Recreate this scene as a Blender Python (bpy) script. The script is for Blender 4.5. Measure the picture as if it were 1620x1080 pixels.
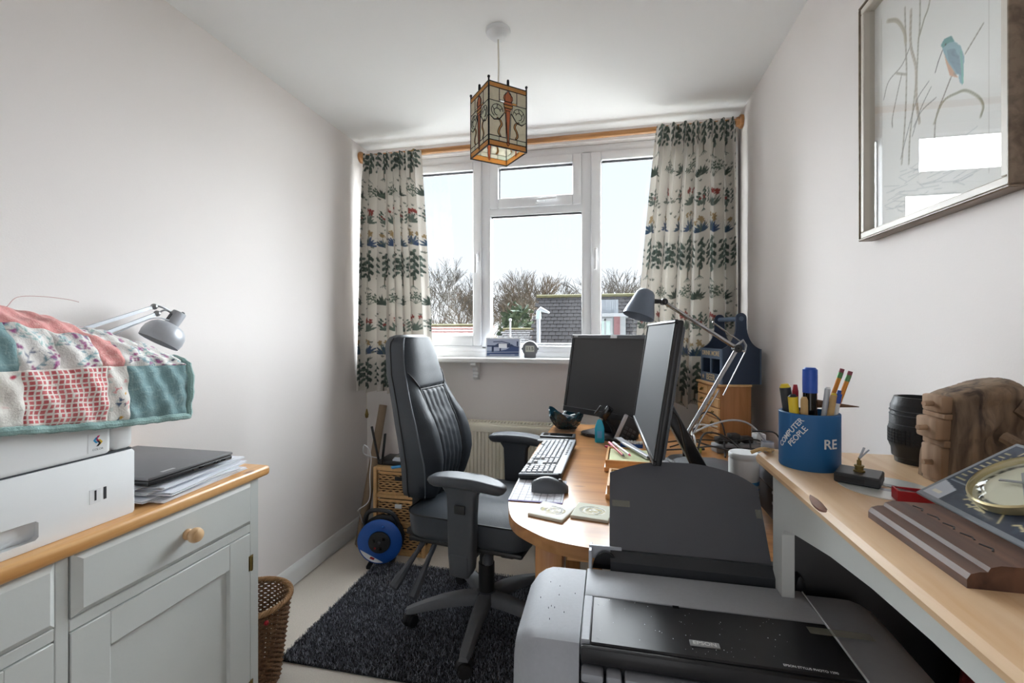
import bpy, bmesh, math, random
import numpy as np
from mathutils import Vector, Matrix

for o in list(bpy.data.objects):
    bpy.data.objects.remove(o, do_unlink=True)
SC = bpy.context.scene
COL = SC.collection
PI = math.pi
R = math.radians
random.seed(7)

# ------------------------------------------------------------------ camera
cam = bpy.data.cameras.new('camera')
cam.sensor_width = 36.0
cam.lens = 16.0
cam.shift_y = -15.0 / 1620.0
cam.clip_start = 0.02
cam.clip_end = 500
camo = bpy.data.objects.new('camera', cam)
camo.location = (0, 0, 1.24)
camo.rotation_euler = (R(90), 0, R(12.2))
COL.objects.link(camo)
SC.camera = camo

# ------------------------------------------------------------------ sky and daylight
w = bpy.data.worlds.new('overcast_sky')
SC.world = w
w.use_nodes = True
nt = w.node_tree
nt.nodes.clear()
tc = nt.nodes.new('ShaderNodeTexCoord')
sx = nt.nodes.new('ShaderNodeSeparateXYZ')
rp = nt.nodes.new('ShaderNodeValToRGB')
rp.color_ramp.elements[0].position = 0.0
rp.color_ramp.elements[0].color = (0.95, 0.955, 0.97, 1)
rp.color_ramp.elements[1].position = 0.6
rp.color_ramp.elements[1].color = (0.74, 0.84, 0.99, 1)
bg = nt.nodes.new('ShaderNodeBackground')
bg.inputs['Strength'].default_value = 0.92
wo = nt.nodes.new('ShaderNodeOutputWorld')
nt.links.new(tc.outputs['Generated'], sx.inputs[0])
nt.links.new(sx.outputs['Z'], rp.inputs[0])
nt.links.new(rp.outputs[0], bg.inputs[0])
nt.links.new(bg.outputs[0], wo.inputs[0])


def portal(name, loc, rot, sx_, sy_):
    l = bpy.data.lights.new(name, 'AREA')
    l.shape = 'RECTANGLE'
    l.size = sx_
    l.size_y = sy_
    l.cycles.is_portal = True
    o = bpy.data.objects.new(name, l)
    o.location = loc
    o.rotation_euler = rot
    COL.objects.link(o)


portal('window_daylight', (-0.435, 2.80, 1.72), (R(-90), 0, 0), 2.06, 1.28)
# hazy sun standing low behind the houses: a very soft, wide source shining in through the window
sl = bpy.data.lights.new('hazy_sun', 'SUN')
sl.energy = 45.0
sl.angle = R(120)
sl.color = (0.955, 0.98, 1.0)
so = bpy.data.objects.new('hazy_sun', sl)
so.location = (0, 20, 12)
so.rotation_euler = (R(-75), 0, R(-11))
COL.objects.link(so)

SC.view_settings.view_transform = 'Standard'
SC.view_settings.look = 'None'
SC.view_settings.exposure = 0.70
SC.view_settings.gamma = 1.0
SC.view_settings.use_curve_mapping = False


# ------------------------------------------------------------------ helpers
def C(h, a=1.0):
    h = h.lstrip('#')
    v = [int(h[i:i + 2], 16) / 255 for i in (0, 2, 4)]
    v = [x / 12.92 if x <= 0.04045 else ((x + 0.055) / 1.055) ** 2.4 for x in v]
    return (v[0], v[1], v[2], a)


M = {}


def pm(name, col, rough=0.5, metal=0.0, ns=30.0, na=0.06, bump=0.0, bs=None, spec=0.5, coat=0.0, stretch=None, col2=None, alpha=None, trans=0.0, sheen=0.0):
    """plain procedural material: noise-varied colour, optional fine relief"""
    m = bpy.data.materials.new(name)
    m.use_nodes = True
    n = m.node_tree
    b = n.nodes['Principled BSDF']
    col = C(col) if isinstance(col, str) else col
    t = n.nodes.new('ShaderNodeTexCoord')
    mp = n.nodes.new('ShaderNodeMapping')
    n.links.new(t.outputs['Object'], mp.inputs[0])
    if stretch:
        mp.inputs['Scale'].default_value = stretch
    no = n.nodes.new('ShaderNodeTexNoise')
    no.inputs['Scale'].default_value = ns
    no.inputs['Detail'].default_value = 4
    n.links.new(mp.outputs[0], no.inputs['Vector'])
    mx = n.nodes.new('ShaderNodeMix')
    mx.data_type = 'RGBA'
    if col2:
        c2 = C(col2) if isinstance(col2, str) else col2
        mx.inputs['A'].default_value = col
        mx.inputs['B'].default_value = c2
    else:
        mx.inputs['A'].default_value = tuple(max(0, x * (1 - na)) for x in col[:3]) + (1,)
        mx.inputs['B'].default_value = tuple(min(1, x * (1 + na)) for x in col[:3]) + (1,)
    n.links.new(no.outputs['Fac'], mx.inputs['Factor'])
    n.links.new(mx.outputs['Result'], b.inputs['Base Color'])
    b.inputs['Roughness'].default_value = rough
    b.inputs['Metallic'].default_value = metal
    b.inputs['Specular IOR Level'].default_value = spec
    if coat:
        b.inputs['Coat Weight'].default_value = coat
        b.inputs['Coat Roughness'].default_value = 0.08
    if trans:
        b.inputs['Transmission Weight'].default_value = trans
    if alpha is not None:
        b.inputs['Alpha'].default_value = alpha
    if sheen:
        b.inputs['Sheen Weight'].default_value = sheen
    if bump:
        bn = n.nodes.new('ShaderNodeTexNoise')
        bn.inputs['Scale'].default_value = bs or ns * 4
        bn.inputs['Detail'].default_value = 3
        n.links.new(mp.outputs[0], bn.inputs['Vector'])
        bu = n.nodes.new('ShaderNodeBump')
        bu.inputs['Strength'].default_value = bump
        bu.inputs['Distance'].default_value = 0.004
        n.links.new(bn.outputs['Fac'], bu.inputs['Height'])
        n.links.new(bu.outputs[0], b.inputs['Normal'])
    M[name] = m
    return m


def wood(name, light, dark, axis=0, scale=9.0, rough=0.35, knots=True, coat=0.25, knotcol='#6b3a1c', board=None):
    """pine with grain running along one local axis and a few knots"""
    m = bpy.data.materials.new(name)
    m.use_nodes = True
    n = m.node_tree
    b = n.nodes['Principled BSDF']
    t = n.nodes.new('ShaderNodeTexCoord')
    mp = n.nodes.new('ShaderNodeMapping')
    s = [1.0, 1.0, 1.0]
    s[axis] = 0.07
    mp.inputs['Scale'].default_value = s
    n.links.new(t.outputs['Object'], mp.inputs[0])
    no = n.nodes.new('ShaderNodeTexNoise')
    no.inputs['Scale'].default_value = scale * 5
    no.inputs['Detail'].default_value = 6
    no.inputs['Distortion'].default_value = 0.6
    n.links.new(mp.outputs[0], no.inputs['Vector'])
    cr = n.nodes.new('ShaderNodeValToRGB')
    cr.color_ramp.elements[0].position = 0.33
    cr.color_ramp.elements[0].color = C(dark)
    cr.color_ramp.elements[1].position = 0.62
    cr.color_ramp.elements[1].color = C(light)
    n.links.new(no.outputs['Fac'], cr.inputs[0])
    out = cr.outputs[0]
    if knots:
        mk = n.nodes.new('ShaderNodeMapping')
        s2 = [1.0, 1.0, 1.0]
        s2[axis] = 0.45
        mk.inputs['Scale'].default_value = s2
        n.links.new(t.outputs['Object'], mk.inputs[0])
        vo = n.nodes.new('ShaderNodeTexVoronoi')
        vo.inputs['Scale'].default_value = 7.0
        vo.inputs['Randomness'].default_value = 1.0
        n.links.new(mk.outputs[0], vo.inputs['Vector'])
        kr = n.nodes.new('ShaderNodeValToRGB')
        kr.color_ramp.elements[0].position = 0.03
        kr.color_ramp.elements[0].color = (1, 1, 1, 1)
        kr.color_ramp.elements[1].position = 0.09
        kr.color_ramp.elements[1].color = (0, 0, 0, 1)
        n.links.new(vo.outputs['Distance'], kr.inputs[0])
        mx = n.nodes.new('ShaderNodeMix')
        mx.data_type = 'RGBA'
        n.links.new(kr.outputs[0], mx.inputs['Factor'])
        n.links.new(out, mx.inputs['A'])
        mx.inputs['B'].default_value = C(knotcol)
        out = mx.outputs['Result']
    n.links.new(out, b.inputs['Base Color'])
    b.inputs['Roughness'].default_value = rough
    b.inputs['Coat Weight'].default_value = coat
    b.inputs['Coat Roughness'].default_value = 0.2
    bu = n.nodes.new('ShaderNodeBump')
    bu.inputs['Strength'].default_value = 0.12
    bu.inputs['Distance'].default_value = 0.003
    n.links.new(no.outputs['Fac'], bu.inputs['Height'])
    n.links.new(bu.outputs[0], b.inputs['Normal'])
    M[name] = m
    return m


def vcolmat(name, rough=0.8, bump=0.0, bs=900.0, sheen=0.0, trans=0.0, spec=0.4):
    """material for flat print: colour comes from the mesh's printed colour attribute"""
    m = bpy.data.materials.new(name)
    m.use_nodes = True
    n = m.node_tree
    b = n.nodes['Principled BSDF']
    a = n.nodes.new('ShaderNodeVertexColor')
    a.layer_name = 'print'
    n.links.new(a.outputs[0], b.inputs['Base Color'])
    b.inputs['Roughness'].default_value = rough
    b.inputs['Specular IOR Level'].default_value = spec
    b.inputs['Sheen Weight'].default_value = sheen
    if trans:
        tr = n.nodes.new('ShaderNodeBsdfTranslucent')
        n.links.new(a.outputs[0], tr.inputs[0])
        ms = n.nodes.new('ShaderNodeMixShader')
        ms.inputs[0].default_value = trans
        n.links.new(b.outputs[0], ms.inputs[1])
        n.links.new(tr.outputs[0], ms.inputs[2])
        n.links.new(ms.outputs[0], n.nodes['Material Output'].inputs[0])
    if bump:
        t = n.nodes.new('ShaderNodeTexCoord')
        bn = n.nodes.new('ShaderNodeTexNoise')
        bn.inputs['Scale'].default_value = bs
        n.links.new(t.outputs['Object'], bn.inputs['Vector'])
        bu = n.nodes.new('ShaderNodeBump')
        bu.inputs['Strength'].default_value = bump
        bu.inputs['Distance'].default_value = 0.002
        n.links.new(bn.outputs['Fac'], bu.inputs['Height'])
        n.links.new(bu.outputs[0], b.inputs['Normal'])
    M[name] = m
    return m


def link(o, parent=None):
    COL.objects.link(o)
    if parent:
        o.parent = parent
    return o


def thing(name, label, cat, loc=(0, 0, 0), rotz=0.0, group=None, rot=None):
    o = bpy.data.objects.new(name, None)
    o.empty_display_size = 0.05
    COL.objects.link(o)
    o.location = loc
    o.rotation_euler = rot if rot else (0, 0, rotz)
    tag(o, label, cat, group)
    return o


def tag(o, label=None, cat=None, group=None, kind=None):
    if label:
        o['label'] = label
    if cat:
        o['category'] = cat
    if group:
        o['group'] = group
    if kind:
        o['kind'] = kind
    return o


def RZ(a):
    return Matrix.Rotation(a, 4, 'Z')


def T(x, y, z):
    return Matrix.Translation((x, y, z))


def frame_from(p0, p1):
    d = Vector(p1) - Vector(p0)
    return Matrix.Translation(p0) @ d.to_track_quat('Z', 'Y').to_matrix().to_4x4(), d.length


class MB:
    def __init__(self):
        self.bm = bmesh.new()

    def box(self, c, s, m=None, bev=0.0, seg=2):
        g = bmesh.ops.create_cube(self.bm, size=1.0)
        v = g['verts']
        bmesh.ops.scale(self.bm, vec=s, verts=v)
        if bev:
            e = list({e for x in v for e in x.link_edges})
            r = bmesh.ops.bevel(self.bm, geom=e, offset=min(bev, min(s) * 0.49), segments=seg, profile=0.5, affect='EDGES')
            v = list({x for f in r['faces'] for x in f.verts} | {x for x in v if x.is_valid})
        bmesh.ops.translate(self.bm, vec=c, verts=v)
        if m is not None:
            bmesh.ops.transform(self.bm, matrix=m, verts=v)
        return self

    def b2(self, lo, hi, bev=0.0, seg=2, m=None):
        c = [(a + b) / 2 for a, b in zip(lo, hi)]
        s = [abs(b - a) for a, b in zip(lo, hi)]
        return self.box(c, s, m, bev, seg)

    def ring_faces(self, rings, close=True, caps=True, closed_path=False):
        bm = self.bm
        n = len(rings[0])
        k = len(rings)
        for i in range(k if closed_path else k - 1):
            a, b = rings[i], rings[(i + 1) % k]
            for j in range(n if close else n - 1):
                q = (a[j], a[(j + 1) % n], b[(j + 1) % n], b[j])
                if len(set(q)) == 4:
                    try:
                        bm.faces.new(q)
                    except ValueError:
                        pass
        if caps and not closed_path:
            for rg, rev in ((rings[0], True), (rings[-1], False)):
                try:
                    bm.faces.new(rg[::-1] if rev else rg)
                except ValueError:
                    pass

    def cyl(self, p0, p1, r0, r1=None, n=16, caps=True):
        r1 = r0 if r1 is None else r1
        m, L = frame_from(p0, p1)
        rings = []
        for z, r in ((0, r0), (L, r1)):
            rings.append([self.bm.verts.new(m @ Vector((r * math.cos(2 * PI * j / n), r * math.sin(2 * PI * j / n), z))) for j in range(n)])
        self.ring_faces(rings, caps=caps)
        return self

    def tube(self, pts, r, n=8, closed=False, flat=None):
        pts = [Vector(p) for p in pts]
        k = len(pts)
        rs = r if isinstance(r, (list, tuple)) else [r] * k
        rings = []
        up = None
        for i, p in enumerate(pts):
            if closed:
                d = pts[(i + 1) % k] - pts[i - 1]
            else:
                d = pts[min(i + 1, k - 1)] - pts[max(i - 1, 0)]
            if d.length < 1e-9:
                d = Vector((0, 0, 1))
            d.normalize()
            if up is None:
                up = Vector((0, 0, 1)) if abs(d.z) < 0.9 else Vector((1, 0, 0))
            side = d.cross(up)
            if side.length < 1e-6:
                side = d.orthogonal()
            side.normalize()
            up = side.cross(d).normalized()
            fa = flat if flat else 1.0
            rings.append([self.bm.verts.new(p + side * (rs[i] * math.cos(2 * PI * j / n)) + up * (rs[i] * fa * math.sin(2 * PI * j / n))) for j in range(n)])
        self.ring_faces(rings, closed_path=closed)
        return self

    def lathe(self, prof, n=24, m=None, caps=True):
        m = m or Matrix.Identity(4)
        rings = []
        for r, z in prof:
            r = max(r, 1e-4)
            rings.append([self.bm.verts.new(m @ Vector((r * math.cos(2 * PI * j / n), r * math.sin(2 * PI * j / n), z))) for j in range(n)])
        self.ring_faces(rings, caps=caps)
        return self

    def prism(self, pts, z0, z1, m=None, bev=0.0, seg=2):
        m = m or Matrix.Identity(4)
        bm = self.bm
        lo = [bm.verts.new((p[0], p[1], z0)) for p in pts]
        hi = [bm.verts.new((p[0], p[1], z1)) for p in pts]
        n = len(pts)
        fs = [bm.faces.new(lo[::-1]), bm.faces.new(hi)]
        for j in range(n):
            fs.append(bm.faces.new((lo[j], lo[(j + 1) % n], hi[(j + 1) % n], hi[j])))
        vs = lo + hi
        if bev:
            es = [e for e in fs[0].edges] + [e for e in fs[1].edges]
            r = bmesh.ops.bevel(bm, geom=es, offset=bev, segments=seg, profile=0.5, affect='EDGES')
            vs = list({x for f in r['faces'] for x in f.verts} | {x for x in vs if x.is_valid})
        bmesh.ops.transform(bm, matrix=m, verts=vs)
        return self

    def rings(self, rr, close=True, caps=True):
        rv = [[self.bm.verts.new(p) for p in ring] for ring in rr]
        self.ring_faces(rv, close=close, caps=caps)
        return self

    def grid(self, fn, nu, nv):
        g = [[self.bm.verts.new(fn(i / nu, j / nv)) for i in range(nu + 1)] for j in range(nv + 1)]
        for j in range(nv):
            for i in range(nu):
                self.bm.faces.new((g[j][i], g[j][i + 1], g[j + 1][i + 1], g[j + 1][i]))
        return self

    def ball(self, c, r, n=12, s=(1, 1, 1), m=None):
        g = bmesh.ops.create_uvsphere(self.bm, u_segments=n, v_segments=max(6, n * 2 // 3), radius=r)
        v = g['verts']
        bmesh.ops.scale(self.bm, vec=s, verts=v)
        if m is not None:
            bmesh.ops.transform(self.bm, matrix=m, verts=v)
        bmesh.ops.translate(self.bm, vec=c, verts=v)
        return self

    def mesh(self, name, sharp=38):
        bm = self.bm
        bmesh.ops.recalc_face_normals(bm, faces=bm.faces)
        me = bpy.data.meshes.new(name)
        bm.to_mesh(me)
        bm.free()
        me.polygons.foreach_set('use_smooth', [True] * len(me.polygons))
        me.set_sharp_from_angle(angle=R(sharp))
        return me

    def build(self, name, mat, parent=None, sharp=38, loc=None, rot=None):
        me = self.mesh(name, sharp)
        me.materials.append(M[mat] if isinstance(mat, str) else mat)
        o = bpy.data.objects.new(name, me)
        link(o, parent)
        if loc:
            o.location = loc
        if rot:
            o.rotation_euler = rot
        return o


def inst(o, name, parent, loc=(0, 0, 0), rot=(0, 0, 0), scale=(1, 1, 1)):
    """another object on the same mesh"""
    c = bpy.data.objects.new(name, o.data if hasattr(o, 'data') else o)
    link(c, parent)
    c.location = loc
    c.rotation_euler = rot
    c.scale = scale
    return c


def minst(me, mat, name, parent, mw):
    if not me.materials:
        me.materials.append(M[mat] if isinstance(mat, str) else mat)
    c = bpy.data.objects.new(name, me)
    link(c, parent)
    c.matrix_basis = mw
    return c


def text(name, s, size, mat, parent, mw, depth=0.0003, align='CENTER', sx=1.0):
    cu = bpy.data.curves.new(name, 'FONT')
    cu.body = s
    cu.size = size
    cu.extrude = depth
    cu.offset = size * 0.012
    cu.align_x = align
    cu.align_y = 'CENTER'
    tmp = bpy.data.objects.new(name + '_src', cu)
    COL.objects.link(tmp)
    dg = bpy.context.evaluated_depsgraph_get()
    dg.update()
    me = bpy.data.meshes.new_from_object(tmp.evaluated_get(dg))
    bpy.data.objects.remove(tmp, do_unlink=True)
    me.materials.clear()
    me.materials.append(M[mat])
    o = bpy.data.objects.new(name, me)
    link(o, parent)
    o.matrix_basis = mw @ Matrix.Diagonal((sx, 1, 1, 1))
    return o


class Canvas:
    """flat print: colours painted in metres on a raster that becomes a mesh colour attribute"""

    def __init__(self, w_, h_, res, col):
        self.w, self.h, self.r = w_, h_, res
        self.nx, self.ny = int(round(w_ / res)) + 1, int(round(h_ / res)) + 1
        self.a = np.empty((self.ny, self.nx, 3), np.float32)
        self.a[:] = C(col)[:3] if isinstance(col, str) else col[:3]

    def _sub(self, x0, y0, x1, y1):
        i0, i1 = max(0, int(x0 / self.r) - 1), min(self.nx, int(x1 / self.r) + 2)
        j0, j1 = max(0, int(y0 / self.r) - 1), min(self.ny, int(y1 / self.r) + 2)
        if i1 <= i0 or j1 <= j0:
            return None
        X, Y = np.meshgrid(np.arange(i0, i1) * self.r, np.arange(j0, j1) * self.r)
        return (slice(j0, j1), slice(i0, i1)), X, Y

    def _put(self, sl, msk, col, op=1.0):
        c = np.array(C(col)[:3] if isinstance(col, str) else col[:3], np.float32)
        v = self.a[sl]
        mm = (np.clip(msk, 0, 1) * op)[..., None]
        self.a[sl] = v * (1 - mm) + c * mm

    def ell(self, cx, cy, rx, ry, rot, col, op=1.0):
        q = max(rx, ry) + self.r
        s = self._sub(cx - q, cy - q, cx + q, cy + q)
        if s is None:
            return
        sl, X, Y = s
        dx, dy = X - cx, Y - cy
        c_, s_ = math.cos(rot), math.sin(rot)
        u, v = dx * c_ + dy * s_, -dx * s_ + dy * c_
        d = np.sqrt((u / rx) ** 2 + (v / ry) ** 2)
        self._put(sl, (1 - d) * min(rx, ry) / self.r + 0.5, col, op)

    def leaf(self, x, y, L, wd, rot, col, op=1.0):
        q = L + self.r
        s = self._sub(x - q, y - q, x + q, y + q)
        if s is None:
            return
        sl, X, Y = s
        dx, dy = X - x, Y - y
        c_, s_ = math.cos(rot), math.sin(rot)
        u, v = (dx * c_ + dy * s_) / L, -dx * s_ + dy * c_
        hw = wd * 0.5 * np.sin(np.clip(u, 0, 1) * PI) ** 0.8
        self._put(sl, (hw - np.abs(v)) / self.r + 0.5 * (hw > 0), col, op)

    def line(self, pts, wd, col, op=1.0):
        for (x0, y0), (x1, y1) in zip(pts[:-1], pts[1:]):
            s = self._sub(min(x0, x1) - wd - self.r, min(y0, y1) - wd - self.r, max(x0, x1) + wd + self.r, max(y0, y1) + wd + self.r)
            if s is None:
                continue
            sl, X, Y = s
            dx, dy = x1 - x0, y1 - y0
            L2 = dx * dx + dy * dy + 1e-12
            t_ = np.clip(((X - x0) * dx + (Y - y0) * dy) / L2, 0, 1)
            d = np.hypot(X - x0 - t_ * dx, Y - y0 - t_ * dy)
            self._put(sl, (wd * 0.5 - d) / self.r + 0.5, col, op)

    def rect(self, x0, y0, x1, y1, col, op=1.0):
        s = self._sub(x0, y0, x1, y1)
        if s is None:
            return
        sl, X, Y = s
        self._put(sl, ((X >= x0) & (X <= x1) & (Y >= y0) & (Y <= y1)).astype(np.float32), col, op)

    def poly(self, pts, col, op=1.0):
        xs, ys = [p[0] for p in pts], [p[1] for p in pts]
        s = self._sub(min(xs), min(ys), max(xs), max(ys))
        if s is None:
            return
        sl, X, Y = s
        ins = np.zeros(X.shape, bool)
        n = len(pts)
        for i in range(n):
            x0, y0 = pts[i]
            x1, y1 = pts[(i + 1) % n]
            if y0 == y1:
                continue
            ins ^= ((y0 > Y) != (y1 > Y)) & (X < (x1 - x0) * (Y - y0) / (y1 - y0) + x0)
        self._put(sl, ins.astype(np.float32), col, op)


def npgrid(name, P, colr, mat, parent=None, smooth=True):
    """mesh from an (nv, nu, 3) array of points with an (nv, nu, 3) array of printed colours"""
    nv, nu = P.shape[:2]
    me = bpy.data.meshes.new(name)
    idx = np.arange(nv * nu).reshape(nv, nu)
    q = np.stack([idx[:-1, :-1], idx[:-1, 1:], idx[1:, 1:], idx[1:, :-1]], -1).reshape(-1, 4)
    me.vertices.add(nv * nu)
    me.vertices.foreach_set('co', P.astype(np.float32).ravel())
    me.loops.add(q.size)
    me.loops.foreach_set('vertex_index', q.astype(np.int32).ravel())
    me.polygons.add(len(q))
    me.polygons.foreach_set('loop_start', (np.arange(len(q)) * 4).astype(np.int32))
    me.update(calc_edges=True)
    if smooth:
        me.polygons.foreach_set('use_smooth', np.ones(len(q), bool))
    if colr is not None:
        at = me.color_attributes.new('print', 'FLOAT_COLOR', 'POINT')
        c4 = np.ones((nv * nu, 4), np.float32)
        c4[:, :3] = colr.reshape(-1, 3)
        at.data.foreach_set('color', c4.ravel())
    me.materials.append(M[mat] if isinstance(mat, str) else mat)
    o = bpy.data.objects.new(name, me)
    return link(o, parent)


def sheet(name, cv, mat, parent, mw):
    """canvas as a flat printed sheet in its local xy plane"""
    X, Y = np.meshgrid(np.arange(cv.nx) * cv.r, np.arange(cv.ny) * cv.r)
    o = npgrid(name, np.stack([X, Y, np.zeros_like(X)], -1), cv.a, mat, parent)
    o.matrix_basis = mw
    return o


def bez(p0, p1, p2, p3, n=12):
    p0, p1, p2, p3 = map(Vector, (p0, p1, p2, p3))
    return [p0 * (1 - t) ** 3 + p1 * 3 * t * (1 - t) ** 2 + p2 * 3 * t * t * (1 - t) + p3 * t ** 3 for t in (i / n for i in range(n + 1))]


def spline(pts, n=6):
    """Catmull-Rom through the points"""
    P = [Vector(p) for p in pts]
    P = [P[0] * 2 - P[1]] + P + [P[-1] * 2 - P[-2]]
    out = []
    for i in range(1, len(P) - 2):
        a, b, c, d = P[i - 1], P[i], P[i + 1], P[i + 2]
        for k in range(n):
            t = k / n
            out.append(0.5 * ((2 * b) + (c - a) * t + (2 * a - 5 * b + 4 * c - d) * t * t + (3 * b - a - 3 * c + d) * t ** 3))
    out.append(P[-2])
    return out


# ------------------------------------------------------------------ shared materials
pm('wall_paint', '#e8e2df', 0.75, ns=3, na=0.012, bump=0.05, bs=220)
pm('ceiling_paint', '#f1f1f0', 0.85, ns=2, na=0.01, bump=0.04, bs=160)
pm('carpet', '#ebe2d6', 0.95, ns=220, na=0.16, bump=0.8, bs=600)
pm('white_gloss', '#e4e4e3', 0.28, ns=5, na=0.01)
pm('upvc', '#e8e9ec', 0.3, ns=4, na=0.01)
pm('grey_paint', '#d0d3d0', 0.42, ns=9, na=0.03, bump=0.06, bs=80)
pm('radiator_cream', '#f0ead8', 0.35, ns=6, na=0.02)
pm('black_plastic', '#1d1e20', 0.42, ns=60, na=0.12)
pm('black_gloss', '#0b0b0d', 0.12, ns=40, na=0.1)
pm('dark_grey', '#3a3c40', 0.5, ns=50, na=0.1)
pm('chrome', '#a4a4a6', 0.25, metal=1.0, ns=20, na=0.03)
pm('steel', '#a9abad', 0.32, metal=1.0, ns=40, na=0.05)
pm('silver_plastic', '#b9bcc2', 0.38, metal=0.25, ns=120, na=0.05)
pm('brass', '#8a7748', 0.4, metal=0.9, ns=60, na=0.2)
pm('white_plastic', '#e3e5e6', 0.4, ns=10, na=0.015)
pm('paper', '#eceef3', 0.9, ns=20, na=0.015)
pm('cream_card', '#e7e2d2', 0.85, ns=30, na=0.03)
pm('red_plastic', '#b3222c', 0.4, ns=30, na=0.06)
pm('blue_plastic', '#2456a6', 0.4, ns=30, na=0.06)
wood('pine', '#dcab70', '#c78f54', axis=1)
wood('pine_x', '#dcab70', '#c78f54', axis=0)
wood('pine_z', '#d29a60', '#b9783f', axis=2)
wood('pole_wood', '#bf8852', '#966332', axis=0, knots=False)
vcolmat('print_paper', 0.7)
vcolmat('print_gloss', 0.25)

# ------------------------------------------------------------------ room shell
XL, XR, YB, YF, ZC = -1.524, 0.674, 2.655, -1.10, 2.40


def structure(o):
    o['kind'] = 'structure'
    return o


structure(MB().b2((XL - 0.2, YF - 0.2, -0.1), (XR + 0.2, YB + 0.25, 0)).build('floor', 'carpet'))
structure(MB().b2((XL - 0.2, YF - 0.2, ZC), (XR + 0.2, YB + 0.25, ZC + 0.15)).build('ceiling', 'ceiling_paint'))
structure(MB().b2((XL - 0.15, YF - 0.15, 0), (XL, YB + 0.25, ZC)).build('wall_left', 'wall_paint'))
structure(MB().b2((XR, YF - 0.15, 0), (XR + 0.15, YB + 0.25, ZC)).build('wall_right', 'wall_paint'))
WX0, WX1, WZ0, WZ1 = -1.46, 0.59, 1.085, 2.335
b = MB()
b.b2((XL, YB, 0), (XR, YB + 0.25, WZ0))
b.b2((XL, YB, WZ1), (XR, YB + 0.25, ZC))
b.b2((XL, YB, WZ0), (WX0, YB + 0.25, WZ1))
b.b2((WX1, YB, WZ0), (XR, YB + 0.25, WZ1))
structure(b.build('wall_back', 'wall_paint'))
b = MB()
b.b2((XL, YF - 0.12, 0), (-0.70, YF, ZC))
b.b2((0.20, YF - 0.12, 0), (XR, YF, ZC))
b.b2((-0.70, YF - 0.12, 2.03), (0.20, YF, ZC))
structure(b.build('wall_front', 'wall_paint'))
# unseen doorway added behind the camera for sky fill, panelled door standing open
dr1 = bpy.data.objects.new('door_1', None)
structure(dr1)
COL.objects.link(dr1)
dr1.location = (-0.63, YF + 0.37, 0)
dr1.rotation_euler = (0, 0, R(-88))
MB().b2((-0.38, 0.002, 0.005), (0.38, 0.04, 1.98), 0.003, 1).build('door_leaf', 'white_gloss', dr1)
for x0_ in (-0.31, 0.03):
    for z0_, z1_ in ((0.15, 0.85), (1.0, 1.85)):
        MB().b2((x0_, 0.038, z0_), (x0_ + 0.28, 0.046, z1_), 0.006, 2).build('door_panel', 'white_gloss', dr1)
MB().cyl((0.33, 0.04, 1.0), (0.33, 0.09, 1.0), 0.01, n=10).ball((0.33, 0.095, 1.0), 0.025, 12).build('door_knob', 'brass', dr1)
portal('doorway_fill', (-0.25, YF - 0.14, 1.02), (R(90), 0, 0), 0.9, 2.03)  # guides sky light through the added doorway as fill


def skirting(name, p0, p1, nrm):
    # moulded board: profile in (out from wall, up)
    prof = [(0, 0.007), (0.018, 0.007), (0.018, 0.075), (0.014, 0.088), (0.007, 0.098), (0, 0.1)]
    p0, p1, nrm = Vector(p0), Vector(p1), Vector(nrm)
    rr = [[p + nrm * a + Vector((0, 0, z)) for a, z in prof] for p in (p0, p1)]
    return structure(MB().rings(rr).build(name, 'white_gloss', sharp=25))


skirting('baseboard_left', (XL, YF, 0), (XL, YB, 0), (1, 0, 0))
skirting('baseboard_right', (XR, YF, 0), (XR, YB, 0), (-1, 0, 0))
skirting('baseboard_back', (XL + 0.02, YB, 0), (XR - 0.02, YB, 0), (0, -1, 0))
# boxed pipe in the far right corner
structure(MB().b2((0.605, 2.60, 0), (0.66, 2.655, 2.3), 0.006).build('trim_1', 'white_gloss'))

# ------------------------------------------------------------------ window
glass = bpy.data.materials.new('window_glass')
glass.use_nodes = True
n = glass.node_tree
n.nodes.clear()
o_ = n.nodes.new('ShaderNodeOutputMaterial')
t_ = n.nodes.new('ShaderNodeBsdfTransparent')
t_.inputs[0].default_value = (0.86, 0.88, 0.89, 1)
g_ = n.nodes.new('ShaderNodeBsdfGlossy')
g_.inputs['Roughness'].default_value = 0.0
f_ = n.nodes.new('ShaderNodeFresnel')
f_.inputs[0].default_value = 1.45
ms = n.nodes.new('ShaderNodeMixShader')
ge_ = n.nodes.new('ShaderNodeNewGeometry')
mu_ = n.nodes.new('ShaderNodeMath')
mu_.operation = 'MULTIPLY_ADD'
mu_.inputs[1].default_value = -1.0
mu_.inputs[2].default_value = 1.0
n.links.new(ge_.outputs['Backfacing'], mu_.inputs[0])
mv_ = n.nodes.new('ShaderNodeMath')
mv_.operation = 'MULTIPLY'
n.links.new(mu_.outputs[0], mv_.inputs[0])
n.links.new(f_.outputs[0], mv_.inputs[1])
n.links.new(mv_.outputs[0], ms.inputs[0])
n.links.new(t_.outputs[0], ms.inputs[1])
n.links.new(g_.outputs[0], ms.inputs[2])
n.links.new(ms.outputs[0], o_.inputs[0])
M['window_glass'] = glass
pm('gasket', '#2a2a2e', 0.6)

win = structure(bpy.data.objects.new('window_1', None))
COL.objects.link(win)
FY0, FY1 = 2.70, 2.765


def rectframe(x0, x1, z0, z1, wl, wr, wb, wt, y0, y1, bev=0.006):
    m = MB()
    m.b2((x0, y0, z0), (x0 + wl, y1, z1), bev)
    m.b2((x1 - wr, y0, z0), (x1, y1, z1), bev)
    m.b2((x0 + wl, y0, z1 - wt), (x1 - wr, y1, z1), bev)
    m.b2((x0 + wl, y0, z0), (x1 - wr, y1, z0 + wb), bev)
    return m


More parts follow.
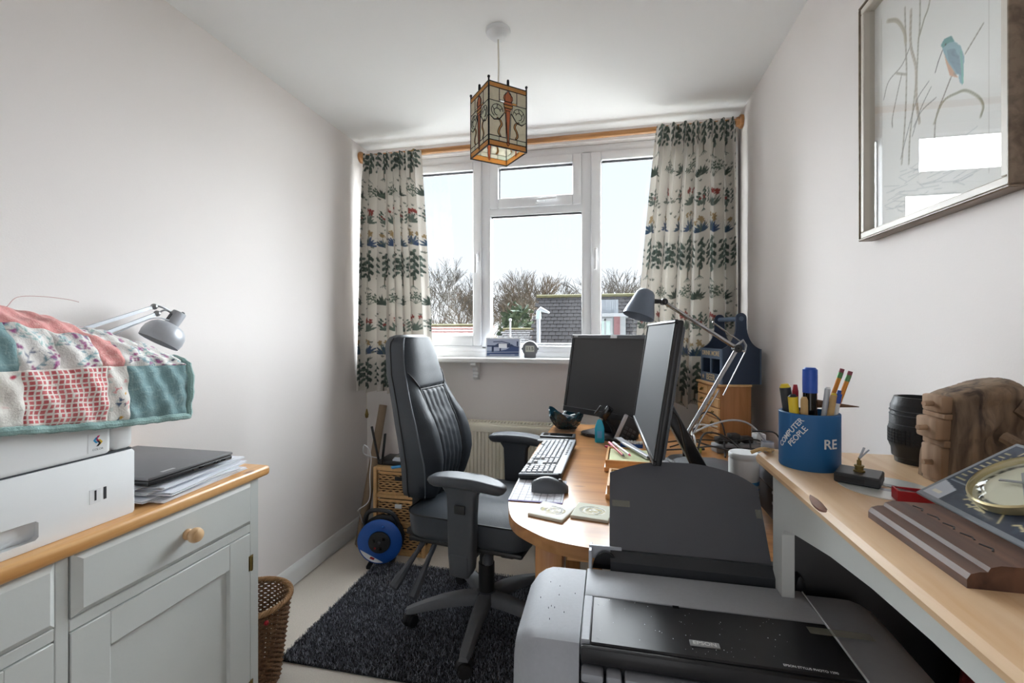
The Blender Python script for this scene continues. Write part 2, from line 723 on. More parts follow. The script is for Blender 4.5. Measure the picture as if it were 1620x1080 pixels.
m = rectframe(WX0, WX1, WZ0 + 0.02, WZ1, 0.06, 0.06, 0.05, 0.052, FY0, FY1)
m.b2((-0.775, FY0, 1.12), (-0.719, FY1, 2.30), 0.005)
m.b2((-0.166, FY0, 1.12), (-0.110, FY1, 2.30), 0.005)
m.b2((-0.730, FY0, 1.946), (-0.155, FY1, 1.992), 0.005)
m.build('window_frame', 'upvc', win)


def bead(x0, x1, z0, z1, par):
    rectframe(x0 - 0.012, x1 + 0.012, z0 - 0.012, z1 + 0.012, 0.012, 0.012, 0.012, 0.012, FY0 + 0.002, FY0 + 0.03, 0.003).build('glazing_bead', 'upvc', par)
    rectframe(x0 - 0.001, x1 + 0.001, z0 - 0.001, z1 + 0.001, 0.004, 0.004, 0.004, 0.004, FY0 + 0.028, FY0 + 0.034, 0).build('gasket', 'gasket', par)


def pane(x0, x1, z0, z1):
    MB().b2((x0 - 0.01, FY0 + 0.034, z0 - 0.01), (x1 + 0.01, FY0 + 0.038, z1 + 0.01)).build('pane', 'window_glass', win)


def sash(x0, x1, z0, z1, fw, fb=None, ft=None):
    fb = fb or fw
    ft = ft or fw
    s = rectframe(x0, x1, z0, z1, fw, fw, fb, ft, FY0 - 0.014, FY1 - 0.012, 0.007).build('sash', 'upvc', win)
    bead(x0 + fw, x1 - fw, z0 + fb, z1 - ft, s)
    pane(x0 + fw, x1 - fw, z0 + fb, z1 - ft)
    return s


s1 = sash(-1.405, -0.775, 1.155, 2.287, 0.053, 0.066, 0.05)
s2 = sash(-0.110, 0.535, 1.155, 2.287, 0.057, 0.066, 0.05)
s3 = sash(-0.719, -0.166, 1.990, 2.287, 0.052, 0.062, 0.05)
bead(-0.719, -0.166, 1.173, 1.946, win)
pane(-0.719, -0.166, 1.173, 1.946)


def handle(par, x, z, ang):
    h = MB()
    h.box((0, 0, 0), (0.026, 0.012, 0.055), None, 0.004)
    h.cyl((0, -0.004, 0.008), (0, -0.032, 0.008), 0.008, n=12)
    h.box((0, -0.034, -0.045), (0.017, 0.010, 0.115), None, 0.004)
    o = h.build('handle', 'upvc', par)
    o.location = (x, FY0 - 0.020, z)
    o.rotation_euler = (0, ang, 0)


handle(s1, -0.800, 1.70, 0)
handle(s2, -0.086, 1.70, 0)
handle(s3, -0.41, 2.020, R(-93))
m = MB().b2((WX0 - 0.02, 2.565, 1.058), (WX1 + 0.03, 2.72, 1.088), 0.008, 3)
structure(m.build('trim_2', 'white_gloss'))
m = MB().b2((WX0, 2.68, 1.087), (WX1, 2.71, 1.118), 0.005)
m.b2((WX0, 2.69, 1.117), (WX1, 2.71, 1.14), 0.003)
m.build('sill_upstand', 'upvc', win)
m = MB().b2((WX0, YB + 0.12, 1.04), (WX1, YB + 0.33, 1.08), 0.01)
m.build('outer_sill', 'upvc', win)
# little moulded bracket under the sill
br = thing('sill_bracket', 'small moulded white bracket under the windowsill', 'bracket', (-0.79, YB, 0.0))
prof = [(0, 1.058), (-0.085, 1.058), (-0.085, 1.045), (-0.07, 1.035), (-0.045, 1.03), (-0.045, 1.01), (-0.03, 1.0), (-0.03, 0.985), (-0.042, 0.98), (-0.042, 0.968), (-0.015, 0.955), (0, 0.95)]
MB().prism([(p[0], p[1]) for p in prof], -0.016, 0.016, Matrix(((0, 0, 1, 0), (1, 0, 0, 0), (0, 1, 0, 0), (0, 0, 0, 1))), 0.002).build('bracket_body', 'white_gloss', br)

# ------------------------------------------------------------------ outdoors
pm('bounce_ground', '#c4c1b6', 0.95, ns=0.6, na=0.3)  # unseen ground made pale to bounce daylight up onto the ceiling
pm('roof_tile', '#343132', 0.9, ns=5, na=0.22)
pm('roof_tile_red', '#8f5f59', 0.9, ns=5, na=0.2)
pm('ridge_moss', '#7b7755', 0.9, ns=9, na=0.3)
pm('brick_wall', '#9a8375', 0.9, ns=12, na=0.2)
pm('bark', '#4a453e', 0.9, ns=4, na=0.25)
pm('bark_warm', '#5f5447', 0.9, ns=4, na=0.25)
pm('evergreen', '#3f4f3b', 0.9, ns=3, na=0.35)
pm('dormer_white', '#a3a7aa', 0.6, ns=6, na=0.04)
pm('post_white', '#b4b8bd', 0.5, ns=8, na=0.04)
structure(MB().b2((-70, 3.1, -3.1), (60, 90, -2.9)).build('ground', 'bounce_ground'))
# the outer face of this house, below the window
tree_rng = random.Random(3)


def roof_house(name, label, x0, x1, ye, ze, yr, zr, rows, matr, eaves_to=-2.9):
    h = thing(name, label, 'house', ((x0 + x1) / 2, ye, -2.9))
    ox, oy, oz = h.location
    MB().b2((x0 + 0.15 - ox, 0.25, 0), (x1 - 0.15 - ox, 2 * (yr - ye) - 0.25, ze + 2.85)).build('wall', 'brick_wall', h)
    pts = [(0.1, ze + 2.82), (yr - ye, zr + 2.86), (2 * (yr - ye) - 0.1, ze + 2.82)]
    MB().prism(pts, x0 - ox + 0.05, x1 - ox - 0.05, Matrix(((0, 0, 1, 0), (1, 0, 0, 0), (0, 1, 0, 0), (0, 0, 0, 1)))).build('roof', 'brick_wall', h)
    sl = Vector((0, yr - ye, zr - ze))
    L = sl.length
    a = math.atan2(zr - ze, yr - ye)
    ch = L / rows
    tw = 0.17
    me = MB()
    nt_ = int((x1 - x0) / tw)
    for i in range(nt_):
        me.box((x0 - ox + (i + 0.5) * (x1 - x0) / nt_, 0, 0), ((x1 - x0) / nt_ - 0.012, ch * 1.15, 0.03))
    mesh = me.mesh('tile_course')
    for r in range(rows):
        p = Vector((0, 0, ze + 2.9)) + sl * ((r + 0.5) / rows)
        minst(mesh, matr, 'tile_course', h, T((tw * 0.5 if r % 2 else 0), p.y, p.z) @ Matrix.Rotation(a - 0.06, 4, 'X'))
    MB().cyl((x0 - ox, yr - ye, zr + 2.9), (x1 - ox, yr - ye, zr + 2.9), 0.06, n=8).build('ridge', 'ridge_moss', h)
    return h


hs = roof_house('house', 'neighbouring house with a brown tiled roof and mossy ridge outside the window', -2.08, 4.4, 10.9, 0.35, 13.0, 2.25, 19, 'roof_tile')
ox, oy, oz = hs.location
d = MB()
d.b2((-0.45 - ox, 10.95 - oy, 1.0 + 2.9), (0.35 - ox, 12.4 - oy, 1.62 + 2.9))
d.build('dormer', 'dormer_white', hs)
wp = MB().b2((-0.50 - ox, 10.86 - oy, 1.60 + 2.9), (0.42 - ox, 12.6 - oy, 1.68 + 2.9)).build('dormer_roof', 'post_white', hs)
m_ = rectframe(-0.30 - ox, 0.05 - ox, 1.02 + 2.9, 1.56 + 2.9, 0.05, 0.05, 0.05, 0.06, 10.90 - oy, 10.96 - oy, 0)
m_.b2((-0.14 - ox, 10.9 - oy, 1.05 + 2.9), (-0.10 - ox, 10.96 - oy, 1.55 + 2.9))
m_.build('dormer_window', 'dormer_white', hs)
pm('far_pane', '#b9cfca', 0.15, ns=3, na=0.2)
pm('maroon_board', '#8d6366', 0.7)
MB().b2((-0.27 - ox, 10.925 - oy, 1.05 + 2.9), (-0.13 - ox, 10.94 - oy, 1.52 + 2.9)).build('dormer_pane', 'far_pane', hs)
MB().b2((-0.11 - ox, 10.925 - oy, 1.05 + 2.9), (0.02 - ox, 10.94 - oy, 1.52 + 2.9)).build('dormer_pane', 'far_pane', hs)
MB().b2((0.08 - ox, 10.91 - oy, 1.02 + 2.9), (0.22 - ox, 10.95 - oy, 1.6 + 2.9)).build('dormer_board', 'maroon_board', hs)
# louvred skylight blind above the dormer
m_ = MB()
for i in range(9):
    m_.b2((-0.27 - ox + i * 0.05, 12.02 - oy, 1.70 + 2.9), (-0.27 - ox + i * 0.05 + 0.042, 12.10 - oy, 2.06 + 2.9))
m_.b2((-0.29 - ox, 12.06 - oy, 1.69 + 2.9), (0.20 - ox, 12.14 - oy, 2.08 + 2.9))
m_.build('louvre', 'dormer_white', hs)
roof_house('bungalow', 'low house with a pinkish red tiled roof seen under the left pane', -5.6, -2.55, 8.0, 0.98, 9.6, 1.36, 6, 'roof_tile_red')
roof_house('garage', 'small grey-roofed garage beyond the middle pane', -3.6, -2.2, 14.0, 0.9, 15.2, 1.32, 6, 'roof_tile')
lp = thing('street_lamp', 'white street lamp post standing in front of the brown roof', 'lamp', (-1.403, 9.0, -2.9))
MB().cyl((0, 0, 0), (0, 0, 4.45), 0.045, 0.04, 10).build('post', 'post_white', lp)
MB().cyl((0, 0, 4.4), (0, 0, 4.56), 0.055, 0.05, 10).build('collar', 'far_pane', lp)
MB().tube([(0, 0, 4.55), (0.04, 0, 4.60), (0.22, -0.02, 4.52)], [0.04, 0.05, 0.02], 8).build('lantern', 'post_white', lp)
lq = thing('street_lamp', 'thin distant white post beside the evergreen bush', 'lamp', (-2.95, 13.4, -2.9))
MB().cyl((0, 0, 0), (0, 0, 4.45), 0.035, 0.03, 6).build('post', 'post_white', lq)
MB().ball((0, 0, 4.5), 0.05, 8).build('lantern', 'post_white', lq)


def bare_tree(label, x, y, h, spread, mat, seed, mult=1.0):
    rg = random.Random(seed)
    t = thing('bare_tree', label, 'tree', (x, y, -2.9), group='bare trees beyond the garden')
    tr, tw = MB(), MB()

    def grow(p, d, L, r, dep):
        q = p + d * L
        mid = (p + q) / 2 + Vector((rg.uniform(-1, 1), rg.uniform(-1, 1), 0)) * L * 0.05
        (tr if dep > 4 else tw).tube([p, mid, q], [r, r * 0.85, r * 0.68], 5 if dep > 4 else 3)
        if dep == 0:
            return
        for k in range(3 if dep > 1 else 4):
            a = rg.uniform(0, 2 * PI)
            e = (d + Vector((math.cos(a), math.sin(a), rg.uniform(-0.1, 0.5))) * rg.uniform(0.35, 0.75) * spread).normalized()
            grow(p + d * L * rg.uniform(0.65, 1.0), e, L * rg.uniform(0.68, 0.86), max(0.011, r * 0.58), dep - 1)
    grow(Vector((0, 0, 0)), Vector((rg.uniform(-0.05, 0.05), 0, 1)).normalized(), h * 0.34, h * 0.018 * mult, 6)
    tr.build('trunk', mat, t)
    tw.build('twigs', mat, t)['kind'] = 'stuff'


bare_tree('leftmost bare tree behind the left pane', -10.6, 25, 6.6, 1.0, 'bark', 11)
bare_tree('bare tree in the middle of the left pane, dense dark twigs', -8.9, 24, 6.8, 1.0, 'bark', 12)
bare_tree('bare tree at the right edge of the left pane', -7.7, 26, 6.9, 1.1, 'bark_warm', 13)
bare_tree('bare tree at the left of the middle pane', -6.5, 25, 6.4, 1.1, 'bark_warm', 14)
bare_tree('tall bare tree left of the brown roof', -5.0, 25, 7.0, 0.9, 'bark_warm', 15)
bare_tree('bare tree crown rising behind the roof ridge', -3.2, 24, 7.0, 1.0, 'bark', 16)
bare_tree('bare twigs above the roof in the right pane', 0.4, 25, 7.1, 0.9, 'bark', 17)
bare_tree('low bare tree between the two left trees', -9.8, 20, 5.4, 1.3, 'bark_warm', 18)
bare_tree('low brown bare tree under the middle pane trees', -5.9, 18, 4.7, 1.4, 'bark_warm', 19)


def bush(label, x, y, z, rx, rz, seed, mat='evergreen'):
    rg = random.Random(seed)
    m = MB()
    t = thing('bush', label, 'bush', (x, y, -2.9))
    for i in range(420):
        a, b_ = rg.uniform(0, 2 * PI), math.acos(rg.uniform(-1, 1))
        rr = rg.uniform(0.6, 1.0)
        c = Vector((rx * rr * math.sin(b_) * math.cos(a), rx * rr * math.sin(b_) * math.sin(a), z + 2.9 + rz * rr * math.cos(b_)))
        v = [m.bm.verts.new(c + Vector((rg.uniform(-1, 1), rg.uniform(-1, 1), rg.uniform(-1, 1))) * 0.2) for _ in range(3)]
        m.bm.faces.new(v)
    m.build('foliage', mat, t)['kind'] = 'stuff'
    MB().cyl((0, 0, 0), (0, 0, z + 2.9), 0.12, 0.06, 6).build('stem', 'bark', t)


bush('dark evergreen bush growing left of the brown roof', -3.55, 17.5, 1.35, 0.75, 1.0, 5)
bush('grey hedge along the left pane bottom', -8.6, 19, 0.6, 1.8, 1.0, 6, 'bark_warm')
bush('grey hedge under the middle pane', -6.3, 16, 0.3, 1.9, 0.9, 8, 'bark_warm')

# ------------------------------------------------------------------ curtain pole
RY, RZ_ = 2.575, 2.332
cp = thing('curtain_pole', 'turned pine curtain pole running above the window', 'curtain pole', (0, RY, RZ_))
MB().cyl((XL + 0.02, 0, -0.006), (XR - 0.02, 0, 0.006), 0.0165, n=16).build('pole', 'pole_wood', cp)
for x, s in ((XL, 1), (XR, -1)):
    z = -0.006 if s > 0 else 0.006
    MB().lathe([(0.034, 0), (0.036, 0.006), (0.034, 0.014), (0.027, 0.018), (0.023, 0.03)], 20, T(x, 0, z) @ Matrix.Rotation(R(90) * s, 4, 'Y')).build('end_socket', 'pole_wood', cp)
for x in (-1.17, 0.45):
    m = MB().b2((-0.007, 0, 0.010), (0.007, 0.082, 0.022), 0.002)
    m.tube([(0, 0.019 * math.cos(a), 0.019 * math.sin(a)) for a in [R(q) for q in range(-200, 60, 20)]], 0.004, 6)
    m.build('pole_bracket', 'brass', cp, loc=(x, 0, 0))

# ------------------------------------------------------------------ curtains
vcolmat('curtain_print', 0.9, bump=0.25, bs=700, sheen=0.1, trans=0.06, spec=0.2)
GREEN, DGREEN, BLUEF, REDF, TAN = '#66726a', '#4e5a52', '#4b5d7c', '#93453f', '#a48c66'


def tree_motif(cv, x, y, s, rg, col=None):
    """small tree: evenly spread herringbone leaves in a round crown on a short trunk"""
    cv.line([(x, y - 0.004 * s), (x, y + 0.05 * s)], 0.005 * s, '#6a6252')
    for k in range(-2, 3):
        cv.line([(x, y + 0.002), (x + k * 0.008 * s, y - 0.014 * s)], 0.003, col or GREEN)
    cy, rx, ry = y + 0.088 * s, 0.056 * s, 0.060 * s
    st = 0.0175 * s
    for j in range(-5, 6):
        for i in range(-4, 5):
            px_, py_ = x + (i + 0.5 * (j % 2)) * st * 1.05, cy + j * st * 0.82
            if ((px_ - x) / rx) ** 2 + ((py_ - cy) / ry) ** 2 > 1.0:
                continue
            a = R(90) - (px_ - x) / rx * 0.9 + (0.55 if (i + j) % 2 else -0.55)
            cv.leaf(px_, py_ - 0.009 * s, 0.0225 * s, 0.0120 * s, a, col or (GREEN if rg.random() < 0.45 else DGREEN))


def tuft(cv, x, y, s, rg, col, fl=None, n=7):
    for k in range(n):
        a = R(90) + (k - (n - 1) / 2) * R(20) + rg.uniform(-0.1, 0.1)
        cv.leaf(x, y, 0.06 * s * rg.uniform(0.75, 1.1), 0.012 * s, a, col)
    if fl:
        for k in range(4):
            fx, fy = x + rg.uniform(-0.035, 0.035) * s, y + rg.uniform(0.058, 0.085) * s
            cv.line([(x, y), (fx, fy)], 0.003, GREEN)
            for q in range(5):
                a = q * 2 * PI / 5 + rg.random()
                cv.ell(fx + 0.008 * s * math.cos(a), fy + 0.008 * s * math.sin(a), 0.0065 * s, 0.0045 * s, a, fl)


def sprig(cv, x, y, s, rg, col):
    for k in range(5):
        a = R(90) + (k - 2) * R(28)
        L = 0.06 * s
        cv.line([(x, y), (x + math.cos(a) * L, y + math.sin(a) * L)], 0.003, col)
        for q in (2, 3, 4):
            for sd in (-1, 1):
                cv.leaf(x + math.cos(a) * L * q / 4, y + math.sin(a) * L * q / 4, 0.017 * s, 0.008 * s, a + sd * 0.7, col)


def curtain_canvas(W_, H_, res, seed, y_tree):
    cv = Canvas(W_, H_, res, '#ddd8d0')
    rg = random.Random(seed)
    per, cw = 0.64, 0.140
    nc = int(W_ / cw) + 2
    for c_ in range(nc):
        x = (c_ + 0.2) * cw
        odd = c_ % 2
        for k in range(-2, 2):
            y0 = y_tree + k * per
            if odd:
                tree_motif(cv, x, y0 - 0.095, 1.42, rg)
                sprig(cv, x + 0.01, y0 - 0.20, 1.0, rg, '#5f6d61')
                tuft(cv, x, y0 - 0.36, 1.0, rg, GREEN, REDF)
                tuft(cv, x, y0 - 0.49, 1.0, rg, BLUEF, TAN, 9)
            else:
                tree_motif(cv, x, y0 - 0.085, 1.25, rg)
                tuft(cv, x - 0.01, y0 - 0.205, 0.95, rg, DGREEN, None, 9)
                tree_motif(cv, x + 0.01, y0 - 0.385, 0.72, rg, '#56655c')
                tuft(cv, x, y0 - 0.36, 0.5, rg, GREEN, REDF)
                tuft(cv, x, y0 - 0.50, 0.9, rg, '#44596e', TAN, 9)
            for q in range(16):
                sx_, sy_ = x + rg.uniform(-0.08, 0.08), y0 - rg.uniform(0.1, 0.6)
                for a in (0.9, 1.57, 2.2):
                    cv.leaf(sx_, sy_, 0.014, 0.006, a, '#7c8077')
    return cv


def curtain(label, ztop, zbot, xl, xr, yc, nf, amp, seed, ytree, flat_side, deep=None):
    """xl/xr: (top, bottom) edges; nf folds; flat_side -1/1 = leading edge hanging flat"""
    nu, nv = 430, 480
    rg = np.random.RandomState(seed)
    u = np.linspace(0, 1, nu)
    v = np.linspace(0, 1, nv)
    U, V = np.meshgrid(u, v)
    ex = 0.85
    XLv = xl[0] + (xl[1] - xl[0]) * V ** ex
    XRv = xr[0] + (xr[1] - xr[0]) * V ** ex
    # uneven fold phase
    kn = np.cumsum(np.concatenate([[0], rg.uniform(0.65, 1.35, nf)]))
    ph = np.interp(U, kn / kn[-1], np.arange(nf + 1)) * 2 * PI + 0.25 * np.sin(3 * V + 2 * U)
    am = np.interp(U, np.linspace(0, 1, nf + 1), rg.uniform(0.7, 1.25, nf + 1))
    if deep is not None:
        am = am + 0.9 * np.exp(-((U - deep) / 0.05) ** 2)
    fl = np.clip((1 - U) / 0.17, 0, 1) if flat_side > 0 else np.clip(U / 0.17, 0, 1)
    fl = fl ** 0.7
    g = np.clip(1 - (V * (ztop - zbot) - 0.02) / 0.16, 0, 1)
    g = g * g * (3 - 2 * g)
    s = np.sin(ph)
    fold = 1 - 2.0 * np.abs(np.sin(ph * 0.5)) ** 1.15
    pl = np.sin(U * 2 * PI * nf * 2.6 + 1.3 * np.sin(U * 9)) * (0.75 + 0.25 * np.sin(U * 23))
    growa = 0.75 + 0.35 * V
    Y = yc + fl * ((1 - g) * amp * am * fold * growa + g * (0.009 * pl + 0.4 * amp * fold))
    X = XLv + (XRv - XLv) * U + fl * (1 - 0.6 * g) * 0.20 * (XRv - XLv) / nf * np.sin(ph)
    Z = ztop - V * (ztop - zbot) + 0.006 * np.sin(ph * 0.5) * V + 0.004 * pl * (1 - V) * (V < 0.02)
    P = np.stack([X, Y, Z], -1)
    j = nv // 2
    arc = np.concatenate([[0], np.cumsum(np.hypot(np.diff(X[j]), np.diff(Y[j])))])
    arc = arc / 1.7
    Wf = arc[-1]
    cv = curtain_canvas(Wf, ztop - zbot, 0.0022, seed, ytree - zbot)
    ci = np.clip((arc / cv.r).round().astype(int), 0, cv.nx - 1)
    cj = np.clip(((ztop - zbot) * (1 - v) / cv.r).round().astype(int), 0, cv.ny - 1)
    col = cv.a[np.ix_(cj, ci)]
    root = thing('curtain', label, 'curtain', (0, 0, 0))
    o = npgrid('fabric', P, col, 'curtain_print', root)
    # heading tape and hooks
    hk = MB()
    for k in range(9):
        x = xl[0] + (xr[0] - xl[0]) * (k + 0.5) / 9
        hk.tube([(x, yc + 0.012, ztop - 0.03), (x, yc + 0.012, ztop - 0.004), (x, RY, RZ_ - 0.0165)], 0.0016, 5)
    hk.build('hooks', 'brass', root)
    return root


curtain('leaf-printed cream curtain at the left side of the window', 2.308, 0.885, (-1.462, -1.495), (-1.085, -1.0), 2.496, 8, 0.052, 21, 2.245, 1)
curtain('leaf-printed cream curtain at the right side of the window', 2.318, 0.862, (0.238, 0.105), (0.622, 0.640), 2.482, 7, 0.066, 33, 2.255, -1, deep=0.70)

# cord with turned acorn pull in the left corner
ac = thing('blind_cord', 'thin cord with a dark acorn pull hanging below the left curtain', 'cord', (-1.495, 2.60, 0.70))
MB().tube([(0, 0, 0.055), (0.003, 0, 0.4), (0, -0.02, 1.6)], 0.0016, 5).build('cord', 'cream_card', ac)
MB().lathe([(0.003, 0), (0.009, 0.004), (0.0105, 0.018), (0.012, 0.022), (0.009, 0.03), (0.006, 0.045), (0.003, 0.058)], 12).build('acorn', 'brass', ac)

# ------------------------------------------------------------------ pendant lamp
def glassmat(name, col):
    m = bpy.data.materials.new(name)
    m.use_nodes = True
    n = m.node_tree
    b = n.nodes['Principled BSDF']
    t = n.nodes.new('ShaderNodeTexCoord')
    no = n.nodes.new('ShaderNodeTexNoise')
    no.inputs['Scale'].default_value = 35
    no.inputs['Distortion'].default_value = 1.5
    n.links.new(t.outputs['Object'], no.inputs['Vector'])
    mx = n.nodes.new('ShaderNodeMix')
    mx.data_type = 'RGBA'
    c = C(col)
    mx.inputs['A'].default_value = tuple(x * 0.85 for x in c[:3]) + (1,)
    mx.inputs['B'].default_value = tuple(min(1, x * 1.1) for x in c[:3]) + (1,)
    n.links.new(no.outputs['Fac'], mx.inputs['Factor'])
    n.links.new(mx.outputs['Result'], b.inputs['Base Color'])
    b.inputs['Roughness'].default_value = 0.18
    tr = n.nodes.new('ShaderNodeBsdfTranslucent')
    n.links.new(mx.outputs['Result'], tr.inputs[0])
    ms = n.nodes.new('ShaderNodeMixShader')
    ms.inputs[0].default_value = 0.68
    n.links.new(b.outputs[0], ms.inputs[1])
    n.links.new(tr.outputs[0], ms.inputs[2])
    n.links.new(ms.outputs[0], n.nodes['Material Output'].inputs[0])
    M[name] = m


glassmat('glass_cream', '#f2efe2')
glassmat('glass_amber', '#e8bd82')
glassmat('glass_orange', '#e29c78')
glassmat('glass_green', '#e8ebde')
pm('lead', '#23262b', 0.45, metal=0.5, ns=80, na=0.2)
pend = thing('pendant_lamp', 'stained glass lantern pendant hanging from the ceiling by a cord', 'pendant lamp', (-0.422, 1.70, 1.917), R(41.2))
MB().lathe([(0.0, 0.483), (0.047, 0.483), (0.048, 0.476), (0.045, 0.468), (0.036, 0.463), (0.030, 0.455), (0.024, 0.450), (0.010, 0.447), (0.0, 0.446)], 32).build('ceiling_rose', 'white_plastic', pend)
MB().tube([(0, 0, 0.450), (0.002, 0, 0.35), (0, 0, 0.22)], 0.003, 8).build('cord', 'cream_card', pend)
MB().lathe([(0.016, 0.14), (0.018, 0.15), (0.018, 0.19), (0.012, 0.205), (0.005, 0.225)], 16).build('lamp_holder', 'white_plastic', pend)
m = MB()
for a in (0, PI / 2):
    m.box((0, 0, 0.226), (0.150, 0.004, 0.003), RZ(a))
m.build('spider', 'lead', pend)
W2, HH = 0.079, 0.232


def scroll(s):
    """S-shaped amber sliver beside the torch handle"""
    a = spline([(0.046, 0.106, 0), (0.030, 0.098, 0), (0.024, 0.082, 0), (0.033, 0.066, 0), (0.036, 0.052, 0), (0.029, 0.040, 0)], 4)
    b_ = spline([(0.036, 0.040, 0), (0.043, 0.052, 0), (0.039, 0.068, 0), (0.031, 0.083, 0), (0.036, 0.096, 0), (0.047, 0.102, 0)], 4)
    return [(s * p.x, p.y) for p in a + b_]


cells = [
    ('glass_amber', [(-.078, .214), (0, .214), (0, .231), (-.078, .231)]), ('glass_amber', [(0, .214), (.078, .214), (.078, .231), (0, .231)]),
    ('glass_cream', [(-.078, .165), (-.037, .165), (-.037, .213), (-.078, .213)]), ('glass_cream', [(-.036, .172), (-.014, .172), (-.012, .2), (-.003, .213), (-.036, .213)]),
    ('glass_cream', [(.078, .165), (.037, .165), (.037, .213), (.078, .213)]), ('glass_cream', [(.036, .172), (.014, .172), (.012, .2), (.003, .213), (.036, .213)]),
    ('glass_cream', [(-.078, .038), (-.008, .038), (-.012, .13), (-.036, .1), (-.058, .095), (-.078, .11)]),
    ('glass_cream', [(.078, .038), (.008, .038), (.012, .13), (.036, .1), (.058, .095), (.078, .11)]),
    ('glass_green', [(-.078, .111), (-.058, .097), (-.036, .102), (-.014, .132), (-.02, .164), (-.078, .164)]),
    ('glass_green', [(.078, .111), (.058, .097), (.036, .102), (.014, .132), (.02, .164), (.078, .164)]),
    ('glass_green', [(-.078, .021), (-.038, .021), (-.038, .037), (-.078, .037)]), ('glass_cream', [(-.037, .021), (-.005, .021), (-.007, .037), (-.037, .037)]),
    ('glass_green', [(.078, .021), (.038, .021), (.038, .037), (.078, .037)]), ('glass_cream', [(.037, .021), (.005, .021), (.007, .037), (.037, .037)]),
    ('glass_amber', [(-.078, .001), (0, .001), (0, .02), (-.078, .02)]), ('glass_amber', [(0, .001), (.078, .001), (.078, .02), (0, .02)]),
]
torch = [
    ('glass_orange', [(-.014, .172), (-.019, .182), (-.017, .193), (-.006, .203), (-.001, .213), (.006, .203), (.018, .192), (.019, .182), (.014, .172)]),
    ('glass_orange', [(-.019, .160), (-.014, .171), (.014, .171), (.019, .160)]),
    ('glass_amber', [(-.015, .148), (-.019, .159), (.019, .159), (.015, .148)]),
    ('glass_orange', [(-.010, .138), (-.014, .147), (.014, .147), (.010, .138)]),
    ('glass_orange', [(-.003, .024), (-.009, .137), (.009, .137), (.003, .024)]),
    ('glass_orange', [(0, .008), (-.006, .016), (-.004, .024), (.004, .024), (.006, .016)]),
    ('glass_amber', scroll(-1)),
    ('glass_amber', scroll(1)),
]
V2 = lambda p: (p[0], 0, p[1])
lead = MB()
for _, pts in cells + torch:
    lead.tube([(p[0], -0.0016, p[1]) for p in pts], 0.0013, 5, closed=True)
for s in (-1, 1):
    for (cx, cz, r0, a0, a1) in ((0.045, .130, .024, -60, 200), (0.045, .126, .013, -90, 190)):
        lead.tube([(s * (cx + r0 * math.cos(R(a))), -0.0016, cz + r0 * math.sin(R(a))) for a in range(a0, a1, 20)], 0.0013, 5)
    for a in (20, 80, 140):
        lead.tube([(s * (.045 + .013 * math.cos(R(a))), -.0016, .126 + .013 * math.sin(R(a))), (s * (.045 + .024 * math.cos(R(a + 12))), -.0016, .130 + .024 * math.sin(R(a + 12)))], 0.0012, 5)
lead_me = lead.mesh('leading')
cell_me = []
for i, (mt, pts) in enumerate(cells + torch):
    th = 0.0010 if i < len(cells) else 0.0015
    me = MB().prism(pts, -th, th, Matrix(((1, 0, 0, 0), (0, 0, -1, 0), (0, 1, 0, 0), (0, 0, 0, 1)))).mesh('glass_piece')
    cell_me.append((me, mt))
for k in range(4):
    F_ = RZ(k * PI / 2) @ T(0, -W2, 0)
    sd = MB().b2((-W2, -0.002, -0.0015), (W2, 0.002, 0.0015)).b2((-W2, -0.002, HH - 0.0015), (W2, 0.002, HH + 0.0015)).build('shade_side', 'lead', pend)
    sd.matrix_basis = F_
    minst(lead_me, 'lead', 'leading', sd, Matrix.Identity(4))
    for me, mt in cell_me:
        minst(me, mt, 'glass_piece', sd, Matrix.Identity(4))
    q = MB().cyl((0, 0, -0.002), (0, 0, HH + 0.012), 0.0032, n=8).ball((0, 0, HH + 0.014), 0.0055, 8).build('corner_post', 'lead', pend)
    q.location = (RZ(k * PI / 2) @ Vector((W2, W2, 0)))
    q = MB().box((0, 0, HH + 0.008), (0.010, 0.006, 0.018), None, 0.002).ball((0, 0, HH + 0.018), 0.005, 8).build('clip', 'lead', pend)
    q.location = (RZ(k * PI / 2) @ Vector((0, -W2, 0)))

# ------------------------------------------------------------------ framed picture on the right wall
pic = thing('framed_picture', 'framed watercolour of a kingfisher among reeds hanging on the wall', 'picture', (XR, 1.37, 1.478))
PW, PH, FXd = 0.467, 0.615, 0.034
wood('frame_wood', '#8f7d6b', '#6b5a4b', axis=1, knots=False, rough=0.45, coat=0.1)
pm('frame_slip', '#cfc8bd', 0.45, ns=40, na=0.05)
PMX = Matrix(((0, 0, -1, 0), (-1, 0, 0, 0), (0, 1, 0, 0), (0, 0, 0, 1)))


def pframe(i, o, z0, z1):
    mm = MB()
    for lo, hi in (((-o, -o), (PW + o, i)), ((-o, PH - i), (PW + o, PH + o)), ((-o, i), (i, PH - i)), ((PW - i, i), (PW + o, PH - i))):
        mm.b2((lo[0], lo[1], z0), (hi[0], hi[1], z1), 0.002, 1, PMX)
    return mm


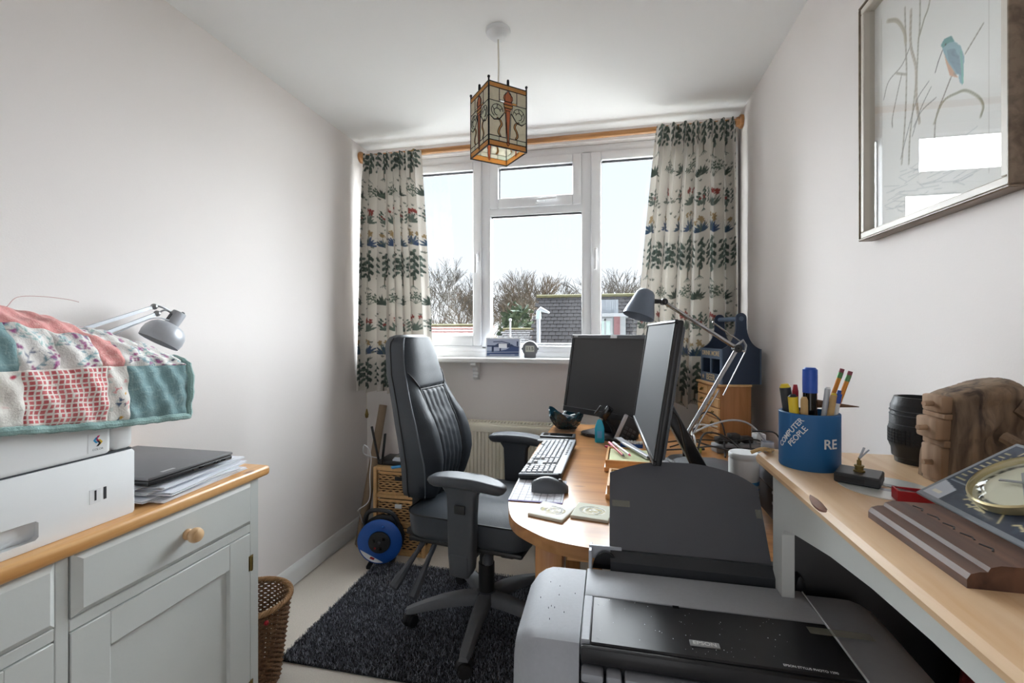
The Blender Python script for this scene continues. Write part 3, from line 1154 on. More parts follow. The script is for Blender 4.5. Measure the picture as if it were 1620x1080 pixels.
pframe(0.006, 0.0, 0.0, FXd).build('frame', 'frame_wood', pic)
pframe(0.022, -0.006, 0.0, FXd - 0.003).build('frame_slip', 'frame_slip', pic)
MB().b2((0.004, 0.004, 0.001), (PW - 0.004, PH - 0.004, 0.004), m=PMX).build('backboard', 'cream_card', pic)
cv = Canvas(PW - 0.04, PH - 0.04, 0.0016, '#f6f4f0')
of = 0.02
sh = lambda l: [(a - of, b_ - of) for a, b_ in l]
smooth2 = lambda l, k=6: [(p.x, p.y) for p in spline([(a, b_, 0) for a, b_ in l], k)]
cv.line(sh([(0.055, 0.05), (0.052, 0.55)]), 0.0018, '#d0ccc4')
cv.line(sh([(0.385, 0.05), (0.385, 0.57)]), 0.0018, '#d8d4cd')
for pts, wd, cl in (
        ([(0.2, 0.60), (0.197, 0.442), (0.192, 0.405), (0.188, 0.351), (0.181, 0.303), (0.163, 0.208), (0.159, 0.147)], .0055, '#9c9883'),
        ([(0.255, 0.60), (0.23, 0.474), (0.211, 0.443), (0.196, 0.417)], .0055, '#a9a58e'),
        ([(0.145, 0.514), (0.148, 0.426), (0.151, 0.356), (0.146, 0.258), (0.133, 0.156)], .006, '#a29b88'),
        ([(0.167, 0.493), (0.166, 0.416), (0.184, 0.353), (0.186, 0.28), (0.196, 0.225)], .009, '#b7ab98'),
        ([(0.077, 0.529), (0.115, 0.504), (0.142, 0.462), (0.148, 0.432)], .010, '#c2b9a4'),
        ([(0.163, 0.412), (0.133, 0.387), (0.082, 0.377), (0.061, 0.343)], .004, '#96938a'),
        ([(0.111, 0.381), (0.151, 0.356)], .006, '#b3ad9c'),
        ([(0.133, 0.366), (0.115, 0.326), (0.097, 0.28), (0.097, 0.258)], .004, '#8d877a'),
        ([(0.226, 0.3), (0.188, 0.28), (0.163, 0.239), (0.129, 0.169)], .003, '#7e8280'),
        ([(0.233, 0.284), (0.2, 0.253), (0.171, 0.205)], .003, '#7e8280'),
        ([(0.248, 0.254), (0.203, 0.247), (0.176, 0.224)], .003, '#8d9291'),
        ([(0.372, 0.327), (0.329, 0.298)], .004, '#8b846f'),
        ([(0.292, 0.274), (0.272, 0.247), (0.248, 0.211), (0.242, 0.14)], .004, '#7b6d5c'),
        ([(0.242, 0.202), (0.269, 0.235), (0.308, 0.233), (0.332, 0.225), (0.361, 0.198), (0.372, 0.176), (0.366, 0.159)], .0055, '#a3a084')):
    cv.line(sh(smooth2(pts)), wd, cl, 0.6)
    cv.line(sh([(a + 0.0015, b_) for a, b_ in smooth2(pts)]), 0.0016, '#75705f', 0.35)
rg = random.Random(4)
for k in range(60):
    a0, b0 = rg.uniform(0.06, 0.33), rg.uniform(0.05, 0.14)
    cv.line(sh([(a0, b0), (a0 + rg.uniform(0.02, 0.07), b0 + rg.uniform(-0.02, 0.01))]), 0.0014, '#aab0b2', 0.6)
cv.poly(sh([(0.263, 0.356), (0.272, 0.362), (0.292, 0.356), (0.301, 0.339), (0.317, 0.32), (0.326, 0.295), (0.325, 0.26), (0.321, 0.242), (0.314, 0.251), (0.311, 0.268), (0.292, 0.276), (0.279, 0.304), (0.272, 0.331)]), '#8fb3bd')
cv.poly(sh([(0.279, 0.335), (0.301, 0.325), (0.314, 0.298), (0.321, 0.258), (0.308, 0.272), (0.285, 0.31)]), '#7897a8')
cv.poly(sh([(0.272, 0.331), (0.279, 0.304), (0.288, 0.278), (0.311, 0.261), (0.301, 0.278), (0.282, 0.309)]), '#dcae8e')
cv.poly(sh([(0.263, 0.353), (0.274, 0.361), (0.292, 0.356), (0.301, 0.339), (0.285, 0.346), (0.269, 0.345)]), '#5f9a98')
cv.line(sh([(0.267, 0.341), (0.255, 0.325), (0.246, 0.308)]), 0.003, '#5b5a55')
cv.ell(0.276 - of, 0.348 - of, 0.0022, 0.0022, 0, '#222222')
for k in range(14):
    a0, b0 = rg.uniform(0.284, 0.315), rg.uniform(0.27, 0.33)
    cv.line(sh([(a0, b0), (a0 + 0.006, b0 - 0.006)]), 0.0012, '#5b7588', 0.7)
cv.line(sh([(0.318, 0.31), (0.3225, 0.245)]), 0.004, '#79bcae')
sheet('artwork', cv, 'print_paper', pic, PMX @ T(0.02, 0.02, 0.006))
pg = glass.copy()
pg.name = 'picture_glass'
M['picture_glass'] = pg
pg.node_tree.nodes['Fresnel'].inputs[0].default_value = 1.95
pg.node_tree.nodes['Transparent BSDF'].inputs[0].default_value = (0.98, 0.985, 0.985, 1)
MB().b2((0.010, 0.010, 0.016), (PW - 0.010, PH - 0.010, 0.018), m=PMX).build('glazing', 'picture_glass', pic)

# ------------------------------------------------------------------ grey sideboard on the left
SX, SY0, SY1, SZ = -1.05, -0.02, 1.195, 0.80
sb = thing('sideboard', 'grey painted sideboard with a pine top against the wall', 'sideboard', (XL, 0, 0))
sx = SX - XL  # local front plane
m = MB()
m.b2((0.0, SY0, 0.06), (sx - 0.022, SY1, SZ))                       # carcass
m.b2((0.02, SY0 + 0.02, 0.0), (sx - 0.06, SY1 - 0.02, 0.06))        # plinth
m.build('body', 'grey_paint', sb)
m = MB()
F0 = sx - 0.022
for a, c_, z0, z1 in ((1.162, SY1, 0.06, SZ), (0.673, 0.697, 0.06, SZ), (SY0, 0.0, 0.06, SZ)):
    m.b2((F0, a, z0), (sx, c_, z1), 0.002, 1)
for a, c_ in ((0.697, 1.162), (0.0, 0.673)):
    m.b2((F0, a, 0.643), (sx, c_, 0.668), 0.002, 1)
    m.b2((F0, a, 0.06), (sx, c_, 0.10), 0.002, 1)
m.build('face_frame', 'grey_paint', sb)
top = MB().b2((0.001, SY0 - 0.02, SZ), (sx + 0.022, SY1 + 0.025, SZ + 0.030), 0.010, 3).build('top', 'pine', sb)


def drawer(par, y0, y1, z0, z1, knob):
    d = MB()
    i = 0.014
    lo = [(F0 + 0.004, y0, z0), (F0 + 0.004, y1, z0), (F0 + 0.004, y1, z1), (F0 + 0.004, y0, z1)]
    mi = [(sx + 0.002, y, z) for _, y, z in lo]
    fr = [(sx + 0.014, y0 + i, z0 + i), (sx + 0.014, y1 - i, z0 + i), (sx + 0.014, y1 - i, z1 - i), (sx + 0.014, y0 + i, z1 - i)]
    d.rings([lo, mi, fr])
    o = d.build('drawer', 'grey_paint', par, sharp=15)
    if knob:
        MB().lathe([(0.010, 0), (0.0135, 0.003), (0.0135, 0.008), (0.010, 0.012), (0.011, 0.016), (0.0175, 0.022), (0.0185, 0.030), (0.015, 0.038), (0.007, 0.042), (0, 0.0425)], 20,
                   T(sx + 0.013, knob, (z0 + z1) / 2) @ Matrix.Rotation(R(90), 4, 'Y')).build('knob', 'knob_wood', o)


wood('knob_wood', '#dcb98f', '#c49868', axis=2, knots=False)
drawer(sb, 0.699, 1.160, 0.671, 0.806 - 0.008, 0.941)
drawer(sb, 0.002, 0.671, 0.671, 0.806 - 0.008, 0.30)


def cup_door(y0, y1, hinge):
    d = MB()
    st = 0.074
    f0, f1 = F0 + 0.004, sx + 0.002
    d.b2((f0, y0, 0.102), (f1, y0 + st, 0.641), 0.0015, 1)
    d.b2((f0, y1 - st, 0.102), (f1, y1, 0.641), 0.0015, 1)
    d.b2((f0, y0 + st, 0.641 - 0.072), (f1, y1 - st, 0.641), 0.0015, 1)
    d.b2((f0, y0 + st, 0.102), (f1, y1 - st, 0.19), 0.0015, 1)
    o = d.build('door', 'grey_paint', sb)
    MB().b2((f0 - 0.004, y0 + st - 0.004, 0.186), (f1 - 0.012, y1 - st + 0.004, 0.573)).build('door_panel', 'grey_paint', o)
    for z in (0.552, 0.18):
        h = MB().cyl((sx + 0.004, hinge, z - 0.022), (sx + 0.004, hinge, z + 0.022), 0.004, n=8)
        h.b2((sx + 0.001, hinge - 0.008, z - 0.022), (sx + 0.003, hinge + 0.008, z + 0.022))
        h.build('hinge', 'brass', o)


cup_door(0.699, 1.160, 1.162)
cup_door(0.002, 0.671, 0.001)

# ------------------------------------------------------------------ white laser printer on the sideboard
pr = thing('laser_printer', 'white colour laser printer standing on the sideboard under the quilt', 'printer', (XL, 0.30, SZ + 0.030))
PXF = -1.06 - XL
pm('printer_white', '#f2f4f5', 0.42, ns=40, na=0.01)
pm('seam_dark', '#3b3f44', 0.6)
MB().b2((0.10, 0.004, 0.004), (PXF - 0.014, 0.528, 0.315), 0.03, 4).build('body', 'printer_white', pr)
TRP = [(0, 0), (0.529, 0), (0.533, 0.005), (0.533, 0.1395), (0.529, 0.1445), (0, 0.1445), (0, 0.056), (0.350, 0.056), (0.357, 0.050), (0.357, 0.020), (0.350, 0.014), (0, 0.014)]
MB().prism(TRP, PXF - 0.03, PXF, Matrix(((0, 0, 1, 0), (1, 0, 0, 0), (0, 1, 0, 0), (0, 0, 0, 1))), 0.003, 2).build('tray', 'printer_white', pr)
MB().b2((PXF - 0.03, 0.0, 0.147), (PXF, 0.484, 0.31), 0.010, 3).build('upper_panel', 'printer_white', pr)
MB().b2((PXF - 0.03, 0.486, 0.147), (PXF - 0.001, 0.533, 0.31), 0.016, 3).build('side_panel', 'printer_white', pr)
MB().b2((PXF - 0.022, 0.004, 0.1425), (PXF - 0.006, 0.529, 0.149)).build('seam', 'seam_dark', pr)
rec = MB()
rec.b2((PXF - 0.034, 0.09, 0.006), (PXF - 0.028, 0.366, 0.062), 0.001, 1)
rec.build('grip_recess', 'dark_grey_soft', pr) if 'dark_grey_soft' in M else rec.build('grip_recess', pm('grip_grey', '#9ea3a8', 0.55), pr)
FR = Matrix(((0, 0, 1, 0), (1, 0, 0, 0), (0, 1, 0, 0), (0, 0, 0, 1)))  # local x->y, y->z, z->x : faces +x
pm('badge_white', '#eef0f1', 0.5)
st = MB().b2((PXF - 0.0005, 0.437, 0.157), (PXF + 0.0008, 0.474, 0.197), 0.0003, 1).build('badge', 'badge_white', pr)
pm('ink_cyan', '#2f9bd0', 0.5)
pm('ink_magenta', '#cf3a76', 0.5)
pm('ink_yellow', '#e8c22e', 0.5)
pm('ink_black', '#222326', 0.5)
for (dy, dz, cm, fl) in ((-0.004, 0.003, 'ink_cyan', 1), (0.0, 0.006, 'ink_magenta', 1), (0.004, -0.002, 'ink_yellow', -1), (0.001, -0.004, 'ink_black', -1)):
    MB().prism([(0, 0.006), (0.004 * fl, 0.006), (-0.001 * fl, 0), (0.004 * fl, -0.006), (0, -0.006), (-0.005 * fl, 0)], 0, 0.0006, T(PXF + 0.0008, 0.4555 + dy, 0.179 + dz) @ FR).build('badge_mark', cm, st)
text('badge_text', 'COLOR', 0.006, 'grip_grey', st, T(PXF + 0.0009, 0.4555, 0.1625) @ FR, 0.0001)
st = MB().b2((PXF - 0.0005, 0.440, 0.050), (PXF + 0.0007, 0.462, 0.080), 0.0003, 1).build('tray_label', 'badge_white', pr)
text('tray_number', '1', 0.030, 'ink_black', st, T(PXF + 0.0009, 0.451, 0.065) @ FR, 0.0001)
MB().b2((PXF - 0.003, 0.4665, 0.052), (PXF + 0.0006, 0.4735, 0.079), 0.001, 1).build('level_gauge', 'dark_grey', pr)

# ------------------------------------------------------------------ patchwork quilt over the printer
vcolmat('quilt_print', 0.92, bump=0.5, bs=260, sheen=0.25, spec=0.2)
pm('quilt_binding', '#8fb0ac', 0.92, ns=120, na=0.12, bump=0.6, bs=240, sheen=0.2)
pm('quilt_back', '#cfc9c2', 0.95)
ql = thing('quilt', 'patchwork quilt with teal binding draped over the printer', 'quilt', (0, 0, 0))
QX = -1.040


def qhem(y):
    return float(np.interp(y, [0.3, 0.59, 0.75, 0.955], [1.062, 1.062, 1.04, 1.024]))


def qtop(y):
    return float(np.interp(y, [0.3, 0.55, 0.70, 0.80, 0.88, 0.93, 0.955], [1.332, 1.322, 1.280, 1.25, 1.225, 1.198, 1.175]))


def qseam(y):
    return float(np.interp(y, [0.3, 0.59, 0.75, 0.955], [1.175, 1.17, 1.168, 1.156]))


QS = 0.50


def quilt_pt(s, y):
    """s: distance up from the front hem, over the top, towards the wall"""
    zh, zs, zt = qhem(y), qseam(y), qtop(y)
    f = zs - zh
    if s <= 0.125:
        k = s / 0.125
        x = QX - 0.004 + 0.008 * math.sin(k * PI)
        z = zh + f * k
    else:
        k = (s - 0.125) / (QS - 0.125)
        a = min(1.0, k * 1.9)
        # rounded shoulder, then flat towards the wall
        x = QX - 0.004 - 0.16 * (1 - math.cos(a * PI / 2)) - max(0, k - 0.526) * 0.40
        z = zs + (zt - zs) * math.sin(a * PI / 2) - max(0, k - 0.6) * 0.02
    w_ = 0.0030 * math.sin(y * 63 + 3 * math.sin(s * 17)) * math.sin(s * 38 + 1.0) + 0.0022 * math.sin(y * 141 + s * 60) + 0.002 * math.sin(s * 150 - y * 40)
    return Vector((x + w_ * (1.0 if s < 0.2 else 0.3), y, z + w_ * (0.2 if s < 0.2 else 1.0)))


TEAL, PINK, WHT = '#6b9296', '#dd8f8c', '#ebe6e0'


def patch_paint(kind, cv, rg):
    W_, H_ = cv.w, cv.h
    if kind == 'teal':
        cv.a[:] = C('#7c9c9f')[:3]
        for k in range(int(W_ * H_ / 0.00016)):
            x, y = rg.uniform(0, W_), rg.uniform(0, H_)
            L = rg.uniform(0.006, 0.02)
            if rg.random() < 0.5:
                cv.line([(x, y), (x + L, y), (x + L, y + L * 0.6)], 0.0011, '#a3bcbd', 0.6)
            else:
                cv.line([(x, y), (x, y + L), (x - L * 0.5, y + L)], 0.0011, '#a3bcbd', 0.6)
    elif kind == 'dots':
        cv.a[:] = C('#eee6df')[:3]
        p = 0.0098
        for i in range(int(W_ / p) + 1):
            for j in range(int(H_ / p) + 1):
                x, y = i * p + rg.uniform(-.0006, .0006), j * p + rg.uniform(-.0006, .0006)
                q, r_ = 0.0034 + rg.uniform(-.0004, .0004), 0.0034 + rg.uniform(-.0004, .0004)
                cv.rect(x - q, y - r_, x + q, y + r_, rg.choice(('#cf6a6c', '#d27476', '#c66064')))
    elif kind == 'pink':
        cv.a[:] = C('#e39c98')[:3]
        for k in range(int(W_ * H_ / 0.0001)):
            x, y = rg.uniform(0, W_), rg.uniform(0, H_)
            cv.leaf(x, y, 0.010, 0.003, rg.uniform(0, 6.3), '#efc0ba', 0.55)
    elif kind == 'floral':
        cv.a[:] = C('#e9e6e2')[:3]
        for k in range(int(W_ * H_ / 0.00055)):
            x, y = rg.uniform(0, W_), rg.uniform(0, H_)
            L = rg.uniform(0.02, 0.045)
            a = rg.uniform(0.5, 2.6)
            cl = rg.choice(('#7fb0b8', '#5a8fa0', '#90b9b6', '#55607e'))
            cv.line([(x, y), (x + L * math.cos(a), y + L * math.sin(a))], 0.0014, cl, 0.85)
            for q in range(3):
                cv.leaf(x + L * math.cos(a) * q / 3, y + L * math.sin(a) * q / 3, 0.010, 0.004, a + rg.choice((-0.8, 0.8)), cl, 0.9)
        for k in range(int(W_ * H_ / 0.0006)):
            x, y = rg.uniform(0, W_), rg.uniform(0, H_)
            cl = rg.choice(('#8e3f7c', '#b0619a', '#3f3f63', '#a34a80'))
            for q in range(4):
                cv.ell(x + rg.uniform(-.005, .005), y + rg.uniform(-.005, .005), 0.0032, 0.0024, rg.uniform(0, 3), cl, 0.9)
    elif kind == 'geo':
        cv.a[:] = C('#efece6')[:3]
        for k in range(int(W_ * H_ / 0.00022)):
            x, y = rg.uniform(0, W_), rg.uniform(0, H_)
            r_ = rg.uniform(0.004, 0.007)
            a = rg.uniform(0, 6.3)
            cv.poly([(x + r_ * math.cos(a + q * 2.1), y + r_ * math.sin(a + q * 2.1)) for q in range(3)], rg.choice(('#e3a3a0', '#d7ded9', '#e0b04c', '#5d7088', '#c7d8d4', '#e9b9b4')))
    elif kind == 'sprig':
        cv.a[:] = C('#efebe4')[:3]
        for k in range(int(W_ * H_ / 0.0009)):
            x, y = rg.uniform(0, W_), rg.uniform(0, H_)
            cv.leaf(x, y, 0.014, 0.005, rg.uniform(0, 6.3), rg.choice(('#e8cfc8', '#e5b9b4', '#cdd6cf')), 0.7)
            if rg.random() < 0.35:
                cv.ell(x, y, 0.005, 0.0035, 0.4, rg.choice(('#c23f57', '#566a66')))


def patch(kind, y0, y1, s0, s1, seed):
    res = 0.0014 if kind == 'dots' else 0.0022
    cv = Canvas(y1 - y0, s1 - s0, res, WHT)
    patch_paint(kind, cv, random.Random(seed))
    P = np.zeros((cv.ny, cv.nx, 3))
    for j in range(cv.ny):
        fj = min(j, cv.ny - 1 - j) * res
        for i in range(cv.nx):
            fi = min(i, cv.nx - 1 - i) * res
            puff = 0.0035 * (1 - math.exp(-min(fi, fj) / 0.006))
            s_, y_ = s0 + (s1 - s0) * j / (cv.ny - 1), y0 + (y1 - y0) * i / (cv.nx - 1)
            p = quilt_pt(s_, y_)
            if s_ < 0.125:
                p.x += puff
            else:
                k = min(1, (s_ - 0.125) / 0.18)
                p.x += puff * (1 - k)
                p.z += puff * k
            P[j, i] = p
    npgrid('patch', P, cv.a, 'quilt_print', ql)


rows = [
    (0.010, 0.125, [(0.33, 0.45, 'floral'), (0.45, 0.54, 'geo'), (0.54, 0.6177, 'sprig'), (0.6177, 0.7615, 'dots'), (0.7615, 0.8026, 'geo'), (0.8026, 0.945, 'teal')]),
    (0.125, 0.215, [(0.33, 0.50, 'pink'), (0.50, 0.614, 'teal'), (0.614, 0.680, 'floral'), (0.680, 0.7515, 'floral'), (0.7515, 0.797, 'pink'), (0.797, 0.945, 'floral')]),
    (0.215, 0.320, [(0.33, 0.56, 'floral'), (0.56, 0.60, 'pink'), (0.60, 0.76, 'pink'), (0.76, 0.945, 'floral')]),
    (0.320, 0.49, [(0.33, 0.52, 'teal'), (0.52, 0.70, 'floral'), (0.70, 0.82, 'geo'), (0.82, 0.945, 'floral')]),
]
sd_ = 50
for s0, s1, lst in rows:
    for y0, y1, k in lst:
        sd_ += 1
        patch(k, y0, y1, s0, s1, sd_)
# binding along the hem and up the far edge
bd = MB()
pts = [quilt_pt(0.004, y) + Vector((0.001, 0, 0.0)) for y in np.linspace(0.33, 0.948, 60)]
for i in range(len(pts)):
    pts[i].z += 0.0008 * math.sin(i * 1.9)
pts += [quilt_pt(s, 0.951) + Vector((0.0, 0.0, 0.0)) for s in np.linspace(0.012, QS - 0.01, 40)]
bd.tube(pts, 0.0085, 8)
bd.build('binding', 'quilt_binding', ql)
bk = MB().grid(lambda u, v: quilt_pt(0.004 + u * (QS - 0.014), 0.33 + v * 0.62) + Vector((-0.004, 0, -0.004)), 40, 40)
bk.build('backing', 'quilt_back', ql)
th_ = MB().tube(spline([(-1.16, 0.665, 1.290), (-1.19, 0.70, 1.312), (-1.22, 0.76, 1.318), (-1.24, 0.82, 1.316), (-1.25, 0.85, 1.312)]), 0.0007, 5)
tho = th_.build('loose_thread', pm('thread', '#b9908c', 0.8))
tag(tho, 'loose thin wire sticking up behind the quilt', 'wire')

# ------------------------------------------------------------------ papers and laptop
sheets = [(-1.162, 1.015, 4, 0.8305), (-1.172, 1.00, -3, 0.8376), (-1.165, 1.02, 9, 0.8447), (-1.185, 1.01, 1, 0.8518), (-1.175, 1.02, 6, 0.8589), (-1.20, 1.0, -2, 0.8660)]
names = ['lowest in the pile', 'second from the bottom of the pile', 'third from the bottom, twisted out of the pile', 'fourth from the bottom of the pile', 'second from the top of the pile', 'topmost, right under the laptop']
for i, (x, y, a, z) in enumerate(sheets):
    cv = Canvas(0.22, 0.28, 0.004, '#e9ebf2')
    rg = random.Random(i)
    for k in range(26):
        yy = 0.02 + k * 0.0095
        cv.line([(0.02, yy), (0.02 + rg.uniform(0.08, 0.18), yy)], 0.002, '#a9abb8', 0.6)
    pa = thing('paper_stack', 'printed sheets under the laptop, ' + names[i], 'paper', (x, y, z), R(a), 'sheaves of paper under the laptop')
    sheet('printed_page', cv, 'print_paper', pa, T(-0.11, -0.14, 0.0068))
    mm = MB()
    for k in range(3):
        mm.box((0.002 * math.sin(k * 3 + i), 0.003 * math.cos(k * 2 + i), 0.0012 + k * 0.0022), (0.22, 0.28, 0.0016))
    mm.build('pages', 'paper', pa)
lt = thing('laptop', 'closed black laptop lying on the pile of papers', 'laptop', (-1.230, 0.985, 0.876), R(0))
pm('laptop_sheen', '#6a696c', 0.5, ns=90, na=0.06)  # sheen on the black lid put into this paler colour
MB().b2((-0.17, -0.122, 0.0), (0.17, 0.122, 0.012), 0.004, 2).build('base', 'black_plastic', lt)
MB().b2((-0.17, -0.122, 0.0128), (0.171, 0.123, 0.021), 0.003, 2).build('lid', 'laptop_sheen', lt)
for y, wd in ((0.09, 0.014), (0.065, 0.013), (0.02, 0.016), (-0.005, 0.005)):
    MB().box((0.1704, y, 0.0062), (0.001, wd, 0.0045), None, 0.0004, 1).build('port', 'black_gloss', lt)
MB().box((0.155, -0.060, 0.0212), (0.010, 0.034, 0.0004), None).build('lid_mark', 'steel', lt)

# ------------------------------------------------------------------ silver desk lamp behind the quilt
dl = thing('desk_lamp', 'silver jointed desk lamp behind the quilt on the sideboard', 'lamp', (-1.465, 0.93, SZ + 0.0303), 0)
# bent arm rising behind the printer
MB().lathe([(0, 0), (0.055, 0), (0.058, 0.008), (0.05, 0.02), (0.02, 0.026), (0.012, 0.05), (0, 0.05)], 24).build('base', 'steel', dl)
E0, E1 = Vector((0.0, 0.0, 0.05)), Vector((0.0, -0.09, 0.36))
A0, A1 = Vector((0.03, -0.081, 0.368)), Vector((0.035, 0.254, 0.491))
MB().cyl(E0 + Vector((0.012, 0, 0)), E1 + Vector((0.012, 0, 0)), 0.006, n=8).cyl(E0 - Vector((0.012, 0, 0)), E1 - Vector((0.012, 0, 0)), 0.006, n=8).build('lower_arm', 'silver_plastic', dl)
MB().cyl(E1 + Vector((-0.02, 0, 0)), E1 + Vector((0.05, 0, 0)), 0.012, n=12).build('elbow', 'dark_grey', dl)
MB().box((0, 0, (A1 - A0).length / 2), (0.006, 0.010, (A1 - A0).length), frame_from(A0, A1)[0]).build('upper_bar', 'silver_plastic', dl)
B0, B1 = A0 + Vector((0.012, 0.03, -0.025)), A1 + Vector((0.012, 0.0, -0.022))
MB().box((0, 0, (B1 - B0).length / 2), (0.006, 0.010, (B1 - B0).length), frame_from(B0, B1)[0]).build('lower_bar', 'silver_plastic', dl)
HJ = Vector((0.045, 0.322, 0.459))
MB().tube(spline([A1 + Vector((0, 0, 0.004)), A1 + Vector((0.004, 0.02, 0)), A1 + Vector((0.004, 0.05, -0.012)), HJ + Vector((0, 0.0, 0.0))]), 0.0035, 6).tube(spline([B1, B1 + Vector((0, 0.03, 0.012)), HJ]), 0.003, 6).ball(A1, 0.010, 10).ball(B1, 0.010, 10).build('joint', 'steel', dl)
MB().tube(spline([B0 + Vector((0, 0.1, 0.02)), B1 + Vector((0, -0.03, -0.02)), B1 + Vector((0, 0.04, -0.02)), HJ + Vector((0, 0, -0.01))]), 0.0022, 6).build('flex', 'silver_plastic', dl)
HM = T(*HJ) @ Vector((-0.22, -0.46, -0.85)).to_track_quat('Z', 'Y').to_matrix().to_4x4()
MB().lathe([(0.0, -0.018), (0.020, -0.018), (0.021, -0.012), (0.021, 0.028), (0.0235, 0.030)], 24, HM).build('lamp_cap', 'silver_plastic', dl)
m = MB()
for k in range(5):
    a = R(60 + k * 16)
    m.box((0.0212, 0, 0.010), (0.0015, 0.0022, 0.022), HM @ RZ(a))
m.build('vents', 'ink_black', dl)
prof = [(0.0235, 0.028), (0.040, 0.033), (0.052, 0.044), (0.060, 0.060), (0.062, 0.078), (0.059, 0.096)]
MB().lathe(prof + [(r - 0.002, z) for r, z in prof[::-1]], 32, HM, caps=False).build('lamp_shade', 'silver_plastic', dl)
MB().ball(HJ + Vector((0, 0.022, 0.012)), 0.007, 10).build('tilt_knob', 'dark_grey', dl)

# ------------------------------------------------------------------ wicker waste basket
pm('wicker', '#7d5a3d', 0.6, ns=60, na=0.35, bump=0.3, bs=300)
pm('wicker_light', '#a37c54', 0.6, ns=60, na=0.28, bump=0.3, bs=300)
wb = thing('waste_basket', 'round brown wicker waste basket at the end of the sideboard', 'basket', (-1.245, 1.375, 0))
m = MB()
rows_, stk = 34, 30
for k in range(rows_):
    z = 0.012 + k * 0.0083
    rad = 0.095 + 0.035 * (k / rows_)
    pts = []
    for j in range(stk * 2):
        a = PI * j / stk
        off = 0.0035 * (1 if (j + k) % 2 else -1)
        pts.append(((rad + off) * math.cos(a), (rad + off) * math.sin(a), z))
    m.tube(pts, 0.0040, 4, closed=True)
m.build('weave', 'wicker', wb)['kind'] = 'stuff'
m = MB()
for j in range(stk):
    a = 2 * PI * (j + 0.25) / stk
    m.cyl((0.095 * math.cos(a), 0.095 * math.sin(a), 0.01), (0.130 * math.cos(a), 0.130 * math.sin(a), 0.30), 0.0028, n=5)
m.build('stakes', 'wicker', wb)['kind'] = 'stuff'
for ph in (0, PI, PI / 2, -PI / 2):
    pts = [((0.131 + 0.006 * math.cos(20 * a + ph)) * math.cos(a), (0.131 + 0.006 * math.cos(20 * a + ph)) * math.sin(a), 0.298 + 0.006 * math.sin(20 * a + ph)) for a in np.linspace(0, 2 * PI, 200, endpoint=False)]
    MB().tube(pts, 0.0042, 5, closed=True).build('rim_strand', 'wicker_light', wb)
MB().lathe([(0, 0.004), (0.096, 0.004), (0.096, 0.012), (0, 0.012)], 24).build('bottom', 'wicker', wb)
MB().ball((0.122, -0.062, 0.268), 0.008, 8).build('bead', 'red_plastic', wb)

# ------------------------------------------------------------------ shaggy rug
rug = thing('rug', 'black shaggy rug on the carpet under the office chair', 'rug', (-0.66, 1.865, 0))
RW, RD = 1.12, 0.75
MB().b2((-RW / 2, -RD / 2, 0.0), (RW / 2, RD / 2, 0.008), 0.003, 1).build('backing', pm('rug_back', '#14151a', 0.95), rug)
rs = np.random.RandomState(2)
NB = 70000
bx, by = rs.uniform(-RW / 2, RW / 2, NB), rs.uniform(-RD / 2, RD / 2, NB)
an, ln = rs.uniform(0, 2 * PI, NB), rs.uniform(0.006, 0.013, NB)
lean = rs.uniform(0.2, 1.2, NB)
dirx, diry = np.cos(an), np.sin(an)
wdt = rs.uniform(0.0007, 0.0015, NB)
base = np.stack([bx, by, np.full(NB, 0.006)], -1)
tip = base + np.stack([dirx * np.sin(lean) * ln, diry * np.sin(lean) * ln, np.cos(lean) * ln + 0.004], -1)
sidev = np.stack([-diry * wdt, dirx * wdt, np.zeros(NB)], -1)
co = np.stack([base - sidev, base + sidev, tip + sidev * 0.6, tip - sidev * 0.6], 1).reshape(-1, 3)
me = bpy.data.meshes.new('pile')
me.vertices.add(NB * 4)
me.vertices.foreach_set('co', co.astype(np.float32).ravel())
me.loops.add(NB * 4)
me.loops.foreach_set('vertex_index', np.arange(NB * 4, dtype=np.int32))
me.polygons.add(NB)
me.polygons.foreach_set('loop_start', (np.arange(NB) * 4).astype(np.int32))
me.update(calc_edges=True)
g = 0.036 + 0.45 * rs.rand(NB) ** 2.6
c4 = np.ones((NB, 4, 4), np.float32)
c4[:, :, 0] = g[:, None]
c4[:, :, 1] = (g * 1.06)[:, None]
c4[:, :, 2] = (g * 1.25)[:, None]
me.color_attributes.new('print', 'FLOAT_COLOR', 'POINT').data.foreach_set('color', c4.ravel())
vcolmat('rug_pile', 0.55, spec=0.6)
me.materials.append(M['rug_pile'])
link(bpy.data.objects.new('pile', me), rug)['kind'] = 'stuff'

# ------------------------------------------------------------------ radiator
rad = thing('radiator', 'cream ribbed panel radiator on the wall below the window', 'radiator', (-0.86, 2.52, 0))
RL = 1.10
prof = []
x = 0.012
while x < RL - 0.012:
    prof += [(x, 0.0), (x + 0.007, 0.0), (x + 0.0105, 0.008), (x + 0.0165, 0.008), (x + 0.020, 0.0)]
    x += 0.022
prof = [(0, 0.0)] + prof + [(RL, 0.0)]
m = MB()
rr = [[Vector((p[0], p[1], z)) for p in prof] for z in (0.20, 0.70)]
m.rings(rr, close=False, caps=False)
m.build('front_panel', 'radiator_cream', rad, sharp=20)
m = MB().b2((0, -0.003, 0.665), (RL, 0.02, 0.705), 0.006, 2)
m.build('top_rail', 'radiator_cream', rad)
MB().b2((0, -0.003, 0.17), (RL, 0.02, 0.205), 0.006, 2).build('bottom_rail', 'radiator_cream', rad)
MB().b2((-0.004, 0.0, 0.17), (0.008, 0.11, 0.715), 0.004, 2).build('side_panel', 'radiator_cream', rad)
MB().b2((0.0, 0.085, 0.19), (RL, 0.105, 0.70)).build('rear_panel', 'radiator_cream', rad)
for k in range(40):
    pass
g = MB()
for k in range(54):
    g.b2((0.006 + k * 0.02, 0.018, 0.706), (0.014 + k * 0.02, 0.10, 0.712))
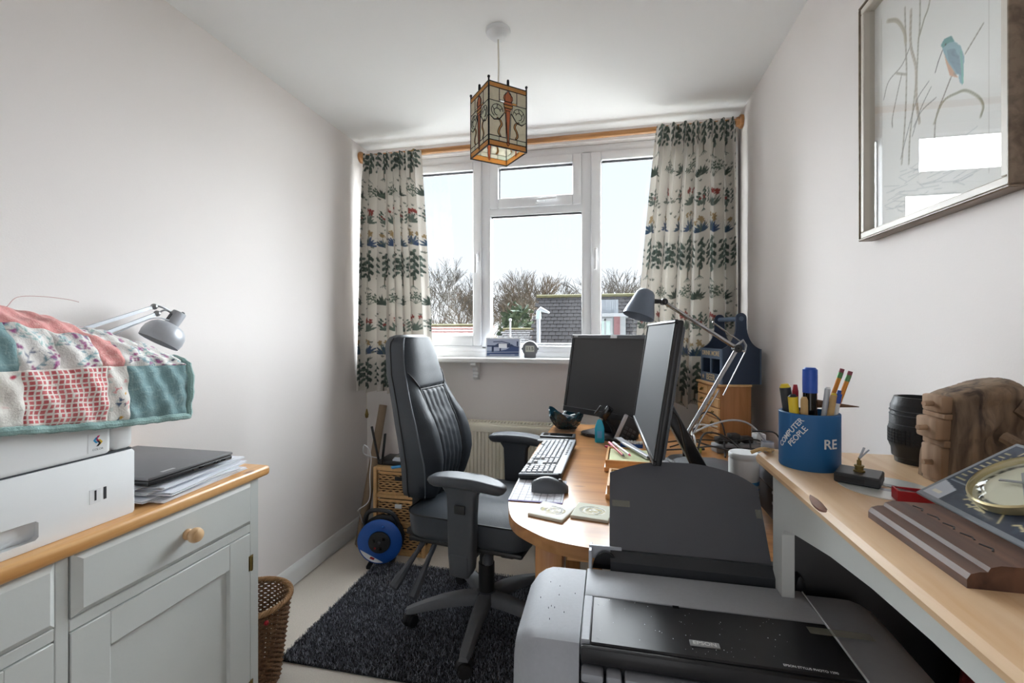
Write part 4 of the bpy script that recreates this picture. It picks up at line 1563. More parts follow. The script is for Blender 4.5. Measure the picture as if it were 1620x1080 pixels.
g.b2((0, 0.012, 0.700), (RL, 0.022, 0.716), 0.002, 1)
g.b2((0, 0.094, 0.700), (RL, 0.108, 0.716), 0.002, 1)
g.build('top_grille', 'radiator_cream', rad)
MB().cyl((0.05, 0.05, 0.0), (0.05, 0.05, 0.19), 0.008, n=10).build('pipe', 'white_gloss', rad)
for x in (0.25, 0.85):
    MB().b2((x, 0.10, 0.3), (x + 0.03, 0.136, 0.6)).build('wall_bracket', 'white_gloss', rad)

# ------------------------------------------------------------------ wicker drawer unit with router
wu = thing('wicker_drawers', 'wicker chest of three woven drawers standing in the left corner', 'chest', (-1.302, 2.33, 0))
UW, UD, UH = 0.31, 0.27, 0.485
m = MB()
pm('wicker_pale', '#d2a670', 0.55, ns=50, na=0.28, bump=0.3, bs=260)
for x0 in (0, UW - 0.022):
    for y0 in (0, UD - 0.022):
        MB().b2((x0, y0, 0), (x0 + 0.022, y0 + 0.022, UH), 0.005).build('corner_post', 'wicker_pale', wu)
for z in (0.0, 0.155, 0.312, UH - 0.022):
    MB().b2((0.004, 0.004, z), (UW - 0.004, UD - 0.004, z + 0.022), 0.005).build('shelf', 'wicker_pale', wu)
for i, (z0, z1) in enumerate(((0.026, 0.15), (0.181, 0.306), (0.338, 0.459))):
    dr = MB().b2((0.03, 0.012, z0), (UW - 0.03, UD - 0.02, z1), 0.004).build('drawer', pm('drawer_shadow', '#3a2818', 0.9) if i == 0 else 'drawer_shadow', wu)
    wv = MB()
    nr = 9
    for k in range(nr):
        z = z0 + 0.010 + k * (z1 - z0 - 0.02) / (nr - 1)
        pts = []
        for j in range(25):
            xx = 0.032 + j * (UW - 0.064) / 24
            pts.append((xx, 0.004 + 0.0045 * math.sin(j * PI / 2 + (k % 2) * PI), z + 0.0012 * math.sin(j * 1.7 + k)))
        wv.tube(pts, 0.0050, 5, flat=0.8)
    wv.build('weave', 'wicker_pale', dr)['kind'] = 'stuff'
    MB().tube([(0.03, 0.004, z0 + 0.003), (UW - 0.03, 0.004, z0 + 0.003), (UW - 0.03, 0.004, z1 - 0.003), (0.03, 0.004, z1 - 0.003)], 0.006, 6, closed=True).build('drawer_rim', 'wicker_pale', dr)
    MB().b2((UW / 2 - 0.02, -0.006, z1 - 0.042), (UW / 2 + 0.02, 0.006, z1 - 0.020), 0.002).build('grip', ('white_plastic' if i == 1 else 'black_plastic'), dr)
ro = thing('router', 'black wireless router with two upright aerials on the wicker chest', 'router', (-1.24, 2.44, UH))
MB().b2((-0.055, -0.075, 0.0), (0.13, 0.075, 0.028), 0.008, 3).build('case', 'black_plastic', ro)
for (x, y, tx, ty) in ((-0.052, -0.06, -0.022, -0.0), (-0.048, 0.05, 0.030, 0.0)):
    pass
for (p, q) in (((-0.048, -0.065, 0.01), (-0.095, -0.06, 0.205)), ((-0.020, -0.085, 0.01), (0.002, -0.09, 0.175))):
    a = MB()
    fm, L = frame_from(p, q)
    a.box((0, 0, L / 2 + 0.01), (0.016, 0.008, L), fm, 0.003)
    a.cyl(Vector(p), Vector(p) + Vector((0, 0, 0.02)), 0.007, n=10)
    a.build('aerial', 'black_plastic', ro)
mg = thing('magazines', 'small pile of creased magazines lying on the router', 'magazine', (-1.12, 2.44, UH + 0.0285))
for k in range(3):
    cv = Canvas(0.15, 0.16, 0.005, ('#8f9089', '#a6a69c', '#75777a')[k])
    rg = random.Random(k + 9)
    for q in range(50):
        cv.ell(rg.uniform(0, .15), rg.uniform(0, .16), rg.uniform(.006, .02), rg.uniform(.004, .012), rg.uniform(0, 3), rg.choice(('#c9c8bd', '#5a5c58', '#9a9a86', '#3f4447', '#b0ad8e')), 0.8)
    MB().box((0, 0, 0.004 + k * 0.009), (0.15, 0.16, 0.008), RZ(R(k * 7 - 5))).build('magazine_body', 'paper', mg)
    sheet('cover', cv, 'print_paper', mg, RZ(R(k * 7 - 5)) @ T(-0.075, -0.08, 0.0084 + k * 0.009))
bt = MB().box((0, 0, 0.005), (0.055, 0.03, 0.010), None, 0.003).build('blue_tag', pm('sky_blue', '#4f9fd6', 0.4))
bt.location = (-1.165, 2.338, UH + 0.0003)
bt.rotation_euler = (0, 0, R(40))
tag(bt, 'small light blue plastic tag on the wicker chest edge', 'tag')
cab = thing('router_cable', 'white cable looped at the corner of the wicker chest', 'cable', (-1.30, 2.34, 0))
MB().tube(spline([(0.01, 0.10, 0.50), (-0.04, 0.03, 0.53), (-0.072, 0.01, 0.555), (-0.06, 0.0, 0.60), (-0.025, -0.01, 0.58), (-0.012, -0.012, 0.53), (-0.018, -0.014, 0.44), (-0.022, -0.014, 0.30), (-0.085, -0.02, 0.24), (-0.10, 0.02, 0.2), (-0.11, 0.12, 0.005)], 8), 0.0028, 6).build('cable', 'white_plastic', cab)

# ------------------------------------------------------------------ blue cable reel
cr_ = thing('cable_reel', 'blue extension cable reel with black handle on the carpet', 'cable reel', (-1.198, 2.235, 0.0), R(14))
RM = T(0, 0, 0.135) @ Matrix.Rotation(R(90), 4, 'X')
pm('reel_blue', '#1f58ae', 0.38, ns=20, na=0.06)
for zz, fm_ in ((0.035, 'reel_blue'), (-0.030, 'black_plastic')):
    MB().lathe([(0.045, zz - 0.004), (0.112, zz - 0.004), (0.117, zz), (0.117, zz + 0.004), (0.110, zz + 0.009), (0.060, zz + 0.010), (0.056, zz + 0.006), (0.045, zz + 0.006)], 40, RM).build('flange', fm_, cr_)
MB().lathe([(0.075, -0.030), (0.090, -0.028), (0.094, -0.012), (0.090, 0.0), (0.094, 0.02), (0.090, 0.034), (0.075, 0.036)], 32, RM).build('wound_cable', 'black_plastic', cr_)
hub = MB().lathe([(0, -0.05), (0.052, -0.05), (0.052, 0.044), (0.057, 0.046), (0.056, 0.052), (0.045, 0.054), (0.0, 0.054)], 32, RM).build('socket_hub', 'black_plastic', cr_)
MB().ball((0.0, -0.056, 0.135), 0.009, 10, (1, 0.5, 1)).build('centre_cap', 'dark_grey', hub)
MB().ball((-0.022, -0.054, 0.107), 0.006, 8, (1, 0.5, 1)).build('indicator', 'red_plastic', hub)
for a in (40, 160, 280):
    MB().box((0.03 * math.cos(R(a)), -0.0545, 0.135 + 0.03 * math.sin(R(a))), (0.016, 0.002, 0.016), None, 0.001).build('socket', 'black_gloss', hub)
pts = spline([(-0.085, -0.005, 0.20), (-0.085, -0.005, 0.245), (-0.055, -0.005, 0.285), (0.03, -0.005, 0.283), (0.075, -0.005, 0.25), (0.085, -0.005, 0.20), (0.06, -0.005, 0.1), (0.05, -0.005, 0.012)], 6)
MB().tube(pts, 0.012, 8).tube(spline([(-0.085, -0.005, 0.2), (-0.06, -0.005, 0.1), (-0.05, -0.005, 0.012)], 6), 0.011, 8).build('handle', 'black_plastic', cr_)
for x in (-0.055, 0.055):
    MB().b2((x - 0.012, -0.06, 0.0), (x + 0.012, 0.055, 0.018), 0.005).build('foot', 'black_plastic', cr_)
lb = [(0.108 * math.cos(R(a)), 0.108 * math.sin(R(a))) for a in range(200, 281, 8)]
MB().prism(lb, 0.0452, 0.0458, RM).build('rating_label', 'badge_white', cr_)
MB().prism([(-0.052, -0.083), (-0.030, -0.093), (-0.024, -0.083), (-0.044, -0.074)], 0.0458, 0.0462, RM).build('label_mark', 'red_plastic', cr_)
MB().ball((0.02, -0.046, 0.215), 0.008, 8).build('winder_peg', 'reel_blue', cr_)

# ------------------------------------------------------------------ pole leaning in the corner
pl = thing('wooden_pole', 'long brown cardboard roll leaning in the left corner', 'roll', (-1.418, 2.385, 0))
pm('kraft', '#8d7862', 0.7, ns=30, na=0.1)
MB().cyl((0, 0, 0.012), (0.035, 0.215, 0.785), 0.026, 0.024, 18).build('tube', 'kraft', pl)
MB().ball((0, -0.004, 0.018), 0.020, 12).build('end_cap', 'pole_wood', pl)

# ------------------------------------------------------------------ office chair
pm('leather', '#2f343a', 0.5, ns=70, na=0.10, bump=0.22, bs=420, spec=0.3)
pm('leather_side', '#3a3f46', 0.45, ns=70, na=0.10, bump=0.2, bs=420)
pm('chair_plastic', '#44484e', 0.48, ns=50, na=0.10, bump=0.08, bs=500)
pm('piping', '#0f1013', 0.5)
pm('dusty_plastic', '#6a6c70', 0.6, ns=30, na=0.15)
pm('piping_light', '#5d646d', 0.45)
ch = thing('office_chair', 'black leather high-backed office chair with armrests on the rug', 'office chair', (-0.515, 1.87, 0.012), R(-8))
# star base
hubm = MB().lathe([(0.0, 0.075), (0.045, 0.075), (0.052, 0.095), (0.048, 0.125), (0.036, 0.135), (0.0, 0.135)], 24)
hubm.build('base_hub', 'chair_plastic', ch)
MB().lathe([(0.0, 0.12), (0.034, 0.12), (0.034, 0.25), (0.030, 0.252), (0.030, 0.31), (0.022, 0.312), (0.022, 0.40), (0, 0.40)], 24).build('gas_column', 'black_plastic', ch)
for k in range(5):
    a = R(-90 - 72 * k + 9)
    rr = []
    for r_, hw, z0, z1 in ((0.035, 0.030, 0.085, 0.132), (0.10, 0.027, 0.085, 0.132), (0.18, 0.024, 0.080, 0.122), (0.25, 0.022, 0.070, 0.104), (0.305, 0.021, 0.062, 0.088), (0.334, 0.017, 0.060, 0.078)):
        cs = [(-hw, z0), (hw, z0), (hw, z1 - 0.010), (hw * 0.65, z1), (-hw * 0.65, z1), (-hw, z1 - 0.010)]
        rr.append([Vector((r_ * math.cos(a) - y * math.sin(a), r_ * math.sin(a) + y * math.cos(a), z)) for y, z in cs])
    MB().rings(rr).build('base_leg', 'dusty_plastic', ch, sharp=50)
    c_ = Vector((0.318 * math.cos(a), 0.318 * math.sin(a), 0))
    ca = a + R((25, 140, -60, 80, 10)[k])
    dv = Vector((math.cos(ca), math.sin(ca), 0))
    cs_ = MB()
    cs_.cyl(c_ + Vector((0, 0, 0.035)), c_ + Vector((0, 0, 0.070)), 0.009, n=8)
    cs_.tube([c_ + Vector((-dv.y, dv.x, 0)) * (0.028 * math.cos(t)) + Vector((0, 0, 0.030 + 0.028 * math.sin(t))) for t in np.linspace(0.2, PI - 0.2, 9)], 0.011, 8)
    caster = cs_.build('caster', 'black_plastic', ch)
    for s in (-1, 1):
        MB().cyl(c_ + dv * (s * 0.008) + Vector((0, 0, 0.027)), c_ + dv * (s * 0.024) + Vector((0, 0, 0.027)), 0.0265, 0.024, 18).build('wheel', 'black_plastic', caster)
# mechanism
MB().b2((-0.17, -0.085, 0.365), (0.15, 0.085, 0.415), 0.012, 3).b2((-0.11, -0.05, 0.345), (0.09, 0.05, 0.37), 0.01, 2).build('mechanism', 'black_plastic', ch)
MB().b2((-0.235, -0.235, 0.405), (0.24, 0.235, 0.425), 0.008, 2).build('seat_pan', 'black_plastic', ch)
for (p, q) in (((-0.19, -0.17, 0.398), (-0.262, -0.30, 0.245)), ((-0.145, -0.17, 0.395), (-0.172, -0.305, 0.225))):
    p, q = Vector(p), Vector(q)
    d_ = q - p
    lv = MB().tube([p, p + d_ * 0.15, p + d_ * 0.3, p + d_ * 0.55, p + d_ * 0.8, p + d_ * 0.97, q], [0.010, 0.011, 0.009, 0.012, 0.019, 0.020, 0.014], 8)
    lv.box((0, 0, 0), (0.024, 0.03, 0.022), T(*p), 0.004)
    lv.build('lever', 'chair_plastic', ch)
MB().cyl((0.05, -0.06, 0.37), (0.055, -0.11, 0.345), 0.008, n=8).lathe([(0.006, 0), (0.012, 0.012), (0.022, 0.03), (0.021, 0.052), (0.010, 0.058)], 14, T(0.055, -0.11, 0.36) @ Matrix.Rotation(R(172), 4, 'X')).build('tension_knob', 'chair_plastic', ch)
MB().b2((0.13, -0.18, 0.372), (0.19, -0.10, 0.408), 0.010, 2).build('slide_grip', 'black_plastic', ch)


def rrect(hx, hy, r, n=5):
    out = []
    for cx, cy, a0 in ((hx - r, hy - r, 0), (-hx + r, hy - r, 90), (-hx + r, -hy + r, 180), (hx - r, -hy + r, 270)):
        for k in range(n + 1):
            a = R(a0 + 90 * k / n)
            out.append((cx + r * math.cos(a), cy + r * math.sin(a)))
    return out


# seat: dark side border and softly crowned top
SCX, SCY = 0.005, 0.0
rr = []
for z, sc in ((0.424, 0.93), (0.430, 0.965), (0.445, 0.985), (0.500, 1.0), (0.518, 0.998)):
    rr.append([Vector((SCX + x * sc, y * sc, z)) for x, y in rrect(0.258, 0.25, 0.075)])
MB().rings(rr).build('seat_border', 'leather_side', ch, sharp=60)
base_loop = rrect(0.256, 0.248, 0.074, 8)


def seat_top(u, v):
    k = int(round(u * len(base_loop))) % len(base_loop)
    x, y = base_loop[k]
    s = 1 - v
    z = 0.518 + 0.030 * (1 - s ** 3.2)
    xx, yy = x * s, y * s
    wr = 0.0035 * math.sin(26 * xx + 9 * math.sin(8 * yy)) * math.sin(14 * yy + 2) * min(1, v * 3)
    dip = -0.012 * math.exp(-((xx + 0.02) ** 2 + yy ** 2) / 0.015)
    roll = 0.012 * math.exp(-((xx - 0.19) ** 2) / 0.006)
    return Vector((SCX + xx, yy, z + wr + dip + roll * min(1, v * 4)))


g = MB()
nu, nv = len(base_loop), 16
gv = [[g.bm.verts.new(seat_top(i / nu, j / nv * 0.97)) for i in range(nu)] for j in range(nv + 1)]
for j in range(nv):
    for i in range(nu):
        g.bm.faces.new((gv[j][i], gv[j][(i + 1) % nu], gv[j + 1][(i + 1) % nu], gv[j + 1][i]))
g.bm.faces.new(gv[nv])
g.build('seat', 'leather', ch, sharp=80)
MB().tube([(SCX + x, y, 0.5185) for x, y in rrect(0.259, 0.251, 0.075, 6)], 0.0035, 6, closed=True).build('seat_piping', 'piping', ch)

# backrest: measured profile  (z, front x, half width, rear x)
BP = [(1.215, -0.350, 0.075, -0.42), (1.205, -0.342, 0.100, -0.435), (1.18, -0.336, 0.116, -0.445), (1.15, -0.33, 0.124, -0.44), (1.1, -0.32, 0.133, -0.43), (1.05, -0.307, 0.144, -0.42), (1.0, -0.29, 0.157, -0.40), (0.95, -0.27, 0.170, -0.38), (0.9, -0.248, 0.184, -0.36), (0.85, -0.222, 0.200, -0.34), (0.8, -0.203, 0.210, -0.322), (0.75, -0.19, 0.212, -0.312), (0.7, -0.183, 0.203, -0.31), (0.65, -0.188, 0.185, -0.317), (0.6, -0.20, 0.162, -0.33), (0.56, -0.213, 0.14, -0.342), (0.53, -0.228, 0.118, -0.35), (0.515, -0.245, 0.09, -0.345)]
BPA = np.array(BP)[::-1]


def bp(z):
    return [float(np.interp(z, BPA[:, 0], BPA[:, k])) for k in (1, 2, 3)]


# side/rear shell
rr, rr2 = [], []
for z, xf, hw, xr_ in BP:
    xm = xf - 0.004
    rr.append([Vector((xm, -hw, z)), Vector((xm, hw, z)), Vector((xm - 0.03, hw + 0.004, z)), Vector((xr_ + 0.045, hw + 0.003, z)), Vector((xr_ + 0.045, -hw - 0.003, z)), Vector((xm - 0.03, -hw - 0.004, z))])
    h2 = hw - 0.004
    rr2.append([Vector((xr_ + 0.046, -h2, z)), Vector((xr_ + 0.046, h2, z)), Vector((xr_ + 0.012, h2 - 0.004, z)), Vector((xr_, h2 - 0.03, z)), Vector((xr_, -h2 + 0.03, z)), Vector((xr_ + 0.012, -h2 + 0.004, z))])
MB().rings(rr).build('back_border', 'leather_side', ch, sharp=70)
MB().rings(rr2).build('back_shell', 'chair_plastic', ch, sharp=70)


def front_x(z, y):
    """front leather surface of the backrest"""
    xf, hw, _ = bp(z)
    q = min(1.0, abs(y) / max(hw, 1e-4))
    x = xf + 0.030 * (1 - q ** 4)
    # panel seams: centre fluted panel between the wings below z ~ 1.0
    zc = 1.000 - 1.3 * (y * y) * 6
    cw = 0.094 + 0.02 * (z - 0.75)
    if z < 0.985 and abs(y) < cw:
        fl = (y / cw) * 2.5
        x += -0.010 + 0.009 * abs(math.sin((fl + 0.5) * PI)) ** 0.6
        x += 0.0008 * math.sin(z * 130 + y * 60) * math.sin(z * 37)
    elif z < 0.985:
        x += 0.022 * math.sin(min(1, (abs(y) - cw) / max(0.02, hw - cw)) * PI) * min(1, (0.985 - z) / 0.12)
    else:
        x += 0.006 * math.sin(min(1, (z - 0.985) / 0.22) * PI)
    x -= 0.007 * math.exp(-((abs(y) - cw) / 0.006) ** 2) * (1 if z < 0.985 else 0)
    x -= 0.008 * math.exp(-((z - 0.985) / 0.008) ** 2) * (1 if abs(y) < cw + 0.01 else 0.0)
    return x


g = MB()
zs = list(np.linspace(1.205, 0.52, 90))
ny = 56
gv = []
for z in zs:
    hw = bp(z)[1]
    gv.append([g.bm.verts.new((front_x(z, hw * (2 * i / ny - 1)), hw * (2 * i / ny - 1), z)) for i in range(ny + 1)])
for j in range(len(zs) - 1):
    for i in range(ny):
        g.bm.faces.new((gv[j][i], gv[j][i + 1], gv[j + 1][i + 1], gv[j + 1][i]))
g.build('backrest', 'leather', ch, sharp=80)


def on_back(y, z, off=0.003):
    return (front_x(z, y) + off, y, z)


for s in (-1, 1):
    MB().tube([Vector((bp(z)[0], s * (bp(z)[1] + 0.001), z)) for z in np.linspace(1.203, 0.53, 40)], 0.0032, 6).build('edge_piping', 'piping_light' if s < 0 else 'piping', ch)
    MB().tube([on_back(s * (0.094 + 0.02 * (z - 0.75)), z) for z in np.linspace(0.985, 0.56, 30)], 0.0026, 6).build('panel_piping', 'piping', ch)
    MB().tube([on_back(s * y, z) for y, z in ((0.0987, 0.985), (0.108, 0.995), (0.118, 1.012), (0.128, 1.032), (0.140, 1.055))], 0.0026, 6).build('wing_piping', 'piping', ch)
MB().tube([on_back(y, 0.985) for y in np.linspace(-0.0987, 0.0987, 20)], 0.0026, 6).build('yoke_piping', 'piping', ch)
MB().tube([Vector((bp(1.2)[2] + 0.046, 0, 0))] + [], 0.001, 4) if False else None
MB().tube([Vector((bp(z)[2] + 0.0455, -bp(z)[1] - 0.004, z)) for z in np.linspace(1.2, 0.53, 40)], 0.0028, 6).build('edge_piping', 'piping', ch)
MB().b2((-0.325, -0.035, 0.36), (-0.295, 0.035, 0.70), 0.008, 2).b2((-0.32, -0.035, 0.36), (-0.12, 0.035, 0.385), 0.008, 2).build('back_stem', 'black_plastic', ch)
MB().b2((-0.305, -0.10, 0.39), (-0.265, -0.055, 0.62), 0.006, 2).b2((-0.30, -0.15, 0.385), (-0.12, -0.06, 0.41), 0.006, 2).build('back_upright', 'black_plastic', ch)

# armrests
for s, zt in ((-1, 0.697), (1, 0.728)):
    yc = s * 0.288
    post = MB()
    rr = []
    for z, hx, xc, hy in ((0.36, 0.040, 0.03, 0.018), (0.372, 0.046, 0.03, 0.024), (0.42, 0.050, 0.03, 0.026), (0.50, 0.052, 0.03, 0.026), (0.56, 0.053, 0.03, 0.025), (zt - 0.06, 0.058, 0.03, 0.024), (zt - 0.035, 0.075, 0.03, 0.026), (zt - 0.022, 0.088, 0.03, 0.028)):
        rr.append([Vector((xc + x, yc + y, z)) for x, y in rrect(hx, hy, min(hx, hy) * 0.45, 3)])
    post.rings(rr)
    post.b2((-0.01, min(yc, yc - s * 0.20), 0.395), (0.07, max(yc, yc - s * 0.20), 0.412), 0.004)
    po = post.build('arm_post', 'chair_plastic', ch, sharp=50)
    MB().b2((-0.01 + 0.02, yc - 0.032 if s < 0 else yc + 0.024, 0.575), (0.052, yc - 0.024 if s < 0 else yc + 0.032, 0.607), 0.003).build('height_button', 'black_plastic', po)
    MB().b2((-0.012, yc - s * -0.0005 - 0.029, 0.345), (0.065, yc + 0.029, 0.43), 0.010, 3).build('arm_foot', 'chair_plastic', po)
    rr = []
    for z, sc in ((zt - 0.028, 0.86), (zt - 0.022, 0.94), (zt - 0.010, 1.0), (zt, 0.985), (zt + 0.008, 0.90), (zt + 0.011, 0.72)):
        ring = []
        for k in range(36):
            a = 2 * PI * k / 36
            ca_, sa_ = math.cos(a), math.sin(a)
            x = 0.155 * (abs(ca_) ** 0.75) * (1 if ca_ >= 0 else -1)
            wd = 0.046 * (1 - 0.12 * x / 0.155)
            y = wd * (abs(sa_) ** 0.7) * (1 if sa_ >= 0 else -1)
            droop = -0.022 * max(0, (x - 0.02) / 0.155) ** 2 - 0.008 * max(0, (-x - 0.06) / 0.1) ** 2
            ring.append(Vector((0.045 + x * sc, yc + y * sc, z + droop)))
        rr.append(ring)
    MB().rings(rr).build('arm_pad', 'chair_plastic', ch, sharp=60)

# ------------------------------------------------------------------ pine desk
DZT = 0.76
wood('desk_pine', '#bd8956', '#a06d40', axis=0, scale=7, rough=0.3, coat=0.1)
M['desk_pine'].node_tree.nodes['Principled BSDF'].inputs['Specular IOR Level'].default_value = 0.3
dk = thing('desk', 'varnished pine desk with a rounded front corner below the window', 'desk', (0, 0, 0))
edge = [(-0.215, 2.40), (-0.262, 2.375), (-0.285, 2.33), (-0.295, 2.08), (-0.298, 1.796), (-0.294, 1.474), (-0.288, 1.313), (-0.275, 1.227), (-0.243, 1.138), (-0.187, 1.082), (-0.121, 1.042), (0.0, 1.019), (0.15, 1.008), (0.40, 1.02)]
ol = [(p.x, p.y) for p in spline([(x, y, 0) for x, y in edge], 5)] + [(0.658, 1.03), (0.658, 2.40)]
MB().prism(ol, DZT - 0.030, DZT, None, 0.011, 3).build('top', 'desk_pine', dk)
for x, y in ((-0.19, 1.16), (0.58, 1.10), (0.58, 2.30), (-0.22, 2.28)):
    MB().b2((x, y, 0), (x + 0.07, y + 0.07, DZT - 0.030), 0.004).build('leg', 'pine_z', dk)
MB().b2((-0.11, 1.168, 0.655), (0.57, 1.192, DZT - 0.030), 0.002, 1).build('front_apron', 'pine_x', dk)
MB().b2((-0.185, 1.24, 0.655), (-0.163, 2.27, DZT - 0.030), 0.002, 1).build('side_apron', 'pine', dk)
MB().b2((-0.15, 2.31, 0.655), (0.57, 2.332, DZT - 0.030), 0.002, 1).build('back_apron', 'pine_x', dk)
MB().b2((-0.055, 1.15, 0.10), (-0.02, 1.185, 0.66), 0.003).build('stile', 'pine_z', dk)

# desk mat printed with a calendar grid
dm = thing('desk_mat', 'white paper mouse mat printed with a grid on the desk', 'mat', (-0.285, 1.262, DZT), R(2))
cv = Canvas(0.155, 0.195, 0.0022, '#e6e6ee')
rg = random.Random(2)
for k in range(8):
    cv.line([(0.006 + k * 0.0204, 0.006), (0.006 + k * 0.0204, 0.185)], 0.0016, '#55555f')
for k in range(9):
    cv.line([(0.006, 0.008 + k * 0.022), (0.149, 0.008 + k * 0.022)], 0.0016, '#55555f')
for k in range(150):
    x, y = rg.uniform(0.008, 0.145), rg.uniform(0.01, 0.185)
    cv.line([(x, y), (x + rg.uniform(0.002, 0.008), y)], 0.0014, '#8a8a98')
cv.rect(0, 0, 0.155, 0.005, '#6d5f9c')
MB().b2((0, 0, 0), (0.155, 0.195, 0.0026), 0.001, 1).build('pad', pm('pad_edge', '#8b82ab', 0.8), dm)
sheet('calendar_print', cv, 'print_paper', dm, T(0, 0, 0.0029))

# mouse
mo = thing('computer_mouse', 'dark grey computer mouse on the paper mat', 'mouse', (-0.178, 1.362, DZT + 0.0031), R(8))
pm('mouse_grey', '#54585e', 0.35, ns=60, na=0.06)
rr = []
for k in range(15):
    t = k / 14
    x = -0.055 + 0.11 * t
    hw = 0.031 * (math.sin(PI * (0.06 + 0.88 * t)) ** 0.45) * (1 - 0.10 * math.sin(PI * t))
    hh = 0.040 * math.sin(PI * (0.10 + 0.83 * t) ** 0.85) ** 0.7 + 0.002
    ring = []
    for j in range(14):
        a = PI * j / 13
        ring.append(Vector((x, hw * math.cos(a), hh * max(0.0, math.sin(a)) ** 0.8)))
    rr.append(ring)
MB().rings(rr).build('shell', 'mouse_grey', mo, sharp=60)
MB().cyl((0.030, -0.004, 0.0265), (0.030, 0.004, 0.0265), 0.009, n=14).build('wheel', 'black_plastic', mo)
MB().tube([(0.052, 0, 0.016), (0.03, 0, 0.033), (0.01, 0, 0.041)], 0.0012, 5).build('button_gap', 'black_plastic', mo)

# keyboard
kb = thing('keyboard', 'grey and black computer keyboard along the desk edge', 'keyboard', (-0.214, 1.675, DZT), R(-91.5), rot=(R(3), 0, R(-91.5)))
kb.location.z = DZT + 0.0045
pm('kb_grey', '#8d9299', 0.4, ns=80, na=0.05)
pm('key_top', '#aeb0b5', 0.5, ns=60, na=0.05)
pm('kb_dark', '#1b1c1f', 0.5, ns=60, na=0.08)
rr = []
for z, s in ((0.0, 0.97), (0.006, 1.0), (0.014, 1.0), (0.017, 0.985)):
    rr.append([Vector((x * s, y * s, z + 0.006 * (y + 0.07) / 0.14)) for x, y in rrect(0.236, 0.071, 0.012, 3)])
MB().rings(rr).build('case', 'kb_dark', kb, sharp=50)
MB().box((0, 0.056, 0.0225), (0.462, 0.026, 0.004), None, 0.002).build('media_strip', 'kb_grey', kb)
MB().box((0.232, -0.004, 0.020), (0.007, 0.13, 0.006), None, 0.002).build('side_trim', 'kb_grey', kb)
kme = MB()
rr = [[Vector((x, y, z)) for x, y in rrect(hx, hy, 0.1, 2)] for z, hx, hy in ((0, 0.5, 0.5), (0.7, 0.44, 0.44), (1.0, 0.36, 0.38))]
kme.rings(rr)
key_me = kme.mesh('key', 30)
key_me.materials.append(M['key_top'])


def key(x, y, w_, h_=0.0155):
    o = bpy.data.objects.new('key', key_me)
    link(o, kb)
    o.location = (x, y, 0.0165 + 0.006 * (y + 0.07) / 0.14)
    o.scale = (w_, h_, 0.0075)


py_ = 0.0182
rowsk = [
    (-0.058, [1.3, 1.1, 1.1, 5.8, 1.1, 1.1, 1.1, 1.3]), (-0.0398, [2.2] + [1] * 10 + [2.7]), (-0.0216, [1.75] + [1] * 11 + [2.15]), (-0.0034, [1.5] + [1] * 12 + [1.4]), (0.0148, [1] * 13 + [1.9]), (0.033, [1.0, 0.4] + [1] * 12)]
for y, ws in rowsk:
    tot = sum(ws)
    x = -0.226
    u_ = 0.281 / tot
    for w_ in ws:
        if w_ > 0.5:
            key(x + w_ * u_ / 2, y, w_ * u_ - 0.0022)
        x += w_ * u_
for y in (0.033, 0.0148, -0.0034):
    for k in range(3):
        key(0.073 + k * 0.0185, y, 0.0163)
key(0.0915, -0.0398, 0.0163)
for k in range(3):
    key(0.073 + k * 0.0185, -0.058, 0.0163)
for y in (0.033, 0.0148, -0.0034, -0.0216, -0.0398, -0.058):
    for k in range(4):
        key(0.150 + k * 0.0205, y, 0.018)
for k in range(7):
    MB().box((-0.18 + k * 0.03, 0.056, 0.025), (0.018, 0.008, 0.003), None, 0.001).build('media_button', 'kb_dark', kb)
for x in (-0.2, 0.2):
    MB().box((x, 0.05, -0.001), (0.02, 0.012, 0.010), None, 0.001).build('foot', 'black_plastic', kb)

# coasters
for i, (x, y, a, lab, cols) in enumerate(((-0.151, 1.205, -17, 'pale square stone coaster nearest the rounded desk corner', ('#e2e0db', '#77756d', '#b3a76f')), (-0.046, 1.222, -9, 'greenish square stone coaster beside the paper support', ('#c4c4b2', '#7d7f70', '#a99a5c')))):
    co_ = thing('coaster', lab, 'coaster', (x, y, DZT), R(a), 'coasters on the desk')
    MB().box((0, 0, 0.0035), (0.098, 0.098, 0.007), None, 0.0015).build('tile', 'cream_card', co_)
    cv = Canvas(0.094, 0.094, 0.0018, cols[0])
    rg = random.Random(i + 3)
    for k in range(90):
        a0 = rg.uniform(0, 6.28)
        r0 = rg.uniform(0.004, 0.036)
        cv.line([(0.047 + r0 * math.cos(a0 + q * 0.3), 0.047 + r0 * 0.8 * math.sin(a0 + q * 0.3)) for q in range(4)], 0.0026, rg.choice(cols[1:] + ('#eeece6',)), 0.85)
    sheet('printed_face', cv, 'print_paper', co_, T(-0.047, -0.047, 0.0073))

# slim black cases at the far end of the keyboard
sl1 = thing('slim_case', 'flat black case nearest the keyboard end', 'case', (-0.228, 1.975, DZT), R(2))
MB().box((0, 0, 0.006), (0.165, 0.05, 0.012), None, 0.003).build('case_body', 'black_plastic', sl1)
MB().box((0, -0.0252, 0.006), (0.16, 0.001, 0.002), None).build('case_seam', 'steel', sl1)
sl2 = thing('slim_case', 'flat dark grey case behind the black one, next to the bowl', 'case', (-0.232, 2.055, DZT), R(0))
MB().box((0, 0, 0.008), (0.155, 0.07, 0.016), None, 0.003).build('case_body', pm('slate', '#3b3d41', 0.45), sl2)
MB().box((0, 0.0, 0.0163), (0.13, 0.05, 0.001), None).build('case_top', 'black_gloss', sl2)

# teal glass bowl with upturned corners
bw = thing('glass_bowl', 'dark teal glass bowl with upturned corners on the desk', 'bowl', (-0.215, 2.262, DZT), R(20))
pm('teal_glass', '#173f4d', 0.12, ns=45, na=0.5, spec=0.8, coat=0.6)
pm('teal_vein', '#0a141a', 0.3)


